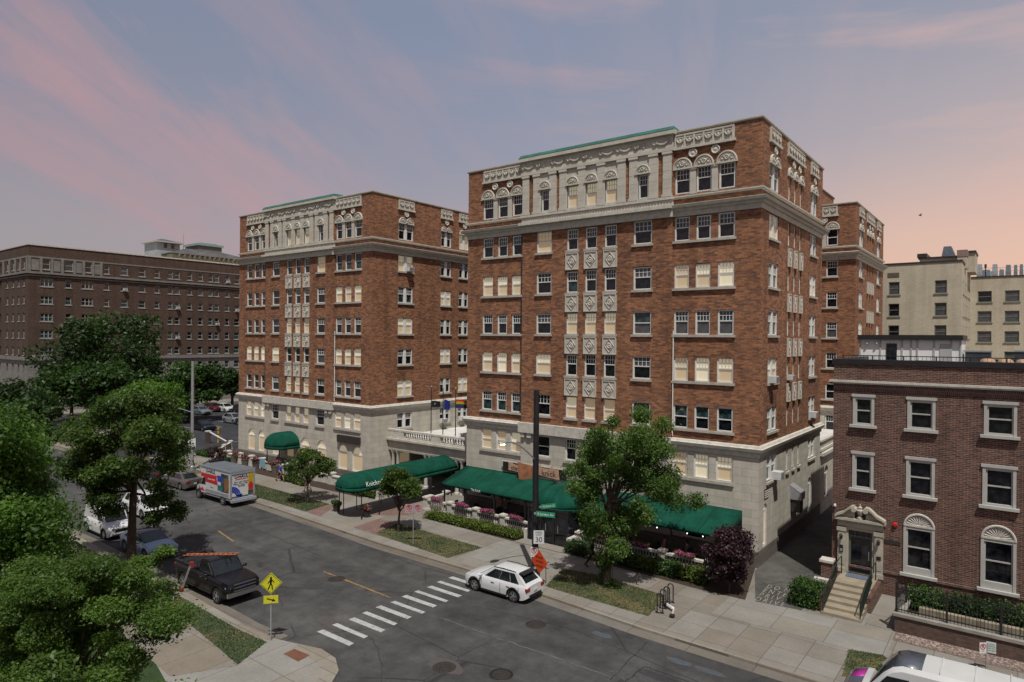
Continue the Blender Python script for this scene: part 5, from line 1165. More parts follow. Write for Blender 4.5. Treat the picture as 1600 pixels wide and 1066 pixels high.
def tree(name, label, loc, h, c, r, n_clump, cr, n_leaf, size, mat, rs, trunk_r=.16, group=None, lo=-.5, flat=.5, droop=0, bark='wood', fork=.4, hollow=.55, extra=()):
    T = thing(name, label, 'tree', loc, 0, group); g = random.Random(rs+1)
    cl = crown_clumps(c, r, n_clump, cr, rs, lo, droop)+[(*e, e[3]**2) if len(e) == 6 else e for e in extra]
    tb = MB(); top = (c[0], c[1], c[2]+r[2]*.35); f0 = fork*c[2]
    tb.tube([(0,0,-.1),(.02,0,f0*.5),(c[0]*.2+.04,c[1]*.2,f0),(c[0]*.7,c[1]*.7,c[2]*.85),top], [trunk_r*1.35,trunk_r,trunk_r*.85,trunk_r*.5,trunk_r*.15], 8)
    tr = tb.obj('trunk', M[bark], T, True)
    lb = MB()
    for e in cl[::max(1, n_clump//22)]:
        q = g.uniform(.6, 1.05); s0 = (c[0]*.3*q, c[1]*.3*q, f0*(.85+.5*g.random())); mid = [(s0[i]*.45+e[i]*.55) for i in range(3)]; mid[2] += r[2]*.06
        lb.tube([s0, mid, (e[0], e[1], e[2])], [trunk_r*.42, trunk_r*.26, trunk_r*.06], 5)
    lb.obj('limbs', M[bark], T, True)
    leaf_cloud('crown', cl, n_leaf, size, M[mat], rs, flat, T, hollow=hollow)
    return T
def cpos(px, py, depth):   # a point on the sight line at a distance along the view
    d = ray(px, py); t_ = depth/d.dot(_fw); return Vector((d.x*t_, d.y*t_, CAM_H+d.z*t_))
# street trees of the far verge
b = at(480,783); tree('street_tree', 'small round street tree left of the long green canopy', b, 4.2, (0,0,3.0), (1.75,1.75,1.25), 26, .55, 5200, .17, 'leaf_olive', 11, .09, 'small street trees by the canopy', fork=.5)
b = at(622.5,831); tree('street_tree', 'small round street tree right of the long green canopy', b, 4.9, (.22,.12,3.3), (1.4,1.4,1.3), 28, .48, 6200, .16, 'leaf_olive', 12, .08, 'small street trees by the canopy', fork=.45)
b = at(948,916)
STREET_TREE_B = b.copy()
b = at(1139,925)
tree('purple_shrub', 'dark purple leaved shrub at the tall tower corner by the alley', b, 4, (0,0,2.05), (1.15,1.15,1.7), 34, .5, 9000, .13, 'leaf_purple', 14, .06, lo=-1, fork=.2)
# near side street maple
def spread(poly, n, depth, sd, r0, r1, base, rs, sq=.6):
    g = random.Random(rs); out = []; xs = [q[0] for q in poly]; ys = [q[1] for q in poly]
    def inside(x, y):
        c = False
        for i in range(len(poly)):
            (x1, y1), (x2, y2) = poly[i], poly[i-1]
            if (y1 > y) != (y2 > y) and x < (x2-x1)*(y-y1)/(y2-y1)+x1: c = not c
        return c
    while len(out) < n:
        x, y = g.uniform(min(xs), max(xs)), g.uniform(min(ys), max(ys))
        if not inside(x, y): continue
        p_ = cpos(x, y, depth+max(-2.2*sd, min(2.2*sd, g.gauss(0, sd))))-base; s_ = g.uniform(r0, r1); out.append((p_.x, p_.y, p_.z, s_, s_, s_*sq, s_*s_))
    return out
def limb_tree(name, label, base, clumps, n_leaf, size, mat, rs, trunk_r, top, fork, flat=.6, hollow=.3, forks=16):
    T = thing(name, label, 'tree', base); g = random.Random(rs); tb = MB(); top = Vector(top); lb = MB()
    tb.tube([(0,0,-.1),(.03,0,fork*.5),(top.x*.25,top.y*.25,fork),(top.x*.6,top.y*.6,(fork+top.z)/2),tuple(top)], [trunk_r*1.35,trunk_r,trunk_r*.85,trunk_r*.5,trunk_r*.15], 8); tb.obj('trunk', M['wood'], T, True)
    for e in clumps[::max(1, len(clumps)//forks)]:
        q = g.random(); s0 = Vector((top.x*.25,top.y*.25,fork))*(1-q*.6)+Vector((top.x*.6,top.y*.6,(fork+top.z)/2))*q*.6; c_ = Vector(e[:3]); mid = s0*.5+c_*.5+Vector((0,0,.25*(c_-s0).length*.5))
        lb.tube([s0, mid, c_], [trunk_r*.4, trunk_r*.24, trunk_r*.06], 5)
    lb.obj('limbs', M['wood'], T, True); leaf_cloud('crown', clumps, n_leaf, size, M[mat], rs, flat, T, hollow=hollow); return T
b = at(205,890); dpt = b.dot(_fw)
cl_ = spread([(95,690),(135,655),(165,630),(195,602),(240,598),(272,630),(290,680),(280,715),(255,735),(225,730),(190,745),(150,755),(110,735)], 54, dpt, 1.9, .45, 1.05, b, 301, .65)
cl_ += spread([(115,730),(190,740),(180,775),(190,800),(165,800),(145,775),(120,755)], 20, dpt-.6, 1.2, .45, .75, b, 302, .7)+spread([(225,750),(285,770),(282,812),(240,812),(225,785)], 9, dpt-.3, 1.0, .4, .65, b, 303, .7)
limb_tree('street_tree', 'broad street maple on the near verge over the parked white van', b, cl_, 52000, .16, 'leaf_olive', 15, .25, (.3,.2,9.2), 4.2, hollow=.1)
dp2 = STREET_TREE_B.dot(_fw)
cl_ = spread([(998,636),(1016,660),(1044,664),(1048,700),(1022,722),(1060,742),(1095,768),(1085,790),(1040,782),(1012,800),(1000,832),(968,858),(940,850),(912,828),(905,772),(886,745),(905,692),(922,668),(970,655)], 78, dp2, 1.0, .36, .72, STREET_TREE_B, 331, .85)+spread([(935,840),(966,840),(960,918),(940,918)], 12, dp2, .2, .2, .38, STREET_TREE_B, 332, 1.1)
limb_tree('street_tree', 'tall leafy street tree in front of the tall tower and right patio awning', STREET_TREE_B, cl_, 46000, .12, 'leaf_fresh', 13, .19, (.2,.1,9.3), 3.2, hollow=.15, forks=26)
# near garden trees at the left edge
p = cpos(5,800,30); p.z = 0
cl_ = spread([(-70,690),(-5,672),(20,645),(33,682),(50,700),(60,742),(78,768),(74,800),(88,828),(82,860),(95,890),(60,930),(-70,930)], 110, 30, 1.7, .6, 1.25, p, 311, .85)
limb_tree('garden_tree', 'large dense green tree filling the left edge', p, cl_, 110000, .135, 'leaf_bright', 16, .25, (0,.3,9.5), 3.0, hollow=.15)
p = cpos(110,985,20.5); p.z = 0
cl_ = spread([(0,905),(40,882),(95,870),(150,888),(185,880),(225,892),(248,915),(260,950),(272,1000),(245,1022),(225,1010),(205,1066),(-40,1066)], 120, 20.5, 1.1, .32, .7, p, 321, .5)
cl_ += spread([(190,885),(225,862),(262,848),(272,862),(235,890)], 9, 21.5, .3, .2, .32, p, 322, .4)
limb_tree('garden_tree', 'feathery light green tree in the lower left corner', p, cl_, 140000, .072, 'leaf_yellow2', 17, .11, (.2,.2,6.6), 2.0, flat=.8, forks=24, hollow=.1)
p = cpos(40,1085,13.5); tree('garden_tree', 'bright broad leaved tree top at the bottom left edge', (p.x,p.y,0), 7, (0,0,5.9), (1.6,1.6,1.1), 40, .45, 26000, .085, 'leaf_yellow2', 18, .1, lo=-.3, flat=.9)
p = cpos(235,1095,14.5); tree('garden_tree', 'small bright tree top just showing at the bottom beside the corner pavement', (p.x,p.y,0), 6, (0,0,5.1), (1.2,1.0,1.0), 26, .42, 16000, .085, 'leaf_bright', 19, .09, lo=-.3, flat=.9)
# background trees, left
for k, (px, py, dp, rx, rz_, mt, lab, gl) in enumerate((
  (170,548,112,8.6,7.2,'leaf_dark','wide dark tree rising above the others before the far brown building',True),
  (112,606,104,5.2,4.6,'leaf_mid','rounded street tree with its trunk showing on the left background pavement',True),
  (180,612,100,4.4,4.4,'leaf_mid','dark green street tree between the wide tree and the bright crown',True),
  (222,637,84,4.3,3.4,'leaf_bright','bright green tree crown just behind the broad street maple',True),
  (297,606,108,4.5,4.0,'leaf_mid','round green street tree left of the tower behind the grey lamp post',True),
  (26,640,92,4.2,3.8,'leaf_dark','dark tree at the far left edge in front of the pale stone base',True),
  (22,668,70,3.4,2.6,'leaf_dark','very dark low tree below the far left edge tree',True),
  (363,600,125,1.9,3.0,'leaf_dark','small dark tree squeezed against the left side of the tower',True),
  (205,582,118,4.2,3.4,'leaf_dark','brownish dark tree behind the bright crown on the left',True))):
    p = cpos(px, py, dp); tree('street_tree', lab, (p.x,p.y,0), 10, (0,0,p.z), (rx,rx,rz_), 44, rx*.3, 9000, dp*.0046, mt, 30+k, .28, 'background street trees', lo=-.7, fork=.5)
# hedges
def hedge(name, label, x0, x1, y0, y1, h, n, size, mat, rs, cat='hedge', group=None, z=0):
    T = thing(name, label, cat, ((x0+x1)/2,(y0+y1)/2,z), 0, group); w_, d_ = (x1-x0)/2, (y1-y0)/2; g = random.Random(rs)
    cl = []; k_ = max(3, int((x1-x0)/.35))
    for i in range(k_):
        for j in (-.5,.5): cl.append(((-w_+(i+.5)*2*w_/k_), j*d_*1.0, h*.55*g.uniform(.85,1.15), .32, d_*.6, h*.5, 1))
    m_ = MB(); m_.box(-w_*.93,w_*.93,-d_*.8,d_*.8,0,h*.75); m_.obj('dark_core', M['leaf_dark'], T)  # dark box core added inside the leaf shell
    leaf_cloud('foliage', cl, n, size, M[mat], rs, .5, T); return T
hedge('hedge', 'long low yellow green hedge in front of the left patio balustrade', -36.6,-27.7,36.65,37.75,.5,11000,.1,'leaf_yellow',51)
hedge('hedge', 'low hedge strip behind the bare planting bed left of the canopy posts', -49.5,-44.2,38.2,39.3,.8,5200,.11,'leaf_yellow',52)
for i, (px, w_, mt, lab) in enumerate(((905,1.5,'leaf_dark','dark low shrub at the left end of the right patio balustrade'),(985,1.8,'leaf_hedge','green shrub under the tall street tree by the right balustrade'),(1012,1.2,'leaf_yellow','yellowish round shrub between two greener ones by the right balustrade'),(1040,1.2,'leaf_hedge','green shrub just right of the yellowish round one'),(1078,1.4,'leaf_yellow','bright yellow green shrub beside the purple shrub'))):
    p = at(px, 862+(px-900)*.29); hedge('shrub', lab, p.x-w_/2, p.x+w_/2, 36.6, 37.7, .72, 2200, .1, mt, 60+i, 'shrub')
T = thing('box_bush', 'clipped square green bush beside the townhouse steps', 'bush', (-9.35+.35,37.6,0)); 
m_ = MB(); m_.box(-.55,.6,-.6,.95,0,1.0); m_.obj('dark_core', M['leaf_dark'], T)  # solid dark core filling the bush behind its leaves
leaf_cloud('foliage', [(x,y,z,.38,.38,.36,1) for x in (-.4,.05,.5) for y in (-.45,.1,.6,.85) for z in (.35,.8)], 7500, .085, M['leaf_hedge'], 70, .4, T)
for i, (x, w_, lab) in enumerate(((-3.9,1.5,'rounded green shrub at the left end behind the iron fence'),(-2.2,1.3,'dark green shrub second from the left behind the iron fence'),(-.9,1.4,'dark shrub in the middle behind the iron fence'),(.6,1.6,'taller green shrub at the right edge behind the iron fence'),(3,2,'shrub beyond the right edge behind the fence'))):
    hedge('shrub', lab, x-w_/2+.2, x+w_/2+.2, 38.9, 40.3, .95, 3000, .1, 'leaf_hedge' if i in (0,3) else 'leaf_dark', 80+i, 'shrub', z=.45)
p = at(340,722); T = tree('shrub', 'small reddish shrub beside the barrier at the parking lot entrance', (p.x,p.y,0), 2, (0,0,1.0), (.9,.9,.9), 14, .4, 1500, .16, 'leaf_purple', 90, .05, lo=-1); T['category'] = 'shrub'
p = at(322,712); hedge('shrub', 'low bright green ground shrub by the parking lot entrance', p.x-1.3, p.x+1.5, p.y-.7, p.y+.8, .6, 2200, .13, 'leaf_hedge', 91, 'shrub')
for i, px in enumerate((352, 452, 470)):
    p = at(px, 722+(px-352)*.30); hedge('shrub', ('dark low shrub behind the box truck roof','low shrub beside the walker in blue','low yellowish shrub left of the small street tree')[i], p.x-.9, p.x+.9, p.y-.4, p.y+.4, .5, 1200, .12, ('leaf_dark','leaf_olive','leaf_yellow')[i], 93+i, 'shrub')
# pebble strip below the retaining wall
T = MB(); g = random.Random(4)
for i in range(1500):
    x = -4.6+g.random()*9; y = 35.75+(-.0)+g.random()*.9; s = g.uniform(.03,.075); T.ell((x,y,.02),(s,s*.8,s*.6),5,3)
pe = T.obj('pebbles', mk('mixed_pebbles',(.28,.22,.19),.9,.6,9)); pe['label'] = 'strip of mixed pebbles along the foot of the retaining wall'; pe['category'] = 'pebbles'; stuff(pe)
sheet('pebble_bed', [(-4.7,35.65),(13,35.4),(13,36.75),(-4.7,36.75)], .012, mk('pebble_ground',(.17,.13,.11),.95,.5,9))

# grass blades on the verges
def grass(polys, n, mat, rs):
    g = random.Random(rs); P = []
    areas = []
    for po in polys:
        xs = [q[0] for q in po]; ys = [q[1] for q in po]; areas.append((max(xs)-min(xs))*(max(ys)-min(ys)))
    tot = sum(areas)
    for po, ar_ in zip(polys, areas):
        xs = [q[0] for q in po]; ys = [q[1] for q in po]
        for _ in range(int(n*ar_/tot)):
            x, y = g.uniform(min(xs)-.05, max(xs)+.05), g.uniform(min(ys)-.05, max(ys)+.05); c = False
            for i in range(len(po)):
                (x1, y1), (x2, y2) = po[i], po[i-1]
                if (y1 > y) != (y2 > y) and x < (x2-x1)*(y-y1)/(y2-y1)+x1: c = not c
            if c: P.append((x+g.gauss(0,.05), y+g.gauss(0,.05)))
    G_ = np.random.default_rng(rs); P = np.array(P); m = len(P); a = G_.random(m)*6.283; h = .03+.045*G_.random(m); w_ = .02+.02*G_.random(m)
    V = np.zeros((m,3,3)); dx_ = np.cos(a)*w_; dy_ = np.sin(a)*w_; lx = G_.normal(size=m)*.04; ly = G_.normal(size=m)*.04
    V[:,0] = np.stack([P[:,0]-dx_,P[:,1]-dy_,np.full(m,.01)],1); V[:,1] = np.stack([P[:,0]+dx_,P[:,1]+dy_,np.full(m,.01)],1); V[:,2] = np.stack([P[:,0]+lx,P[:,1]+ly,h],1)
    me = bpy.data.meshes.new('grass'); me.vertices.add(m*3); me.vertices.foreach_set('co', V.reshape(-1)); me.loops.add(m*3); me.loops.foreach_set('vertex_index', np.arange(m*3, dtype=np.int32)); me.polygons.add(m)
    me.polygons.foreach_set('loop_start', np.arange(0,m*3,3,dtype=np.int32)); me.polygons.foreach_set('loop_total', np.full(m,3,dtype=np.int32))
    cx = (np.sin(P[:,0]*1.7+np.cos(P[:,1]*2.3)*1.5)+np.sin(P[:,1]*3.1+P[:,0]*.9))*.2+.35
    at_ = me.attributes.new('leafvar','FLOAT','FACE'); at_.data.foreach_set('value', np.clip(cx+.35*G_.random(m),0,1).astype(np.float32)); me.materials.append(mat); me.update(calc_edges=True)
    return link('grass', me)
kg = NT('grass_blade'); ga = kg.new('ShaderNodeAttribute'); ga.attribute_name = 'leafvar'; kg.color(kg.ramp(ga.outputs['Fac'], [(0,(.035,.06,.015)),(.45,(.06,.095,.024)),(.75,(.085,.09,.03)),(1,(.15,.13,.055))])); kg.b.inputs['Roughness'].default_value = .7
VG = [[(-62.5,32.1),(-51,32.3),(-45.3,32.1),(-45.8,34.75),(-62.5,35.25)], gp((585,834),(700,872),(753,856),(622,818)), gp((852,916),(870,922),(1013,963),(1040,931),(930,898),(880,889)), gp((1316,1057),(1326,1015),(1380,1024),(1400,1040),(1380,1064)), [(-51,17.65),(-36,17.45),(-29.5,17.2),(-27.3,17.3),(-26.35,15.35),(-33.3,16.25),(-45,16.5),(-51,16.6)]]
go = grass(VG, 60000, kg.mat, 401); go['label'] = 'short patchy grass on the verges along both kerbs'; go['category'] = 'grass'; stuff(go)
# ------------------------------------------------------------------ canopies, balustrades, furniture, signs
def arch_canopy(mb, w, spring, rise, y0, y1, nose=0, n=12, mi=0, m=8):
    """barrel vault along y with an optional rounded nose at y0"""
    prof = lambda k, s=1: (-w*math.cos(math.pi*k/n)*s, spring+rise*math.sin(math.pi*k/n)*s)
    rings = []
    if nose:
        for i in range(m):
            a = math.pi/2*i/m; s = math.sin(a); rings.append([(x*max(s,.02), y0-nose*math.cos(a), spring+(z-spring)*max(s,.02)) for x, z in [prof(k) for k in range(n+1)]])
    for y in ([y0+(y1-y0)*i/6 for i in range(7)]): rings.append([(x, y, z) for x, z in [prof(k) for k in range(n+1)]])
    mb.loft(rings, mi, False, False)
    val = [[(x, y, z-.28) for x, y, z in (r[0],)]+[(r[0][0], r[0][1], r[0][2])] for r in rings]; mb.loft(val, mi, False, False)
    val = [[(r[-1][0], r[-1][1], r[-1][2]-.28), (r[-1][0], r[-1][1], r[-1][2])] for r in rings]; mb.loft(val, mi, False, False)
CN = thing('entrance_canopy', 'long green barrel canopy running from the kerb to the portico', 'canopy', (-41.35, 33.2, 0))
m_ = MB(); arch_canopy(m_, 1.45, 2.42, .95, .3, 11.5, 1.1); m_.box(-1.45,1.45,11.5,11.55,2.2,3.3); cv = m_.obj('canvas', M['canvas_long'], CN, True, sharp=50)
so_ = cv.modifiers.new('thickness', 'SOLIDIFY'); so_.thickness = .02
pm = MB(); pm.lathe([(.035,0),(.035,2.35)],(0,0,0),8); pme = pm.mesh('post', M['metal_black'])
for x in (-1.32,-1.05,1.1,1.36): link('post', pme, CN, (x, .15 if abs(x) > 1.2 else .35, 0))
for y in (1.9,4.5,7.4,10.3):
    for x in (-1.36,1.36): link('post', pme, CN, (x, y, 0))
text('Knickerbocker', .53, M['lettering'], CN, (1.5, 1.95, 2.66), (R(76),0,R(90)), squeeze=.95)
for sx in (-1,1):
    m_ = MB(); m_.box(sx*1.08-.02,sx*1.08+.02,.15,.17,.9,1.0) if False else None
# bucket planters by the canopy posts
def pot(label, x, y, r, h, mat, leaves, n, rs, grp=None, sz=.12, z=0, two=None):
    T = thing('flower_pot', label, 'flower pot', (x,y,z), 0, grp); m_ = MB(); m_.lathe([(r*.75,0),(r,h*.9),(r*1.08,h*.92),(r*1.08,h),(r*.9,h),(r*.85,h-.06)],(0,0,0),12); m_.obj('pot', M[mat] if isinstance(mat,str) else mat, T)
    g = random.Random(rs); cl = [(g.uniform(-r,r)*.9,g.uniform(-r,r)*.9,h+.1+g.random()*.28,.2,.2,.17,1) for _ in range(9)]
    leaf_cloud('foliage', cl, n, sz, M[leaves], rs, .5, T)
    if two: leaf_cloud('flowers', cl, n//2, sz, M[two], rs+1, .8, T)
    return T
p = at(573,808); pot('round pot of yellow and pink flowers at the front right canopy post', p.x, p.y, .3, .45, 'bronze', 'leaf_yellow', 700, 101, two='petal_pink')
p = at(526,799); pot('dark pot of drooping plants at the front left canopy post', p.x, p.y, .3, .45, 'bronze', 'leaf_olive', 600, 102)
# patio awnings
def slope_awning(label, x0, x1, yw, yf, zw, zf, posts, left_hip=False):
    A = thing('patio_awning', label, 'awning', (x0,0,0)); w_ = x1-x0; m_ = MB(); n = 10
    P = [[(w_*i/n, yf+(yw-yf)*j/5, zf+(zw-zf)*j/5-.03*math.sin(math.pi*j/5)*(1+.4*math.sin(i*2.1))) for i in range(n+1)] for j in range(6)]
    m_.loft(P, 0, False, False)
    m_.loft([[(w_*i/n, yf, zf-.2) for i in range(n+1)], [(w_*i/n, yf, zf) for i in range(n+1)]], 0, False, False)
    for x in (0, w_): m_.add([(x,yf,zf-.2),(x,yf,zf),(x,yw,zw),(x,yw,zf-.2)], [(0,1,2,3)])
    c_ = m_.obj('canvas', M['canvas'], A, True, sharp=40); s_ = c_.modifiers.new('thickness','SOLIDIFY'); s_.thickness = .02
    for q in posts: m_ = MB(); m_.box(q-x0-.05,q-x0+.05,yf+.06,yf+.16,0,zf-.02); m_.obj('post', M['metal_black'], A)
    for i in range(8):
        pass
    return A
AL_ = slope_awning('sloping green patio awning left of the domed doorway', -36.75, -27.75, 41.78, 38.75, 3.35, 2.42, (-36.5,-34.2,-31.4,-28.5))
text('The Knick', .26, M['lettering'], AL_, (3.6, 38.735, 2.31), (R(90),0,0), squeeze=.9)
AR_ = slope_awning('sloping green patio awning right of the domed doorway', -23.2, -13.8, 41.78, 38.75, 3.35, 2.46, (-22.8,-20.2,-17.2,-14.4))
bulb = lit('bulb_glow', (.8,.8,.7), (1,.9,.7), 3)
for A, xs_ in ((AR_, (1.0,1.6,4.0,5.0,6.0,7.0,8.0)),):
    m_ = MB()
    for x in xs_: m_.ell((x,38.95,2.12),(.035,.035,.045),6,4)
    o = m_.obj('festoon_bulbs', bulb, A); m2 = MB(); m2.tube([(x_,38.95,2.2+.04*math.sin(x_*6)) for x_ in [.3+i*.3 for i in range(29)]],.008,4); m2.obj('cable', M['metal_black'], A)
DM = thing('dome_awning', 'rounded green dome awning over the dark corner doorway between the patios', 'awning', (-25.55, 41.75, 0))
m_ = MB(); arch_canopy(m_, 2.05, 2.45, 1.25, -2.4, 0, 1.9, 14, 0, 10)
c_ = m_.obj('canvas', M['canvas'], DM, True, sharp=50); s_ = c_.modifiers.new('thickness','SOLIDIFY'); s_.thickness = .02
EN = thing('entrance_porch', 'dark glazed entrance porch under the dome awning', 'porch', (-25.55, 37.4, 0))
m_ = MB(); m_.box(-1.55,1.55,.06,4.3,0,2.4); m_.obj('glazing', M['pane_dark'], EN)
for x in (-1.6,-.55,.5,1.6): m_ = MB(); m_.box(x-.06,x+.06,0,.1,0,2.42); m_.obj('mullion', M['metal_black'], EN)
m_ = MB(); m_.box(-1.54,1.54,.01,.09,.85,.95); m_.box(-1.54,1.54,.01,.09,2.3,2.4); m_.obj('rail', M['metal_black'], EN)
m_ = MB(); m_.box(-1.85,-1.66,-.15,.9,0,.75); m_.box(1.66,1.95,-.15,.9,0,.75); m_.obj('stone_cheek', M['concrete_trim'], EN)
m_ = MB(); m_.box(-1.9,1.9,-1.0,.0,0,.06); m_.obj('threshold', M['conc_new'], EN)
for x in (-.1,.9): m_ = MB(); m_.tube([(x,-.05,.9),(x,-.05,1.4)],.02,6); m_.obj('handle', M['metal_grey'], EN)
# sign fascia of the restaurant
SG = thing('restaurant_sign', 'black restaurant sign band with coppery letter plates above the left patio awning', 'sign', (-32.7, 41.6, 3.5))
rust = mk('copper_plate',(.3,.13,.07),.6,.4,3,fine=.3); pale = mk('pale_plate',(.5,.32,.22),.7,.3,4,fine=.3)
m_ = MB(); m_.box(0,6.0,-.05,.0,0,.72); m_.obj('band', M['metal_black'], SG); m_ = MB(); m_.box(-.1,6.1,-.08,.0,.72,.8); m_.obj('edge', M['concrete_trim'], SG)
m_ = MB(); m_.prism([(.6,.12),(1.75,.06),(1.72,.56),(1.0,.62),(.95,.75),(.62,.72)],-.12,-.06,0,lambda a,b,c:(a,c,b)); m_.obj('plate', pale, SG)
m_ = MB(); m_.hexa([(2.0,-.6,-.35),(2.9,-.15,-.5),(2.9,-.06,-.5),(2.0,-.5,-.35),(1.85,-.6,.95),(3.0,-.15,.7),(3.0,-.06,.7),(1.85,-.5,.95)]); m_.obj('blade_sign', rust, SG)
m_ = MB(); m_.prism([(3.5,.1),(5.4,-.05),(5.3,.68),(4.85,.68),(4.83,.86),(4.62,.86),(4.6,.66),(3.75,.64),(3.72,.84),(3.5,.8)],-.12,-.06,0,lambda a,b,c:(a,c,b)); m_.obj('plate', pale, SG)
text('the', .5, M['bronze'], SG, (1.2,-.125,.32), (R(90),0,0)); text('knick', .62, M['bronze'], SG, (4.45,-.125,.3), (R(90),0,0))
# balustrades with flower boxes
def balustrade(label, pts, post_xs=None, z=0, h=.95, flowers=(), posts=True):
    (xa, ya), (xb, yb) = pts; Ln = math.hypot(xb-xa, yb-ya); ang = math.atan2(yb-ya, xb-xa); B = thing('balustrade', label, 'balustrade', (xa,ya,z), ang)
    n = max(1, round(Ln/2.9)); st = Ln/n
    pm_ = MB(); pm_.box(-.19,.19,-.19,.19,0,h); pm_.box(-.24,.24,-.24,.24,0,.12); pm_.box(-.26,.26,-.26,.26,h,h+.1); pm_.box(-.2,.2,-.2,.2,h+.1,h+.14); pme_ = pm_.mesh('post', M['concrete_trim'])
    for i in range(n+1): link('post', pme_, B, (i*st,0,0))
    rl = MB(); bl = MB()
    for i in range(n):
        a, b = i*st+.2, (i+1)*st-.2; rl.box(a,b,-.12,.12,.0,.18); rl.box(a,b,-.13,.13,h-.17,h-.04); k_ = int((b-a)/.19)
        for j in range(k_):
            x = a+(b-a)*(j+.5)/k_; bl.lathe([(.04,.18),(.062,.32),(.035,.55),(.05,.68),(.04,h-.17)],(x,0,0),6)
    rl.obj('rail', M['concrete_trim'], B)
    if Ln > 4: bl.obj('balusters', M['concrete_trim'], B)
    else:
        for j in range(k_): b1 = MB(); b1.lathe([(.04,.18),(.062,.32),(.035,.55),(.05,.68),(.04,h-.17)],(.2+(st-.4)*(j+.5)/k_,0,0),6); b1.obj('baluster', M['concrete_trim'], B)
    return B, n, st, ang
def flower_box(label, x, y, z, w_, ang, rs, grp='pink flower boxes'):
    T = thing('flower_box', label, 'flower box', (x,y,z), ang, grp); m_ = MB(); m_.box(-w_/2,w_/2,-.14,.14,.03,.17); m_.obj('box', M['metal_grey'], T); g = random.Random(rs)
    cl = [(-w_/2+(i+.5)*w_/9,-.05+g.uniform(-.08,.08),.26+g.random()*.08,.16,.2,.14,1) for i in range(9)]
    leaf_cloud('foliage', cl, 420, .09, M['leaf_olive'], rs, .5, T); leaf_cloud('flowers', [(c[0],c[1]-.03,c[2]+.04,.12,.16,.09,1) for c in cl], 480, .07, M['petal_pink'], rs+1, .9, T, hollow=.8); return T
ord_ = ('first','second','third','fourth','fifth','sixth')
B1, n1_, s1, a1 = balustrade('white stone balustrade with pink flowers around the left patio', ((-38.4,38.75),(-27.4,38.3)))
for i in range(n1_): x = -38.4+s1*(i+.5); flower_box('pink flower box on the left patio balustrade, '+ord_[i]+' from the left', x, 38.75-.45*(i+.5)/n1_-.16, .8, 1.15, a1, 110+i*2)
B2, n2_, s2, a2 = balustrade('white stone balustrade with pink flowers around the right patio', ((-23.5,38.3),(-14.5,38.25)))
for i in range(n2_): flower_box('pink flower box on the right patio balustrade, '+ord_[i]+' from the left', -23.5+s2*(i+.5), 38.1, .8, 1.15, a2, 130+i*2)
balustrade('white stone balustrade at the side of the canopy entrance walk, by the patio', ((-38.5,41.2),(-38.4,39.2)))
balustrade('white stone balustrade left of the canopy entrance walk', ((-45.4,38.6),(-44.0,38.6)))
# planter wall by the left tower
WL = thing('garden_wall', 'long low cream wall with piers along the foot of the left tower', 'garden wall', (-73.4, 39.7, 0), -.008)
m_ = MB(); m_.box(0,24,.0,.3,0,.75); m_.box(-.05,24,-.06,.36,.75,.86); m_.obj('wall', M['concrete_trim'], WL)
for i in range(11): m_ = MB(); x = .3+i*2.35; m_.box(x-.25,x+.25,-.12,.42,0,1.0); m_.box(x-.32,x+.32,-.2,.5,1.0,1.12); m_.obj('pier', M['concrete_trim'], WL)
balustrade('short white balustrade returning to the left tower at the parking lot', ((-77.5,44.0),(-73.3,40.0)))
for i, px in enumerate((349,366.5,384,401,430.5)):
    p = atY(px, 707+(px-349)*.32, 39.4); pot('square planter of pink flowers on the left wall, '+ord_[i]+' from the lot', p.x, 39.35, .42, .75, 'stone_dark', 'leaf_olive', 420, 150+i*2, 'pink flower planters on the left wall', .13, 0, 'petal_pink')
p = at(497,772); pot('pink flower planter by the low yellow hedge left of the canopy', -49.3, 39.1, .4, .85, 'concrete_trim', 'leaf_olive', 420, 170, None, .13, 0, 'petal_pink')
# dome awning of the left tower side door
LD = thing('door_awning', 'small rounded green awning over the side door of the left tower', 'awning', (-61.6, 41.6, 0))
m_ = MB(); arch_canopy(m_, 1.75, 2.62, 1.35, -1.4, .1, 1.2, 12, 0, 8); c_ = m_.obj('canvas', M['canvas'], LD, True, sharp=50); s_ = c_.modifiers.new('thickness','SOLIDIFY'); s_.thickness = .02
for x in (-1.2,1.0): m_ = MB(); m_.lathe([(.05,0),(.05,2.6)],(x,-1.9,0),8); m_.obj('post', M['metal_black'], LD)
# ---------------- street lamps
def lamp(label, x, y, h, r, mat, arm_z, arm_vec, lit_, z=0):
    T = thing('street_lamp', label, 'street lamp', (x,y,z)); m_ = MB(); m_.lathe([(r*1.5,0),(r*1.5,.4),(r,.5),(r*.82,h),(.02,h+.02)],(0,0,0),12); m_.obj('pole', M[mat], T, True)
    v = Vector(arm_vec); m_ = MB(); pts = [Vector((0,0,arm_z))+Vector((v.x*q, v.y*q, v.z*math.sin(q*math.pi/2))) for q in [i/8 for i in range(9)]]; m_.tube(pts, .045, 6); m_.obj('arm', M['metal_grey'], T, True)
    e = pts[-1]; d = Vector((v.x,v.y,0)).normalized(); m_ = MB(); m_.ell((e.x+d.x*.25,e.y+d.y*.25,e.z+.02),(.2+abs(d.x)*.2,.2+abs(d.y)*.2,.1),12,6); m_.obj('lamp_head', M['metal_grey'], T, True)
    m_ = MB(); m_.ell((e.x+d.x*.28,e.y+d.y*.28,e.z-.06),(.15,.15,.09),10,6); m_.obj('lamp_lens', lit('lamp_glow',(1,.85,.6),(1,.72,.4),14) if lit_ else M['roof_white'], T); return T
lamp('tall dark street lamp with a lit head in front of the tall tower', -22.85, 32.2, 10.95, .2, 'metal_black', 6.75, (-.35,-2.45,1.35), True)
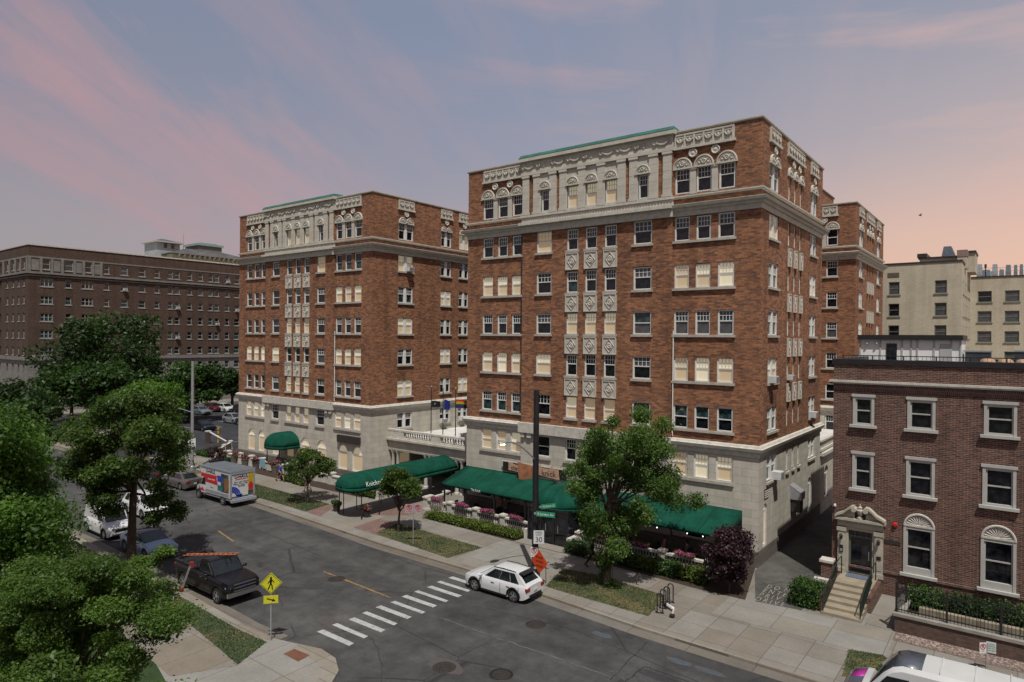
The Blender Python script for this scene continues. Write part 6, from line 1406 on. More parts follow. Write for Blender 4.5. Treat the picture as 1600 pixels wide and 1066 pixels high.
p = at(300,735); lp2 = lamp('pale grey street lamp with a long arm at the parking lot entrance', p.x, p.y, atY(303,565,p.y).z, .17, 'metal_grey', atY(300,640,p.y).z-.3, (-1.5,-3.2,.9), False)
fcs = mk('sign_white',(.62,.66,.66),.5,.05,3)
def plate(T, w_, h, x, y, z, mat, rot, th=.02, nm='sign_plate', shape=None):
    m_ = MB()
    if shape == 'diamond': m_.prism([(-w_/2,0),(0,-h/2),(w_/2,0),(0,h/2)],-th/2,th/2,0,lambda a,b,c:(a,c,b))
    elif shape == 'round': m_.lathe([(w_/2,-th/2),(w_/2,th/2)],(0,0,0),24,0,'y')
    else: m_.box(-w_/2,w_/2,-th/2,th/2,-h/2,h/2)
    return m_.obj(nm, mat, T, loc=(x,y,z), rz=rot)
def ontext(pl, s, size, mat, z=0, x=0, sq=1, y=-.013): return text(s, size, mat, pl, (x,y,z), (R(90),0,0), depth=.003, squeeze=sq)
def speed_sign(label, x, y, z, rot, num='30', s=1, full=True):
    T = thing('speed_sign', label, 'speed limit sign', (x,y,z), rot); pl = plate(T, .62*s, .78*s, 0,0,0, fcs, 0)
    if full: ontext(pl,'SPEED',.15*s,M['lettering_black'],.27*s); ontext(pl,'LIMIT',.15*s,M['lettering_black'],.12*s); ontext(pl,num,.42*s,M['lettering_black'],-.16*s)
    else: ontext(pl,num,.4*s,M['lettering_black'],-.12*s); ontext(pl,'LIMIT',.13*s,M['lettering_black'],.2*s)
    m_ = MB(); m_.box(-.04,.04,.01,.1,-.3*s,.3*s); m_.obj('bracket', M['metal_grey'], T)
pz = atY(843,840,31.9); speed_sign('white SPEED LIMIT 30 sign on the tall dark street lamp', -22.4, 31.93, pz.z, R(40))
q = atX(301,692,p.x); speed_sign('white SPEED LIMIT 30 sign on the pale grey street lamp', p.x+.22, p.y-.16, atY(301,692,p.y).z, R(45), '30', 1.25, False)
red = mk('sign_red',(.5,.03,.03),.5,.05,3)
def nopark(T, pl, s, x=0, z=0):
    m_ = MB(); n = 24
    m_.tube([(math.cos(2*math.pi*i/n)*.13*s,0,math.sin(2*math.pi*i/n)*.13*s) for i in range(n+1)],.018*s,5); m_.tube([(-.09*s,0,.09*s),(.09*s,0,-.09*s)],.016*s,5); m_.obj('red_ring', red, pl, loc=(x,-.012,z))
    ontext(pl,'P',.22*s,M['lettering_black'],z,x)
T = thing('parking_sign', 'small white no parking sign below the speed sign on the tall lamp', 'parking sign', (-22.72,31.92,atY(839,864,31.9).z), R(30)); pl = plate(T,.42,.58,0,0,0,fcs,0); nopark(T,pl,1.15,0,.1); ontext(pl,'ANY TIME',.075,red,-.18); m_ = MB(); m_.box(-.04,.04,.01,.1,-.2,.2); m_.obj('bracket', M['metal_grey'], T)
grn = mk('sign_green',(.02,.25,.14),.5,.05,3)
zz = atY(855,805,31.9).z
T = thing('street_sign', 'green street name sign E Juneau Av on the tall lamp, facing the road', 'street sign', (-21.95,31.95,zz), R(18)); pl = plate(T,1.15,.3,0,0,0,grn,0); ontext(pl,'E Juneau Av',.21,M['lettering'],0,0,.95); m_ = MB(); m_.box(-.7,-.55,-.03,.03,-.05,.05); m_.obj('bracket', M['metal_grey'], T)
T = thing('street_sign', 'green street name sign N Astor St turned sideways above the other on the tall lamp', 'street sign', (-22.15,32.55,zz+.34), R(62)); pl = plate(T,1.0,.28,0,0,0,grn,0); ontext(pl,'N Astor St',.19,M['lettering'],0,0,.95); m_ = MB(); m_.box(-.62,-.48,-.03,.03,-.05,.05); m_.obj('bracket', M['metal_grey'], T)
# orange work sign
org = mk('sign_orange',(.62,.07,.015),.5,.06,3); p = at(848,908); zc = atY(843,878,31.3)
T = thing('roadwork_sign', 'orange diamond ROAD WORK AHEAD sign beside the white hatchback', 'roadwork sign', (zc.x,31.3,0), R(-4)); pl = plate(T,1.22,1.32,0,0,zc.z,org,0,.02,'sign_plate','diamond')
for s_, z_ in (('ROAD',.25),('WORK',.0),('AHEAD',-.25)): ontext(pl,s_,.2,M['lettering_black'],z_,0,.9)
m_ = MB(); m_.tube([(-.02,.03,0),(0,.03,zc.z+.4)],.03,6); m_.tube([(.45,.05,0),(.42,.05,zc.z)],.022,6); m_.tube([(-.4,.3,0.02),(0,.03,zc.z*.6)],.02,5); m_.tube([(.1,-.3,0.02),(.0,.03,.6)],.02,5); m_.obj('stand', M['metal_black'], T)
# pedestrian sign
yel = mk('sign_yellow_green',(.55,.55,.02),.5,.06,3); p = at(423,1001); zp = atY(426.5,912,p.y).z
T = thing('crossing_sign', 'yellow diamond pedestrian crossing sign with an arrow plate on the near kerb', 'crossing sign', (p.x,p.y,0), R(50)); pl = plate(T,.98,.98,0,-.05,zp,yel,0,.02,'sign_plate','diamond')
m_ = MB(); P2 = [(-.03,-.012,.0)]
m_.lathe([(.045,-.02),(.045,-.0)],(.0,0,.26),10,0,'y')
for pts, r_ in (([(0,0,.2),(-.01,0,.02)],.05),([(0,0,.17),(-.1,0,.06),(-.13,0,.0)],.018),([(.02,0,.17),(.1,0,.1),(.13,0,.03)],.018),([(-.02,0,.0),(-.06,0,-.14),(-.12,0,-.25)],.026),([(.0,0,.0),(.05,0,-.12),(.06,0,-.27)],.026)): m_.tube(pts, r_, 6)
m_.obj('walking_figure', M['lettering_black'], pl, loc=(0,-.012,0))
m_ = MB(); n = 4; D = [(-.44,0),(0,-.44),(.44,0),(0,.44)]
for i in range(4): (x1,z1),(x2,z2) = D[i], D[(i+1)%4]; m_.tube([(x1,-.012,z1),(x2,-.012,z2)],.008,4)
m_.obj('border', M['lettering_black'], pl)
pl = plate(T,.64,.36,0,-.05,atY(425.5,937,p.y).z,yel,0); m_ = MB(); m_.tube([(-.17,-.012,.06),(.08,-.012,-.03)],.022,5); m_.prism([(.2,-.075),(.05,-.09),(.1,.05)],-.02,-.012,0,lambda a,b,c:(a,c,b)); m_.obj('arrow', M['lettering_black'], pl)
m_ = MB(); m_.box(-.03,.03,-.03,.03,0,zp+.45); m_.obj('post', M['metal_grey'], T)
# parking signs
p = at(645.5,850); zt = atY(649,795,p.y).z
T = thing('parking_sign', 'pair of white no parking plates on a thin post beside the round street tree', 'parking sign', (p.x,p.y,0), R(42))
for x in (-.285,.285): pl = plate(T,.54,.58,x,-.04,zt,mk('pinkish_grey_plate',(.36,.31,.33),.6,.2,3),0); nopark(T,pl,1.25,0,.08); ontext(pl,'NO PARKING',.075,red,-.2)  # both plates in one dull pinkish grey
m_ = MB(); m_.box(-.025,.025,-.02,.02,0,zt+.35); m_.obj('post', M['metal_grey'], T)
p = at(1541,1048); zt = atY(1539,1012,p.y).z
T = thing('parking_sign', 'no parking sign with a green plate standing beside the white van', 'parking sign', (p.x,p.y,0), R(28)); pl = plate(T,.3,.46,-.16,-.04,zt,fcs,R(12)); nopark(T,pl,.85,0,.07); ontext(pl,'ANY',.06,red,-.13); pl = plate(T,.34,.46,.17,-.02,zt+.04,fcs,R(-22))
for i, s_ in enumerate(('2 HOUR','PARKING','8AM-6PM','MON-SAT')): ontext(pl,s_,.07,grn,.14-i*.09)
m_ = MB(); m_.box(-.03,.03,-.02,.02,0,zt+.2); m_.obj('post', M['metal_grey'], T)
o = thing('rail_sign', 'small blue notice plate among the planters on the left wall', 'notice', (atY(410,712,39.2).x,39.2,.3)); plate(o,.9,.9,0,0,.45,mk('notice_blue',(.2,.38,.46),.6,.1,3),0); m_ = MB(); m_.box(-.03,.03,.02,.06,-.3,.6); m_.obj('post', M['metal_grey'], o)
# parking barrier and bollard
p = at(325,693); T = thing('parking_barrier', 'white lifting barrier arm at the parking lot entrance', 'barrier', (p.x,p.y,0)); m_ = MB(); m_.box(-.25,.25,-.25,.25,0,1.5); m_.obj('cabinet', mk('barrier_brown',(.1,.07,.06),.6,.2,3), T); m_ = MB(); m_.box(-.3,.3,-.3,.3,1.5,1.65); m_.obj('lid', M['white_metal'], T); q = at(352,691,1.2)-at(325,680,1.2)
m_ = MB(); e = atY(354,690,p.y+1.2); m_.tube([(0,0,1.6),(e.x-p.x,1.2,e.z)],.1,6); m_.obj('arm', M['white_metal'], T)
p = at(341,692); T = thing('bollard', 'yellow striped bollard post behind the barrier arm', 'bollard', (p.x,p.y,0)); m_ = MB(); m_.lathe([(.13,0),(.13,1.95),(.02,2.0)],(0,0,0),10); m_.obj('post', mk('bollard_yellow',(.5,.3,.02),.6,.1,3), T)
for z_ in (.5,1.1,1.6): m_ = MB(); m_.lathe([(.135,z_),(.135,z_+.12)],(0,0,0),10); m_.obj('band', M['metal_black'], T)
# bike racks and the fallen scooter
for i, (px, py) in enumerate(((1031,958),(1036,951),(1041.5,946.5),(1047.5,941.5))):
    p = at(px,py); T = thing('bike_rack', ('dark hoop bike rack nearest the kerb','dark hoop bike rack second from the kerb','dark hoop bike rack third from the kerb','tallest dark hoop bike rack farthest from the kerb')[i], 'bike rack', (p.x,p.y,0), R(20), 'hoop bike racks')
    h = 1.0; m_ = MB(); m_.tube([(-.14,0,0),(-.14,0,h-.14)]+[(-.14*math.cos(math.pi*k/8),0,h-.14+.14*math.sin(math.pi*k/8)) for k in range(1,8)]+[(.14,0,h-.14),(.14,0,0)],.032,6); m_.obj('hoop', M['metal_black'], T, True); m_ = MB(); m_.box(-.22,.22,-.06,.06,0,.02); m_.obj('base_plate', M['metal_black'], T)
p = at(1049,948); T = thing('kick_scooter', 'white and black electric scooter lying on its side by the bike racks', 'scooter', (p.x-.15,p.y-.2,0), R(-32))
m_ = MB(); m_.tube([(0,0,.12),(.55,-.02,.14),(.62,0,.13)],[.09,.1,.06],8); m_.obj('deck', M['white_metal'], T, True); m_ = MB(); m_.tube([(.6,0,.13),(1.1,-.42,.1)],.05,6); m_.obj('stem', M['trim_white'], T); m_ = MB(); m_.tube([(-.15,-.22,.25),(-.1,.25,.2)],.03,6); m_.obj('handlebar', M['metal_black'], T)
for c_ in ((1.2,-.5,.1),(-.05,0,.1)): m_ = MB(); m_.lathe([(.06,-.045),(.13,-.05),(.14,0),(.13,.05),(.06,.045)],c_,14); m_.obj('wheel', M['rubber'], T, True)
# patio furniture
tm_ = mk('patio_table_top',(.12,.09,.07),.5,.2,3); cm_ = mk('patio_chair_dark',(.03,.03,.033),.6,.2,3)
tproto = thing('patio_table', 'round dark table on the left patio nearest the canopy walk', 'table', (-35.2,40.0,.012), 0, 'patio tables'); m_ = MB(); m_.lathe([(.45,.72),(.45,.75)],(0,0,0),18); m_.obj('tabletop', tm_, tproto); m_ = MB(); m_.lathe([(.04,.02),(.04,.72)],(0,0,0),8); m_.lathe([(.25,0),(.25,.02)],(0,0,0),12); m_.obj('pedestal', M['metal_black'], tproto)
cproto = thing('patio_chair', 'dark chair at the patio table nearest the canopy walk', 'chair', (-34.5,40.0,.012), 0, 'patio chairs'); m_ = MB(); m_.box(-.21,.21,-.21,.21,.42,.46); m_.obj('seat', cm_, cproto); m_ = MB(); m_.box(-.21,.21,.19,.22,.5,.88); m_.obj('backrest', cm_, cproto)
for x in (-.18,.18):
    for y in (-.18,.2): m_ = MB(); m_.box(x-.02,x+.02,y-.02,y+.02,0,.42 if y < 0 else .5); m_.obj('leg', M['metal_black'], cproto)
k2, k3 = [(c, []) for c in kids(tproto)], [(c, []) for c in kids(cproto)]
first = True
for side, xs_ in (('left', (-35.2,-32.9,-30.7,-28.6)), ('right', (-22.2,-19.6,-17.4,-15.4))):
    for i, x in enumerate(xs_):
        if not (side == 'left' and i == 0): dup(tproto, (x,40.0,.012), 0, 'round dark table on the '+side+' patio, '+ord_[i]+' from the left', tree=k2)
        for j, (dx, dy, a) in enumerate(((.75,.1,-90),(-.75,-.1,90))):
            if side == 'left' and i == 0 and j == 0: cproto.location = (x+dx,40+dy,.012); cproto.rotation_euler.z = R(a); continue
            dup(cproto, (x+dx,40+dy,.012), R(a), 'dark chair '+('right' if j == 0 else 'left')+' of the '+ord_[i]+' table on the '+side+' patio', tree=k3)
# ------------------------------------------------------------------ vehicles
M['glass_car'] = glass('car_glass', (.012,.016,.018), .04, .6, .2)
M['lamp_clear'] = mk('headlamp', (.55,.57,.58), .15, .05, 3, coat=1)
M['lamp_red'] = mk('tail_lamp', (.25,.01,.01), .2, .1, 3, coat=1)
M['trim_black'] = mk('black_plastic', (.018,.018,.02), .55, .1, 4)
M['chrome'] = mk('chrome', (.5,.5,.52), .2, .05, 4, metal=.9)
M['plate'] = mk('licence_plate', (.5,.5,.48), .5, .05, 4)
def carpaint(n, c, metal=.15): return mk('paint_'+n, c, .35, .06, .8, metal=metal, coat=.6)
def wheel_meshes(r, w, spokes=5):
    m_ = MB(); hw = w/2
    m_.lathe([(r*.62,-hw*.9),(r*.92,-hw),(r,-hw*.7),(r,hw*.7),(r*.92,hw),(r*.62,hw*.9)],(0,0,0),24,0,'y'); t_ = m_.mesh('wheel', M['rubber'], True)
    m_ = MB(); m_.lathe([(r*.66,-hw*.55),(r*.66,-hw*.92),(r*.6,-hw*.94),(r*.58,-hw*.6),(.01,-hw*.55)],(0,0,0),24,0,'y')
    for i in range(spokes):
        a = 2*math.pi*i/spokes; c_, s_ = math.cos(a), math.sin(a)
        def P(u, v, y): return (c_*u-s_*v, y, s_*u+c_*v)
        m_.hexa([P(.03,-.045,-hw*.92),P(r*.62,-.03,-hw*.92),P(r*.62,-.03,-hw*.6),P(.03,-.045,-hw*.6),P(.03,.045,-hw*.92),P(r*.62,.03,-hw*.92),P(r*.62,.03,-hw*.6),P(.03,.045,-hw*.6)])
    m_.lathe([(.07,-hw*.5),(.07,-hw*1.0),(.01,-hw*1.02)],(0,0,0),10,0,'y'); return t_, m_.mesh('rim', M['rim'], True)
_wm = {}
def bil(q, u, v):
    a, b, c, d = [Vector(x) for x in q]; return (a*(1-u)+b*u)*(1-v)+(d*(1-u)+c*u)*v
def panel(parent, name, q, u0, u1, v0, v1, off, mat, n=1):
    """thin panel lying proud of the bilinear patch q"""
    m_ = MB(); nv = (Vector(q[1])-Vector(q[0])).cross(Vector(q[3])-Vector(q[0])).normalized()
    o = [bil(q,u,v)+nv*off for u,v in ((u0,v0),(u1,v0),(u1,v1),(u0,v1))]; i_ = [bil(q,u,v)-nv*.02 for u,v in ((u0,v0),(u1,v0),(u1,v1),(u0,v1))]
    m_.hexa(i_+o); return m_.obj(name, mat, parent)
def car(name, label, cat, x, y, rz, L, W, H, wb, fo, paint, belt, hood, gh, wr=.33, clear=.2, tail=None, nose=.62, roofmat=None, side=((.06,.46),(.5,.9)), wide=.96, group=None, z=RZ, tumble=.74, spokes=5, fender=None, grille=True):
    """x forward. gh = (windscreen base x, windscreen top x, rear top x, rear base x) measured from the nose; hood = [(distance from nose, z)]"""
    T = thing(name, label, cat, (x,y,z), rz, group); h2 = L/2; X_ = lambda d: h2-d
    ax = [X_(fo), X_(fo+wb)]; ar = wr*1.2
    tops = [(0, nose)]+list(hood)+[(gh[0], belt), (gh[3], belt+.02)]+([(L-.02, tail)] if tail else [(L, belt-.02)])
    tops = sorted(set(tops)); ds = {0,.04,.14,.35}|{t_[0] for t_ in tops}|{L,L-.04,L-.15}|{L*i/16 for i in range(17)}
    for a in ax:
        for k_ in range(-6,7): ds.add(h2-(a+ar*math.sin(math.pi*k_/12)))
    ds = sorted(d for d in ds if 0 <= d <= L); ds = [d for i, d in enumerate(ds) if i == 0 or d-ds[i-1] > .012]
    def topz(d):
        for (a, za), (b, zb) in zip(tops[:-1], tops[1:]):
            if a <= d <= b: return za+(zb-za)*((d-a)/(b-a) if b > a else 0)
        return tops[-1][1]
    rings = []
    for d in ds:
        X0 = X_(d); e = min(d, L-d); plan = 1-.14*max(0, 1-e/.55)**2-.05*max(0, 1-e/.08)
        w_ = W/2*plan; zt = topz(d); zb = clear+.16*max(0, 1-e/.35)**1.5; za = zb
        for a in ax:
            if abs(X0-a) < ar: za = max(za, wr+math.sqrt(ar*ar-(X0-a)**2))
        za = min(za, zt-.12); mid = max(zb+(zt-zb)*.45, za+.03); sh = max(zb+(zt-zb)*.85, mid+.02)
        half = [(0, zb), (w_*.78, zb), (w_*.80, max(zb, za-.01)), (w_*.97, za), (w_, mid), (w_*.985, sh), (w_*.90, zt), (w_*.5, zt+.025), (0, zt+.035)]
        rings.append([(X0, -yy, zz) for yy, zz in half]+[(X0, yy, zz) for yy, zz in half[-2:0:-1]])
    m_ = MB(); m_.loft(rings[::-1]); body = m_.obj('body', paint, T, True, sharp=38)
    # greenhouse
    wb_, wt = W/2*.90, W/2*tumble; zr = H-.06; x0,x1,x2,x3 = [X_(g_) for g_ in gh]; wt2 = wt*.93
    lo = [(x0,-wb_*.92,belt-.01),(x3,-wb_*.93,belt+.0),(x3,wb_*.93,belt+.0),(x0,wb_*.92,belt-.01)]; hi = [(x1,-wt,zr),(x2,-wt2,zr),(x2,wt2,zr),(x1,wt,zr)]
    # side bulge so the pillars are wide enough
    m_ = MB(); m_.loft([lo, hi], 0, True, False); rr_ = []
    for i in range(9):
        q = i/8; xx = x1+(x2-x1)*q; ww = wt+(wt2-wt)*q; a_ = .12+.88*(1-(2*q-1)**2)**.7; rr_.append([(xx,-ww,zr),(xx,-ww*.9,zr+.035*a_+.005),(xx,-ww*.55,zr+.06*a_+.008),(xx,0,zr+.07*a_+.008),(xx,ww*.55,zr+.06*a_+.008),(xx,ww*.9,zr+.035*a_+.005),(xx,ww,zr)])
    m_.loft(rr_, 0, False, False); m_.add(rr_[0], [tuple(range(7))]); m_.add(rr_[-1], [tuple(range(6,-1,-1))]); m_.obj('cabin', roofmat or paint, T, True, sharp=32)
    panel(T, 'windscreen', [lo[3],lo[0],hi[0],hi[3]], .05,.95,.06,.95, .012, M['glass_car'])
    panel(T, 'rear_window', [lo[1],lo[2],hi[2],hi[1]], .1,.9,.14 if tail else .2,.9, .012, M['glass_car'])
    for q in ([lo[0],lo[1],hi[1],hi[0]], [lo[2],lo[3],hi[3],hi[2]]):
        for a, b in side:
            if q[0] == lo[2]: a, b = 1-b, 1-a
            panel(T, 'side_window', q, a, b, .07, .92, .012, M['glass_car'])
    # lamps, bumpers, mirrors, handles, plates
    hwid = W/2
    for sy in (-1, 1):
        m_ = MB(); m_.hexa([(h2-.28,sy*hwid*.62,nose-.13),(h2-.02,sy*hwid*.55,nose-.13),(h2-.2,sy*hwid*.93,nose-.11),(h2-.42,sy*hwid*.97,nose-.08),(h2-.30,sy*hwid*.62,nose-.0),(h2-.03,sy*hwid*.55,nose-.02),(h2-.2,sy*hwid*.935,nose+.03),(h2-.44,sy*hwid*.975,nose+.07)] if sy > 0 else
               [(h2-.02,sy*hwid*.55,nose-.13),(h2-.28,sy*hwid*.62,nose-.13),(h2-.42,sy*hwid*.97,nose-.08),(h2-.2,sy*hwid*.93,nose-.11),(h2-.03,sy*hwid*.55,nose-.02),(h2-.30,sy*hwid*.62,nose),(h2-.44,sy*hwid*.975,nose+.07),(h2-.2,sy*hwid*.935,nose+.03)]); m_.obj('headlight', M['lamp_clear'], T)
        zt_ = (tail or belt)-.14; m_ = MB(); m_.box(-h2-.012,-h2+.22,min(sy*hwid*.55,sy*hwid*.9),max(sy*hwid*.55,sy*hwid*.9),zt_-.13,zt_+.06); m_.obj('taillight', M['lamp_red'], T)
        m_ = MB(); xm = x0-.32; m_.ell((xm,sy*(hwid+.09),belt+.09),(.07,.11,.085),10,6); m_.tube([(xm,sy*hwid*.88,belt+.03),(xm,sy*(hwid+.05),belt+.06)],.03,5); m_.obj('mirror', paint, T, True)
        for q in (.34,.66):
            xx = x0+(x3-x0)*q; m_ = MB(); m_.box(xx-.11,xx+.11,min(sy*hwid*.985,sy*(hwid+.012)),max(sy*hwid*.985,sy*(hwid+.012)),belt-.2,belt-.16); m_.obj('door_handle', M['chrome'], T)
        for q in (.1,.5,.88):
            xx = x0+(x3-x0)*q; m_ = MB(); m_.box(xx-.011,xx+.011,min(sy*hwid*.95,sy*(hwid+.002)),max(sy*hwid*.95,sy*(hwid+.002)),clear+.14 if q == .5 else clear+.4,belt-.1); m_.obj('door_seam', M['trim_black'], T)
        m_ = MB(); m_.box(ax[1]+ar+.03,ax[0]-ar-.03,min(sy*hwid*.9,sy*(hwid*.995)),max(sy*hwid*.9,sy*(hwid*.995)),clear-.0,clear+.1); m_.obj('sill_trim', M['trim_black'] if fender else paint, T)
    if grille: m_ = MB(); m_.box(h2-.2,h2+.012,-hwid*.5,hwid*.5,nose-.26,nose-.06); [m_.box(h2+.012,h2+.022,-hwid*.48,hwid*.48,nose-.24+i*.05,nose-.225+i*.05) for i in range(4)]; m_.obj('grille', M['trim_black'], T)
    m_ = MB(); m_.box(h2-.2,h2+.015,-hwid*.6,hwid*.6,clear+.1,clear+.22); m_.obj('bumper', M['trim_black'], T); m_ = MB(); m_.box(-h2-.015,-h2+.2,-hwid*.62,hwid*.62,clear+.12,clear+.28); m_.obj('bumper', M['trim_black'], T)
    m_ = MB(); m_.box(-h2-.03,-h2+.02,-.16,.16,clear+.4,clear+.52); m_.obj('number_plate', M['plate'], T)
    key = (wr, spokes)
    if key not in _wm: _wm[key] = wheel_meshes(wr, .23, spokes)
    tm_, rm_ = _wm[key]
    for a in ax:
        for sy in (-1,1):
            o = link('wheel', tm_, T, (a, sy*(hwid-.125), wr), rz=0 if sy < 0 else math.pi); link('rim', rm_, o)
            if fender: m_ = MB(); m_.tube([(a+ar*math.cos(math.pi*k_/12)*1.03, sy*(hwid-.012), wr+ar*math.sin(math.pi*k_/12)*1.03) for k_ in range(13)], .05, 6); m_.obj('arch_trim', M['trim_black'], T)
    return T
hatch_hood = [(.15,.78),(.5,.9),(.95,.97)]
pw = carpaint('pearl_white', (.62,.65,.66), 0)
# white hatchback by the crosswalk, nose towards -X
HB = car('parked_car', 'white five door hatchback parked by the crosswalk under the orange sign', 'car', -22.6*1.0086, 28.85*1.0086, R(180.5), 4.36,1.81,1.55,2.7,.82, pw, .95, hatch_hood, (1.0,1.95,3.6,4.26), .345, .2, None, .74, side=((.13,.43),(.436,.685),(.695,.87)), fender=True, tumble=.71)
for sy in (-1,1): m_ = MB(); m_.tube([(.2,sy*.6,1.53),(-.5,sy*.6,1.57),(-1.3,sy*.57,1.53)],.022,6); m_.obj('roof_rail', M['trim_black'], HB)
m_ = MB(); m_.hexa([(-1.5,-.58,1.46),(-1.78,-.55,1.42),(-1.78,.55,1.42),(-1.5,.58,1.46),(-1.5,-.58,1.53),(-1.8,-.55,1.47),(-1.8,.55,1.47),(-1.5,.58,1.53)][0:8]); m_.obj('spoiler', M['trim_black'], HB)
sedan_hood = [(.12,.68),(.5,.8),(1.0,.88)]
gs = carpaint('grey_brown', (.16,.15,.145), .5)
car('parked_car', 'grey brown sedan parked in front of the moving truck', 'car', -61.9*1.0086+.3, 30.45*1.0086-.2, R(180), 4.85,1.84,1.46,2.8,.95, gs, .95, sedan_hood, (1.35,2.15,3.35,4.15), .33,.19, .98, .66, side=((.1,.46),(.49,.88)))
bs = carpaint('steel_blue', (.22,.33,.45), .4)
BC = car('parked_car', 'pale steel blue sedan with a dark glass roof parked under the street maple', 'car', -44.6*1.0086, 19.95*1.0086-.2, R(0), 4.7,1.85,1.42,2.85,.9, bs, .93, sedan_hood, (1.2,2.2,3.4,4.2), .34,.18, .97, .66, roofmat=M['glass_car'], side=((.1,.48),(.5,.86)))
ws = carpaint('white', (.6,.62,.62), 0)
car('moving_car', 'white sport utility car driving in the lane behind the street maple', 'car', -54.3*1.0086, 23.8*1.0086, R(0), 4.75,1.9,1.68,2.75,.95, ws, 1.03, [(.12,.85),(.5,.98),(1.0,1.03)], (1.2,1.95,4.1,4.55), .36,.24,None,.8, side=((.12,.42),(.45,.68),(.71,.9)))
VN_ = car('parked_van', 'white compact van with a ladder rack parked on the near kerb under the maple', 'van', -51.1*1.0086, 20.05*1.0086-.15, R(0), 4.6,1.8,1.95,2.91,.88, ws, 1.05, [(.1,.85),(.4,.98),(.8,1.04)], (.95,1.65,4.45,4.58), .33,.2,None,.82, side=((.08,.32),), tumble=.82, fender=True)
for xx in (.6,-.4,-1.5): m_ = MB(); m_.box(xx-.03,xx+.03,-.74,.74,2.0,2.05); m_.box(xx-.03,xx+.03,-.74,-.7,1.9,2.0); m_.box(xx-.03,xx+.03,.7,.74,1.9,2.0); m_.obj('roof_rack', M['metal_grey'], VN_)
dk = carpaint('dark', (.02,.024,.028), .2)
p = at(250,748); car('parked_car', 'black car mostly hidden behind the street maple ahead of the grey sedan', 'car', p.x-1, 30.4, R(180), 4.7,1.88,1.7,2.75,.95, dk, 1.03, [(.12,.85),(.5,.98),(1.0,1.03)], (1.2,1.95,4.1,4.55), .36,.24,None,.8)
db = carpaint('dark_blue', (.03,.05,.09), .3)
p = at(78,678); car('parked_car', 'dark blue car glimpsed between the trees at the far left', 'car', p.x, p.y, R(0), 4.7,1.84,1.46,2.8,.95, db, .95, sedan_hood, (1.35,2.15,3.35,4.15), .33,.19,.98,.66)
sv = carpaint('silver', (.36,.4,.43), .4)
lots = [(351,660,363,664,'silver hatchback nearest the tower in the parking lot',sv,'h'),(337,643,352,645,'white hatchback in the back row of the parking lot',ws,'h'),(296,648,316,648.5,'pale blue grey sedan in the parking lot behind the lamp post',carpaint('blue_grey',(.22,.29,.34),.4),'s'),(268,648,287,650,'dark car parked left of the pale blue sedan in the lot',dk,'s'),(291,673,325,673,'black car in the front row of the parking lot behind the lamp post',carpaint('blue_black',(.012,.014,.025),.2),'s'),(364,645,380,648,'black car behind the white hatchback beside the tower',dk,'h'),(372,664,386,668,'dark car just showing beside the tower next to the silver hatchback',dk,'s'),(322,643,330,644,'dark red car in the back row of the parking lot',carpaint('dark_red',(.12,.02,.03),.2),'h')]
for ax_, ay_, bx_, by_, lab, pt, ty in lots:
    a, b = at(ax_,ay_), at(bx_,by_); c_ = (a+b)/2; 
    if ty == 'h': car('parked_car', lab, 'car', c_.x, c_.y+.9, R(0), 4.4,1.82,1.6,2.65,.85, pt, 1.0, hatch_hood, (1.05,1.85,3.75,4.22), .34,.2,None,.74, z=.02)
    else: car('parked_car', lab, 'car', c_.x, c_.y+.9, R(0), 4.75,1.84,1.46,2.8,.95, pt, .95, sedan_hood, (1.35,2.15,3.35,4.15), .33,.19,.98,.66, z=.02)
# ---- pickup
pb = mk('paint_black_pickup', (.008,.008,.01), .22, .05, .8, spec=.35)
PK = car('pickup_truck', 'black pickup truck carrying an orange ladder by the near kerb', 'pickup truck', -35.05*1.0086, 19.2*1.0086-.1, R(0), 5.75,2.03,1.98,3.6,1.05, pb, 1.28, [(.04,1.0),(.12,1.17),(.6,1.24),(1.3,1.28)], (1.5,2.15,3.0,3.2), .41,.38, 1.27, .98, side=((.1,.86),), tumble=.8, fender=False, grille=False)
# cargo bed well, grille and chrome bumper
m_ = MB(); m_.box(-2.8,-.42,-.78,.78,1.305,1.33); m_.obj('bed_floor', M['trim_black'], PK)
m_ = MB()
for y0_, y1_ in ((-.93,-.8),(.8,.93)): m_.box(-2.84,-.4,y0_,y1_,1.28,1.42)
m_.box(-2.86,-2.76,-.8,.8,1.28,1.42); m_.obj('bed_rail', pb, PK)
m_ = MB(); m_.box(2.8,2.93,-.95,.95,.5,.72); m_.obj('chrome_bumper', M['chrome'], PK); m_ = MB(); m_.box(2.75,2.9,-.62,.62,.76,1.14); m_.obj('grille', M['trim_black'], PK)
m_ = MB(); m_.box(2.9,2.93,-.62,.62,.76,.8); m_.box(2.9,2.93,-.62,.62,1.1,1.14); m_.box(2.9,2.93,-.62,.62,.93,.97); m_.obj('grille_bar', M['chrome'], PK); m_ = MB(); m_.ell((2.93,0,.95),(.01,.13,.06),12,6); m_.obj('badge', mk('badge_blue',(.03,.06,.2),.3,.05,3), PK)
pkx, pky = PK.location.x, PK.location.y
rod = mk('orange_fibreglass', (.4,.11,.03), .7, .3, 4)
LA = thing('ladder', 'orange ladder lying across the pickup truck bed and cab roof', 'ladder', (pkx,pky,RZ)); la, lb = Vector((-2.0,-.75,1.75)), Vector((1.3,.5,2.16))
sd_ = Vector((-.1,.26,0))
for s_ in (-.5,.5): m_ = MB(); m_.tube([la+sd_*s_, lb+sd_*s_], .03, 5); m_.obj('side_rail', rod, LA)
m_ = MB()
for i in range(11): q = la+(lb-la)*(i+.5)/11; m_.tube([q-sd_*.5,q+sd_*.5],.02,5)
m_.obj('rungs', M['metal_grey'], LA)
RK = thing('cargo_rack', 'dark tube rack holding the ladder on the pickup bed', 'rack', (pkx,pky,RZ))
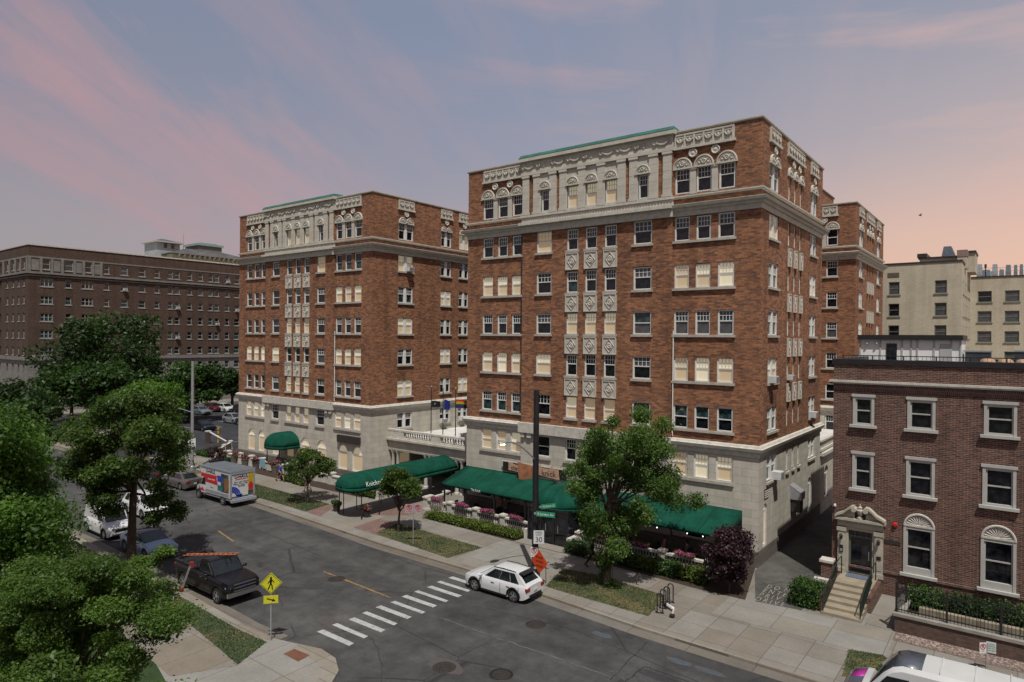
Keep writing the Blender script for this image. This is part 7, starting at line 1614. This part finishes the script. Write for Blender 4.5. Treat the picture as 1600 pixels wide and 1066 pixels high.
for xx in (-1.9,-.45):
    m_ = MB(); m_.tube([(xx,-.87,1.42),(xx,-.8,1.72),(xx,.8,1.72),(xx,.87,1.42)],.03,6); m_.obj('hoop', M['metal_black'], RK)
ST = thing('hand_trolley', 'red and black tool standing on the kerb leaning on the pickup truck', 'hand tool', (pkx-1.0,pky-1.35,.0)); m_ = MB(); m_.tube([(0,-.1,.1),(.25,.3,1.5)],.025,6); m_.tube([(.12,-.1,.1),(.45,.25,1.55)],.025,6); m_.obj('handle', M['metal_grey'], ST); m_ = MB(); m_.ell((.03,-.1,.18),(.16,.14,.18),10,6); m_.obj('motor', mk('tool_red',(.3,.03,.02),.5,.2,4), ST); m_ = MB(); m_.lathe([(.02,-.05),(.13,-.05),(.13,.05),(.02,.05)],(.0,-.12,.13),12,0,'y'); m_.obj('wheel', M['rubber'], ST); m_ = MB(); m_.box(.3,.5,.2,.35,1.3,1.6); m_.obj('grip', mk('grip_red',(.28,.03,.03),.5,.2,4), ST)
# ---- moving truck, nose towards -X
TR = thing('moving_truck', 'white and red moving truck with advertising panels parked by the far kerb', 'truck', (-54.25*1.0086, 30.35*1.0086-.35, RZ), R(180))
tw = carpaint('truck_white', (.6,.62,.62), 0); tr = mk('truck_red', (.5,.02,.025), .45, .05, 2); ty_ = mk('truck_yellow', (.5,.33,.01), .5, .05, 2); tb_ = mk('truck_blue', (.02,.05,.4), .5, .05, 2); tg = mk('truck_grey', (.27,.29,.32), .5, .1, 2); dkg = mk('dark_photo', (.05,.07,.07), .5, .9, 3); tea = mk('teal_photo', (.02,.16,.16), .5, .4, 3); brn = mk('tan_photo', (.22,.11,.04), .5, .4, 3)
hw = 1.05; xr, xf = -3.3, .75      # box rear and front
m_ = MB(); m_.box(xr,xf,-hw,hw,.72,2.85); m_.box(xf,xf+.75,-hw,hw,2.0,2.85); m_.obj('box_body', tw, TR)
m_ = MB(); m_.box(xr-.05,xf+.8,-hw-.05,hw+.05,2.85,2.98); m_.box(xr-.045,xr+.05,-hw-.045,-hw+.07,.62,2.849); m_.box(xr-.045,xr+.05,hw-.07,hw+.045,.62,2.849); m_.box(xr-.044,xr+.05,-hw+.07,hw-.07,2.68,2.848); m_.obj('frame_trim', tg, TR)
m_ = MB(); m_.box(xr+.0,xf+.75,-hw+.02,hw-.02,2.98,3.0); m_.obj('box_roof', mk('truck_roof',(.12,.14,.16),.5,.15,1), TR)
m_ = MB(); m_.box(xr-.32,xr-.01,-hw-.05,hw+.05,.42,.62); m_.box(xr-.2,xf,-hw+.05,hw-.05,.5,.715); m_.obj('bumper', tg, TR)
for sy in (-1,1):
    y0_ = sy*hw; a = lambda t_: (min(y0_, y0_+sy*t_), max(y0_, y0_+sy*t_))
    m_ = MB(); m_.box(xr+.3,xf-.0,*a(.006),.78,1.02); m_.obj('grey_stripe', tg, TR)
    m_ = MB(); P2 = [(xf+.74,2.0),(xf+.74,2.33),(-1.2,2.33),(-1.05,2.1),(-1.3,1.55),(xf-.02,1.62),(xf-.02,2.0)]; m_.prism(P2, a(.007)[0], a(.007)[1], 0, lambda p_,q_,c_: (p_,c_,q_)); m_.obj('red_band', tr, TR)
    for nm, mt, x0_, x1_, z0_, z1_ in (('photo_panel', tea, -2.1,-1.25,1.15,1.6),('photo_panel', tb_, -2.0,-1.2,1.9,2.4),('photo_panel', brn, -3.0,-2.3,1.2,2.3),('photo_panel', dkg, -2.95,-1.75,1.1,2.62)):
        th_ = {.0: .006}.get(0, .006)+(.004 if mt is not dkg else 0); m_ = MB(); m_.box(x0_,x1_,*a(th_),z0_,z1_); m_.obj(nm, mt, TR)
    rot = (R(90),0,0) if sy < 0 else (R(90),0,R(180))
    text('U-HAUL', .42, M['lettering_black'], TR, (-.1,sy*(hw+.008),2.56), rot, depth=.002, font_bold=.012); text('1-800-GO-UHAUL', .16, M['lettering'], TR, (-.2,sy*(hw+.012),1.92), rot, depth=.002); text('uhaul.com', .13, M['lettering_black'], TR, (-.3,sy*(hw+.008),1.25), rot, depth=.002)
xb = xr-.0
m_ = MB(); m_.box(xb-.02,xb,-hw+.07,-hw+.55,1.55,2.68) if False else m_.box(xb-.02,xb,-hw+.1,-hw+.55,1.2,2.66); m_.obj('yellow_panel', ty_, TR)
m_ = MB(); m_.box(xb-.022,xb,-hw+.1,-hw+.55,.8,1.19); m_.obj('photo_panel', dkg, TR)
m_ = MB(); c0_ = (-hw+.33,1.5); m_.prism([(c0_[0]-.2,1.25),(c0_[0]+.2,1.25),(c0_[0]+.2,1.6),(c0_[0]+.28,1.6),(c0_[0],1.95),(c0_[0]-.28,1.6),(c0_[0]-.2,1.6)],xb-.03,xb-.021,0,lambda p_,q_,c_:(c_,p_,q_)); m_.obj('red_arrow', tr, TR)
m_ = MB(); n = 12
for k_, r_ in enumerate((.95,.78,.61)):
    for i in range(n):
        a0, a1 = math.pi*.5*i/n+.0, math.pi*.5*(i+1)/n; c_ = (hw-.1,.75); q = [(c_[0]-r_*math.cos(a0)*.85,c_[1]+r_*math.sin(a0)),(c_[0]-r_*math.cos(a1)*.85,c_[1]+r_*math.sin(a1)),(c_[0]-(r_-.13)*math.cos(a1)*.85,c_[1]+(r_-.13)*math.sin(a1)),(c_[0]-(r_-.13)*math.cos(a0)*.85,c_[1]+(r_-.13)*math.sin(a0))]
        m_.prism(q,xb-.026,xb-.005,0,lambda p_,q_,cc:(cc,p_,q_))
m_.prism([(.0,1.0),(.62,.95),(.12,.66)],xb-.026,xb-.005,0,lambda p_,q_,cc:(cc,p_,q_)); m_.obj('blue_arrow', tb_, TR)
text('U-HAUL', .34, M['lettering_black'], TR, (xb-.012,.12,2.45), (R(90),0,R(-90)), depth=.002, font_bold=.01); text('Our Low Decks\nMake Your Move\nEASIER', .21, M['lettering_black'], TR, (xb-.012,.1,1.85), (R(90),0,R(-90)), depth=.002)
m_ = MB(); m_.box(xb-.014,xb,-.45,.65,2.22,2.27); m_.obj('red_line', tr, TR)
m_ = MB(); m_.box(xb-.012,xb,-hw+.56,hw-.1,.74,.86); m_.obj('skyline', mk('skyline_green',(.08,.12,.06),.6,.6,8), TR)
# cab
cw = 1.0; rings = []
for xx, zt, ww in ((xf+.01,1.95,cw),(xf+.6,1.98,cw),(xf+1.0,1.3,cw),(xf+1.45,1.16,cw*.95),(xf+1.7,1.05,cw*.9),(xf+1.78,.8,cw*.88)):
    rings.append([(xx,-ww*.9,.5),(xx,-ww,.62),(xx,-ww,min(zt,1.25)),(xx,-ww*.88,zt),(xx,ww*.88,zt),(xx,ww,min(zt,1.25)),(xx,ww,.62),(xx,ww*.9,.5)])
m_ = MB(); m_.loft(rings); m_.obj('cab', tw, TR, True, sharp=30)
panel(TR,'windscreen',[(xf+1.0,cw*.9,1.3),(xf+1.0,-cw*.9,1.3),(xf+.6,-cw*.88,1.98),(xf+.6,cw*.88,1.98)][0:4],.06,.94,.04,.93,.02,M['glass_car'])
for sy in (-1,1):
    yy = sy*(cw+.004); m_ = MB(); P2 = [(xf+.12,1.3),(xf+.92,1.3),(xf+.6,1.86),(xf+.12,1.86)]; vs_ = [(x_,sy*(cw*1.0+.01-(z_-1.25)*.16/.73*.75),z_) for x_,z_ in P2]; vi = [(x_,y_-sy*.06,z_) for x_,y_,z_ in vs_]; m_.add(vs_+vi,[(0,1,2,3),(7,6,5,4),(0,4,5,1),(1,5,6,2),(2,6,7,3),(3,7,4,0)]); m_.obj('side_window', M['glass_car'], TR)
    m_ = MB(); m_.ell((xf+.95,sy*(cw+.22),1.45),(.07,.1,.2),10,6); m_.tube([(xf+.9,sy*cw*.9,1.35),(xf+.95,sy*(cw+.15),1.42)],.025,5); m_.obj('mirror', M['trim_black'], TR)
    m_ = MB(); P2 = [(xf+.15,.75),(xf+.9,.78),(xf+1.25,1.0),(xf+.75,.95),(xf+.6,1.12),(xf+.45,.95)]; m_.prism(P2,min(yy,yy+sy*.006),max(yy,yy+sy*.006),0,lambda p_,q_,c_:(p_,c_,q_)); m_.obj('red_logo', tr, TR)
    m_ = MB(); m_.box(xf+1.55,xf+1.72,min(sy*.6,sy*.86),max(sy*.6,sy*.86),.82,1.0); m_.obj('headlight', M['lamp_clear'], TR); m_ = MB(); m_.box(xr-.06,xr+.02,min(sy*.9,sy*1.08),max(sy*.9,sy*1.08),.64,.8); m_.obj('taillight', M['lamp_red'], TR)
m_ = MB(); m_.box(xf+1.7,xf+1.86,-cw*.95,cw*.95,.45,.68); m_.obj('front_bumper', M['trim_black'], TR); m_ = MB(); m_.box(xf+1.74,xf+1.79,-.5,.5,.72,.98); m_.obj('grille', M['trim_black'], TR)
tm_, rm_ = wheel_meshes(.38,.26,6)
for xx in (xf+1.15,-2.05):
    for sy in (-1,1):
        o = link('wheel', tm_, TR, (xx,sy*(hw-.1),.38), rz=0 if sy < 0 else math.pi); link('rim', rm_, o)
        m_ = MB(); m_.lathe([(.02,-.02),(.46,-.02),(.46,.01),(.02,.01)],(xx,sy*(hw-.02),.4),20,0,'y'); m_.obj('wheel_arch', M['trim_black'], TR)
# ---- big white van at the bottom right, nose towards -X
BV = thing('parked_van', 'large white high roof van with magenta lettering parked at the bottom right edge', 'van', (-2.35,28.4,RZ), R(180)); vw = carpaint('van_white', (.6,.62,.61), 0); dkb = mk('van_slate', (.07,.085,.11), .4, .1, 2, coat=.5); mag = mk('van_magenta', (.4,.02,.28), .5, .1, 2)
w_ = .98; rings = []
prof = [(3.0,.45,.72,.80),(2.94,.4,.95,.86),(2.75,.38,1.14,.92),(2.3,.36,1.28,.96),(2.05,.36,1.36,.97),(1.55,.36,2.02,.97),(1.25,.36,2.3,.97),(.95,.36,2.42,.97),(.35,.36,2.44,.97),(-1.0,.36,2.46,.97),(-2.9,.36,2.42,.97),(-2.98,.4,2.3,.95)]
for xx, zb, zt, q in prof:
    W_ = w_*q/.97; zsh = min(zt, 1.3); rings.append([(xx,-W_*.9,zb),(xx,-W_,zb+.1),(xx,-W_,zsh),(xx,-W_*(.94 if zt > 1.4 else .92),max(zsh+.01,zt-.16)),(xx,-W_*.80,zt),(xx,0,zt+.03),(xx,W_*.80,zt),(xx,W_*(.94 if zt > 1.4 else .92),max(zsh+.01,zt-.16)),(xx,W_,zsh),(xx,W_,zb+.1),(xx,W_*.9,zb)])
m_ = MB(); m_.loft(rings); m_.obj('body', vw, BV, True, sharp=32)
def band(nm, i0, i1, k0, k1, mat, off=.012, f0=0, f1=1):
    m_ = MB(); rr_ = [[Vector(v) for v in rings[i][k0:k1+1]] for i in range(i0,i1+1)]; out = []
    for i, r_ in enumerate(rr_):
        out.append([v+Vector((.6*off,0,off)) for v in r_])
    m_.loft(out,0,False,False); o = m_.obj(nm, mat, BV, True, sharp=40); s_ = o.modifiers.new('thickness','SOLIDIFY'); s_.thickness = .012; s_.offset = -1; return o
band('windscreen',4,6,4,6,M['glass_car'],.014); band('slate_roof_wrap',6,8,4,6,dkb,.012); band('magenta_bonnet_patch',2,3,4,5,mag,.018); band('slate_bonnet_wrap',1,3,3,7,dkb,.012)
for sy in (-1,1):
    m_ = MB(); P2 = [(.72,1.42),(1.85,1.42),(1.42,1.98),(.72,2.02)]; vs_ = [(x_,sy*(w_*1.0+.012-(z_-1.3)*.055),z_) for x_,z_ in P2]; vi = [(x_,y_-sy*.08,z_) for x_,y_,z_ in vs_]; m_.add(vs_+vi,[(0,1,2,3),(7,6,5,4),(0,4,5,1),(1,5,6,2),(2,6,7,3),(3,7,4,0)]); m_.obj('side_window', M['glass_car'], BV)
    m_ = MB(); m_.ell((1.75,sy*(w_+.18),1.5),(.09,.1,.2),10,6); m_.tube([(1.75,sy*w_*.95,1.4),(1.75,sy*(w_+.12),1.45)],.03,5); m_.obj('mirror', M['trim_black'], BV, True)
    m_ = MB(); m_.box(2.55,2.9,min(sy*.6,sy*.9),max(sy*.6,sy*.9),.82,1.02); m_.obj('headlight', M['lamp_clear'], BV)
    yy = lambda z_: sy*(w_*1.0+.006-(max(z_,1.3)-1.3)*.055)
    def sidepoly(nm, P2, mat, th=.01):
        m_ = MB(); vs_ = [(x_,yy(z_)+sy*th,z_) for x_,z_ in P2]; vi = [(x_,yy(z_)-sy*.03,z_) for x_,z_ in P2]; n_ = len(P2); m_.add(vs_+vi,[tuple(range(n_)),tuple(range(2*n_-1,n_-1,-1))]+[(i,n_+i,n_+(i+1)%n_,(i+1)%n_) for i in range(n_)]); return m_.obj(nm, mat, BV)
    sidepoly('magenta_numeral', [(.28,1.98),(-.02,2.1),(-.28,2.1),(-.28,1.0),(.02,1.0),(.02,1.82),(.28,1.78)], mag)
    sidepoly('navy_band', [(-.42,2.1),(-2.75,2.1),(-2.75,1.78),(-.42,1.78)], mk('van_navy',(.02,.05,.1),.5,.1,2))
    rot = (R(90-3),0,0) if sy < 0 else (R(90-3),0,R(180)); tx = text('Water', .3, mk('van_pale_blue',(.35,.55,.62),.5,.05,2), BV, (-1.0,yy(1.94)+sy*.02,1.94), rot, depth=.003, font_bold=.008)
    text('#', .5, mag, BV, (.5,yy(1.5)+sy*.012,1.25), rot, depth=.003)
    text('Cleanup', .34, mag, BV, (-1.2,yy(1.55)+sy*.012,1.52), rot, depth=.003)
    m_ = MB(); m_.box(-2.0,-1.2,min(yy(1),yy(1)+sy*.02),max(yy(1),yy(1)+sy*.02),.95,1.0) ; m_.obj('side_rail', M['trim_black'], BV)
m_ = MB(); [m_.box(xx,xx+.03,-.75,.75,2.475,2.5) for xx in (-2.2,-1.2,-.2)]; m_.obj('roof_ribs', vw, BV)
m_ = MB(); m_.box(2.85,3.03,-.85,.85,.42,.66); m_.obj('bumper', M['trim_black'], BV); m_ = MB(); m_.box(2.86,3.0,-.5,.5,.72,.9); m_.obj('grille', M['trim_black'], BV)
for xx in (1.95,-1.6):
    for sy in (-1,1):
        o = link('wheel', tm_, BV, (xx,sy*(w_-.1),.37), rz=0 if sy < 0 else math.pi); link('rim', rm_, o)
        m_ = MB(); m_.lathe([(.02,-.02),(.45,-.02),(.45,.01),(.02,.01)],(xx,sy*(w_+.0),.4),20,0,'y'); m_.obj('wheel_arch', M['trim_black'], BV)
# ------------------------------------------------------------------ people
SKIN = [mk('skin_tone', c, .6, .08, 6) for c in ((.42,.25,.17),(.3,.17,.11),(.12,.07,.045))]
def skin_obj(name, verts, edges, radii, mat, parent, root=0, sub=1):
    me = bpy.data.meshes.new(name); me.from_pydata(verts, edges, []); o = link(name, me, parent); me.materials.append(mat)
    md = o.modifiers.new('skin', 'SKIN'); md.use_smooth_shade = True
    for i, r_ in enumerate(radii): me.skin_vertices[0].data[i].radius = r_ if isinstance(r_, tuple) else (r_, r_); me.skin_vertices[0].data[i].use_root = (i == root)
    s_ = o.modifiers.new('smooth', 'SUBSURF'); s_.levels = sub; s_.render_levels = sub
    return o
def person(label, x, y, rz, skin, top, bottom, hair, stride=.25, z=0, sleeve=.5, shorts=False, sit=False, hold=0, group=None):
    """faces local +x"""
    T = thing('person', label, 'person', (x,y,z), rz, group)
    hip = .92 if not sit else .5
    J = {}; J['pelvis'] = (0,0,hip); J['waist'] = (.0,0,hip+.17); J['chest'] = (.02,0,hip+.38); J['neck'] = (.02,0,hip+.55); J['head0'] = (.03,0,hip+.63); J['head1'] = (.05,0,hip+.78)
    for s_, n in ((-1,'r'),(1,'l')):
        f = stride*s_
        J['sh'+n] = (.01,s_*.19,hip+.48)
        J['el'+n] = (-.05-f*.45,s_*.25,hip+.22); J['wr'+n] = ((.12 if not hold else .28)-f*.6,s_*.25,hip+(.02 if not hold else .2))
        J['hip'+n] = (0,s_*.09,hip-.04)
        if sit: J['kn'+n] = (.42,s_*.11,hip); J['an'+n] = (.44,s_*.11,.09); J['to'+n] = (.6,s_*.12,.05)
        else: J['kn'+n] = (f*.75+.03,s_*.1,.49); J['an'+n] = (f*1.25-(.1 if f < 0 else 0),s_*.1,.09+(.07 if f < 0 else 0)); J['to'+n] = (f*1.25+.15-(.1 if f < 0 else 0),s_*.11,.04)
    names = list(J); idx = {n: i for i, n in enumerate(names)}; V = [J[n] for n in names]
    E_ = [('pelvis','waist'),('waist','chest'),('chest','neck'),('neck','head0'),('head0','head1')]
    for n in 'rl': E_ += [('chest','sh'+n),('sh'+n,'el'+n),('el'+n,'wr'+n),('pelvis','hip'+n),('hip'+n,'kn'+n),('kn'+n,'an'+n),('an'+n,'to'+n)]
    rad = dict(pelvis=(.12,.15), waist=(.1,.13), chest=(.12,.16), neck=.055, head0=.075, head1=.095)
    for n in 'rl': rad.update({'sh'+n:.06,'el'+n:.042,'wr'+n:.032,'hip'+n:.085,'kn'+n:.058,'an'+n:.042,'to'+n:.038})
    ed = [(idx[a],idx[b]) for a,b in E_]
    # hands: palm, four fingers and a thumb as short skinned chains on the wrists
    for n, s_ in (('r',-1),('l',1)):
        w_ = Vector(J['wr'+n]); d = (w_-Vector(J['el'+n])).normalized(); V.append(tuple(w_+d*.07)); ip = len(V)-1; ed.append((idx['wr'+n], ip)); rad[ip] = .034
        for k_ in range(4):
            o_ = Vector((.03-.02*k_,0,0)); a = w_+d*.10+o_; b = a+d*(.05-.006*abs(k_-1)); c_ = b+d*.03+Vector((.012,-s_*.014,0)); i0 = len(V)
            V += [tuple(a),tuple(b),tuple(c_)]; ed += [(ip,i0),(i0,i0+1),(i0+1,i0+2)]; rad[i0] = .0095; rad[i0+1] = .009; rad[i0+2] = .008
        a = w_+d*.05+Vector((.04,0,0)); b = a+d*.035+Vector((.018,-s_*.008,0)); i0 = len(V); V += [tuple(a),tuple(b)]; ed += [(ip,i0),(i0,i0+1)]; rad[i0] = .011; rad[i0+1] = .009
    radii = [rad[n] for n in names]+[rad[i] for i in range(len(names),len(V))]
    skin_obj('body', V, ed, radii, SKIN[skin], T, 0, 1)
    # face
    m_ = MB(); hx, hz = J['head1'][0], J['head1'][2]-.02
    m_.hexa([(hx+.08,-.016,hz-.035),(hx+.125,-.012,hz-.035),(hx+.125,.012,hz-.035),(hx+.08,.016,hz-.035),(hx+.08,-.01,hz+.02),(hx+.098,-.006,hz+.02),(hx+.098,.006,hz+.02),(hx+.08,.01,hz+.02)]); m_.obj('nose', SKIN[skin], T)
    for s_ in (-1,1):
        m_ = MB(); m_.ell((hx+.088,s_*.035,hz+.02),(.012,.014,.009),8,5); m_.obj('eye', M['lettering_black'], T); m_ = MB(); m_.ell((hx-.0,s_*.098,hz),(.025,.014,.034),8,5); m_.obj('ear', SKIN[skin], T)
    m_ = MB(); m_.ell((hx+.083,0,hz-.062),(.014,.028,.007),8,5); m_.obj('mouth', mk('lip',(.25,.08,.07),.5,.05,5), T)
    if hair is not None:
        m_ = MB(); m_.ell((hx-.022,0,hz+.045),(.108,.108,.098),14,8); m_.ell((hx-.055,0,hz-.02),(.07,.1,.09),12,7); m_.obj('hair', hair, T, True)
    # shirt and trousers follow the body
    sv_ = []; se = []; sr = []
    def chain(pts, rr_, join=None):
        i0 = len(sv_)
        for p_, r_ in zip(pts, rr_): sv_.append(tuple(p_)); sr.append(r_)
        for i in range(len(pts)-1): se.append((i0+i,i0+i+1))
        if join is not None: se.append((join,i0))
        return i0
    L_ = lambda a,b,t_: tuple(a[i]+(b[i]-a[i])*t_ for i in range(3))
    chain([(0,0,hip-.02),J['waist'],J['chest'],L_(J['chest'],J['neck'],.75)],[(.135,.165),(.12,.15),(.14,.18),(.075,.09)])
    for n in 'rl': chain([J['sh'+n],L_(J['sh'+n],J['el'+n],min(1,sleeve*2))]+([L_(J['el'+n],J['wr'+n],.9)] if sleeve > .6 else []),[.08,.062]+([.05] if sleeve > .6 else []),2)
    skin_obj('shirt', sv_, se, sr, top, T, 0, 1)
    sv_, se, sr = [], [], []
    def chain2(pts, rr_, join=None):
        i0 = len(sv_)
        for p_, r_ in zip(pts, rr_): sv_.append(tuple(p_)); sr.append(r_)
        for i in range(len(pts)-1): se.append((i0+i,i0+i+1))
        if join is not None: se.append((join,i0))
    chain2([(0,0,hip+.06),(0,0,hip-.02)],[(.13,.16),(.135,.165)])
    for n in 'rl':
        pts = [J['hip'+n],L_(J['hip'+n],J['kn'+n],.85)]; rr_ = [.1,.085]
        if not shorts: pts = [J['hip'+n],J['kn'+n],L_(J['kn'+n],J['an'+n],.9)]; rr_ = [.1,.075,.06]
        chain2(pts, rr_, 1)
    skin_obj('shorts' if shorts else 'trousers', sv_, se, sr, bottom, T, 0, 1)
    for n in 'rl':
        a, b = Vector(J['an'+n]), Vector(J['to'+n]); m_ = MB(); m_.loft([[ (p_+Vector((0,w_,zz))) for w_,zz in ((-.045,-.05),(.045,-.05),(.04,.03),(-.04,.03))] for p_ in (a+Vector((-.06,0,0)),a+Vector((.03,0,0)),b+Vector((.02,0,-.01)))]); m_.obj('shoe', M['trim_black'], T, True)
    return T
cl = {n: mk('cloth_'+n, c, .9, .15, 6) for n, c in dict(blue=(.02,.07,.42), navy=(.012,.016,.03), red=(.32,.03,.03), white=(.5,.5,.5), black=(.012,.012,.013), grey=(.15,.15,.16), jeans=(.04,.08,.2), tan=(.3,.22,.15)).items()}
hr = {n: mk('hair_'+n, c, .7, .2, 12) for n, c in dict(dark=(.02,.013,.01), brown=(.06,.035,.02), grey=(.3,.3,.29)).items()}
p = at(438,752.5); person('person in a bright blue shirt and dark shorts walking along the far pavement', p.x, p.y, R(8), 0, cl['blue'], cl['navy'], hr['dark'], .3, shorts=True)
p = at(479,768.5); person('person in red and white clothes walking behind the small street tree', p.x+.15, p.y, R(185), 0, cl['red'], cl['white'], hr['brown'], .25, shorts=True)
p = at(925,886); person('person in black clothes walking beside the tall leafy street tree', p.x, p.y, R(10), 2, cl['black'], cl['black'], hr['dark'], .24, sleeve=1)
p = at(271,994); person('grey haired person in dark clothes on the near garden path by the feathery tree', p.x, p.y, R(160), 0, cl['black'], cl['grey'], hr['grey'], .2, sleeve=1)
p = at(172,928); person('person with grey hair half hidden by leaves near the street maple trunk', p.x, p.y, R(170), 0, cl['white'], cl['grey'], hr['grey'], .2)
person('person in blue jeans standing at the left patio tables', -31.6, 40.5, R(-120), 0, cl['grey'], cl['jeans'], hr['dark'], .05, sleeve=1, hold=1)
person('person in a tan shirt standing left of the person in jeans on the patio', -32.2, 40.55, R(-50), 0, cl['tan'], cl['navy'], hr['brown'], .05)
person('person in dark clothes sitting at the right end of the left patio', -27.95+.05, 39.95, R(180), 0, cl['navy'], cl['black'], hr['dark'], 0, sit=True, z=-.04)
person('person in a pink shirt sitting at a right patio table under the awning', -18.15, 39.9, R(0), 0, mk('cloth_pink',(.35,.15,.18),.9,.15,6), cl['black'], hr['brown'], 0, sit=True, z=-.04)
person('person in a grey shirt sitting opposite on the right patio', -16.65, 40.1, R(180), 0, cl['grey'], cl['black'], hr['dark'], 0, sit=True, z=-.04)
# a bird far off in the sky
bp_ = cpos(1438,337,150); BI = thing('bird', 'tiny dark bird flying in the pink sky on the right', 'bird', bp_, R(30)); m_ = MB(); m_.ell((0,0,0),(.35,.1,.1),8,5)
m_.add([(.1,0,.03),(-.15,0,.03),(-.2,.7,.35),(.1,.6,.33)],[(0,1,2,3)]); m_.add([(.1,0,.03),(.1,-.6,.33),(-.2,-.7,.35),(-.15,0,.03)],[(0,1,2,3)]); m_.obj('body', M['metal_black'], BI)
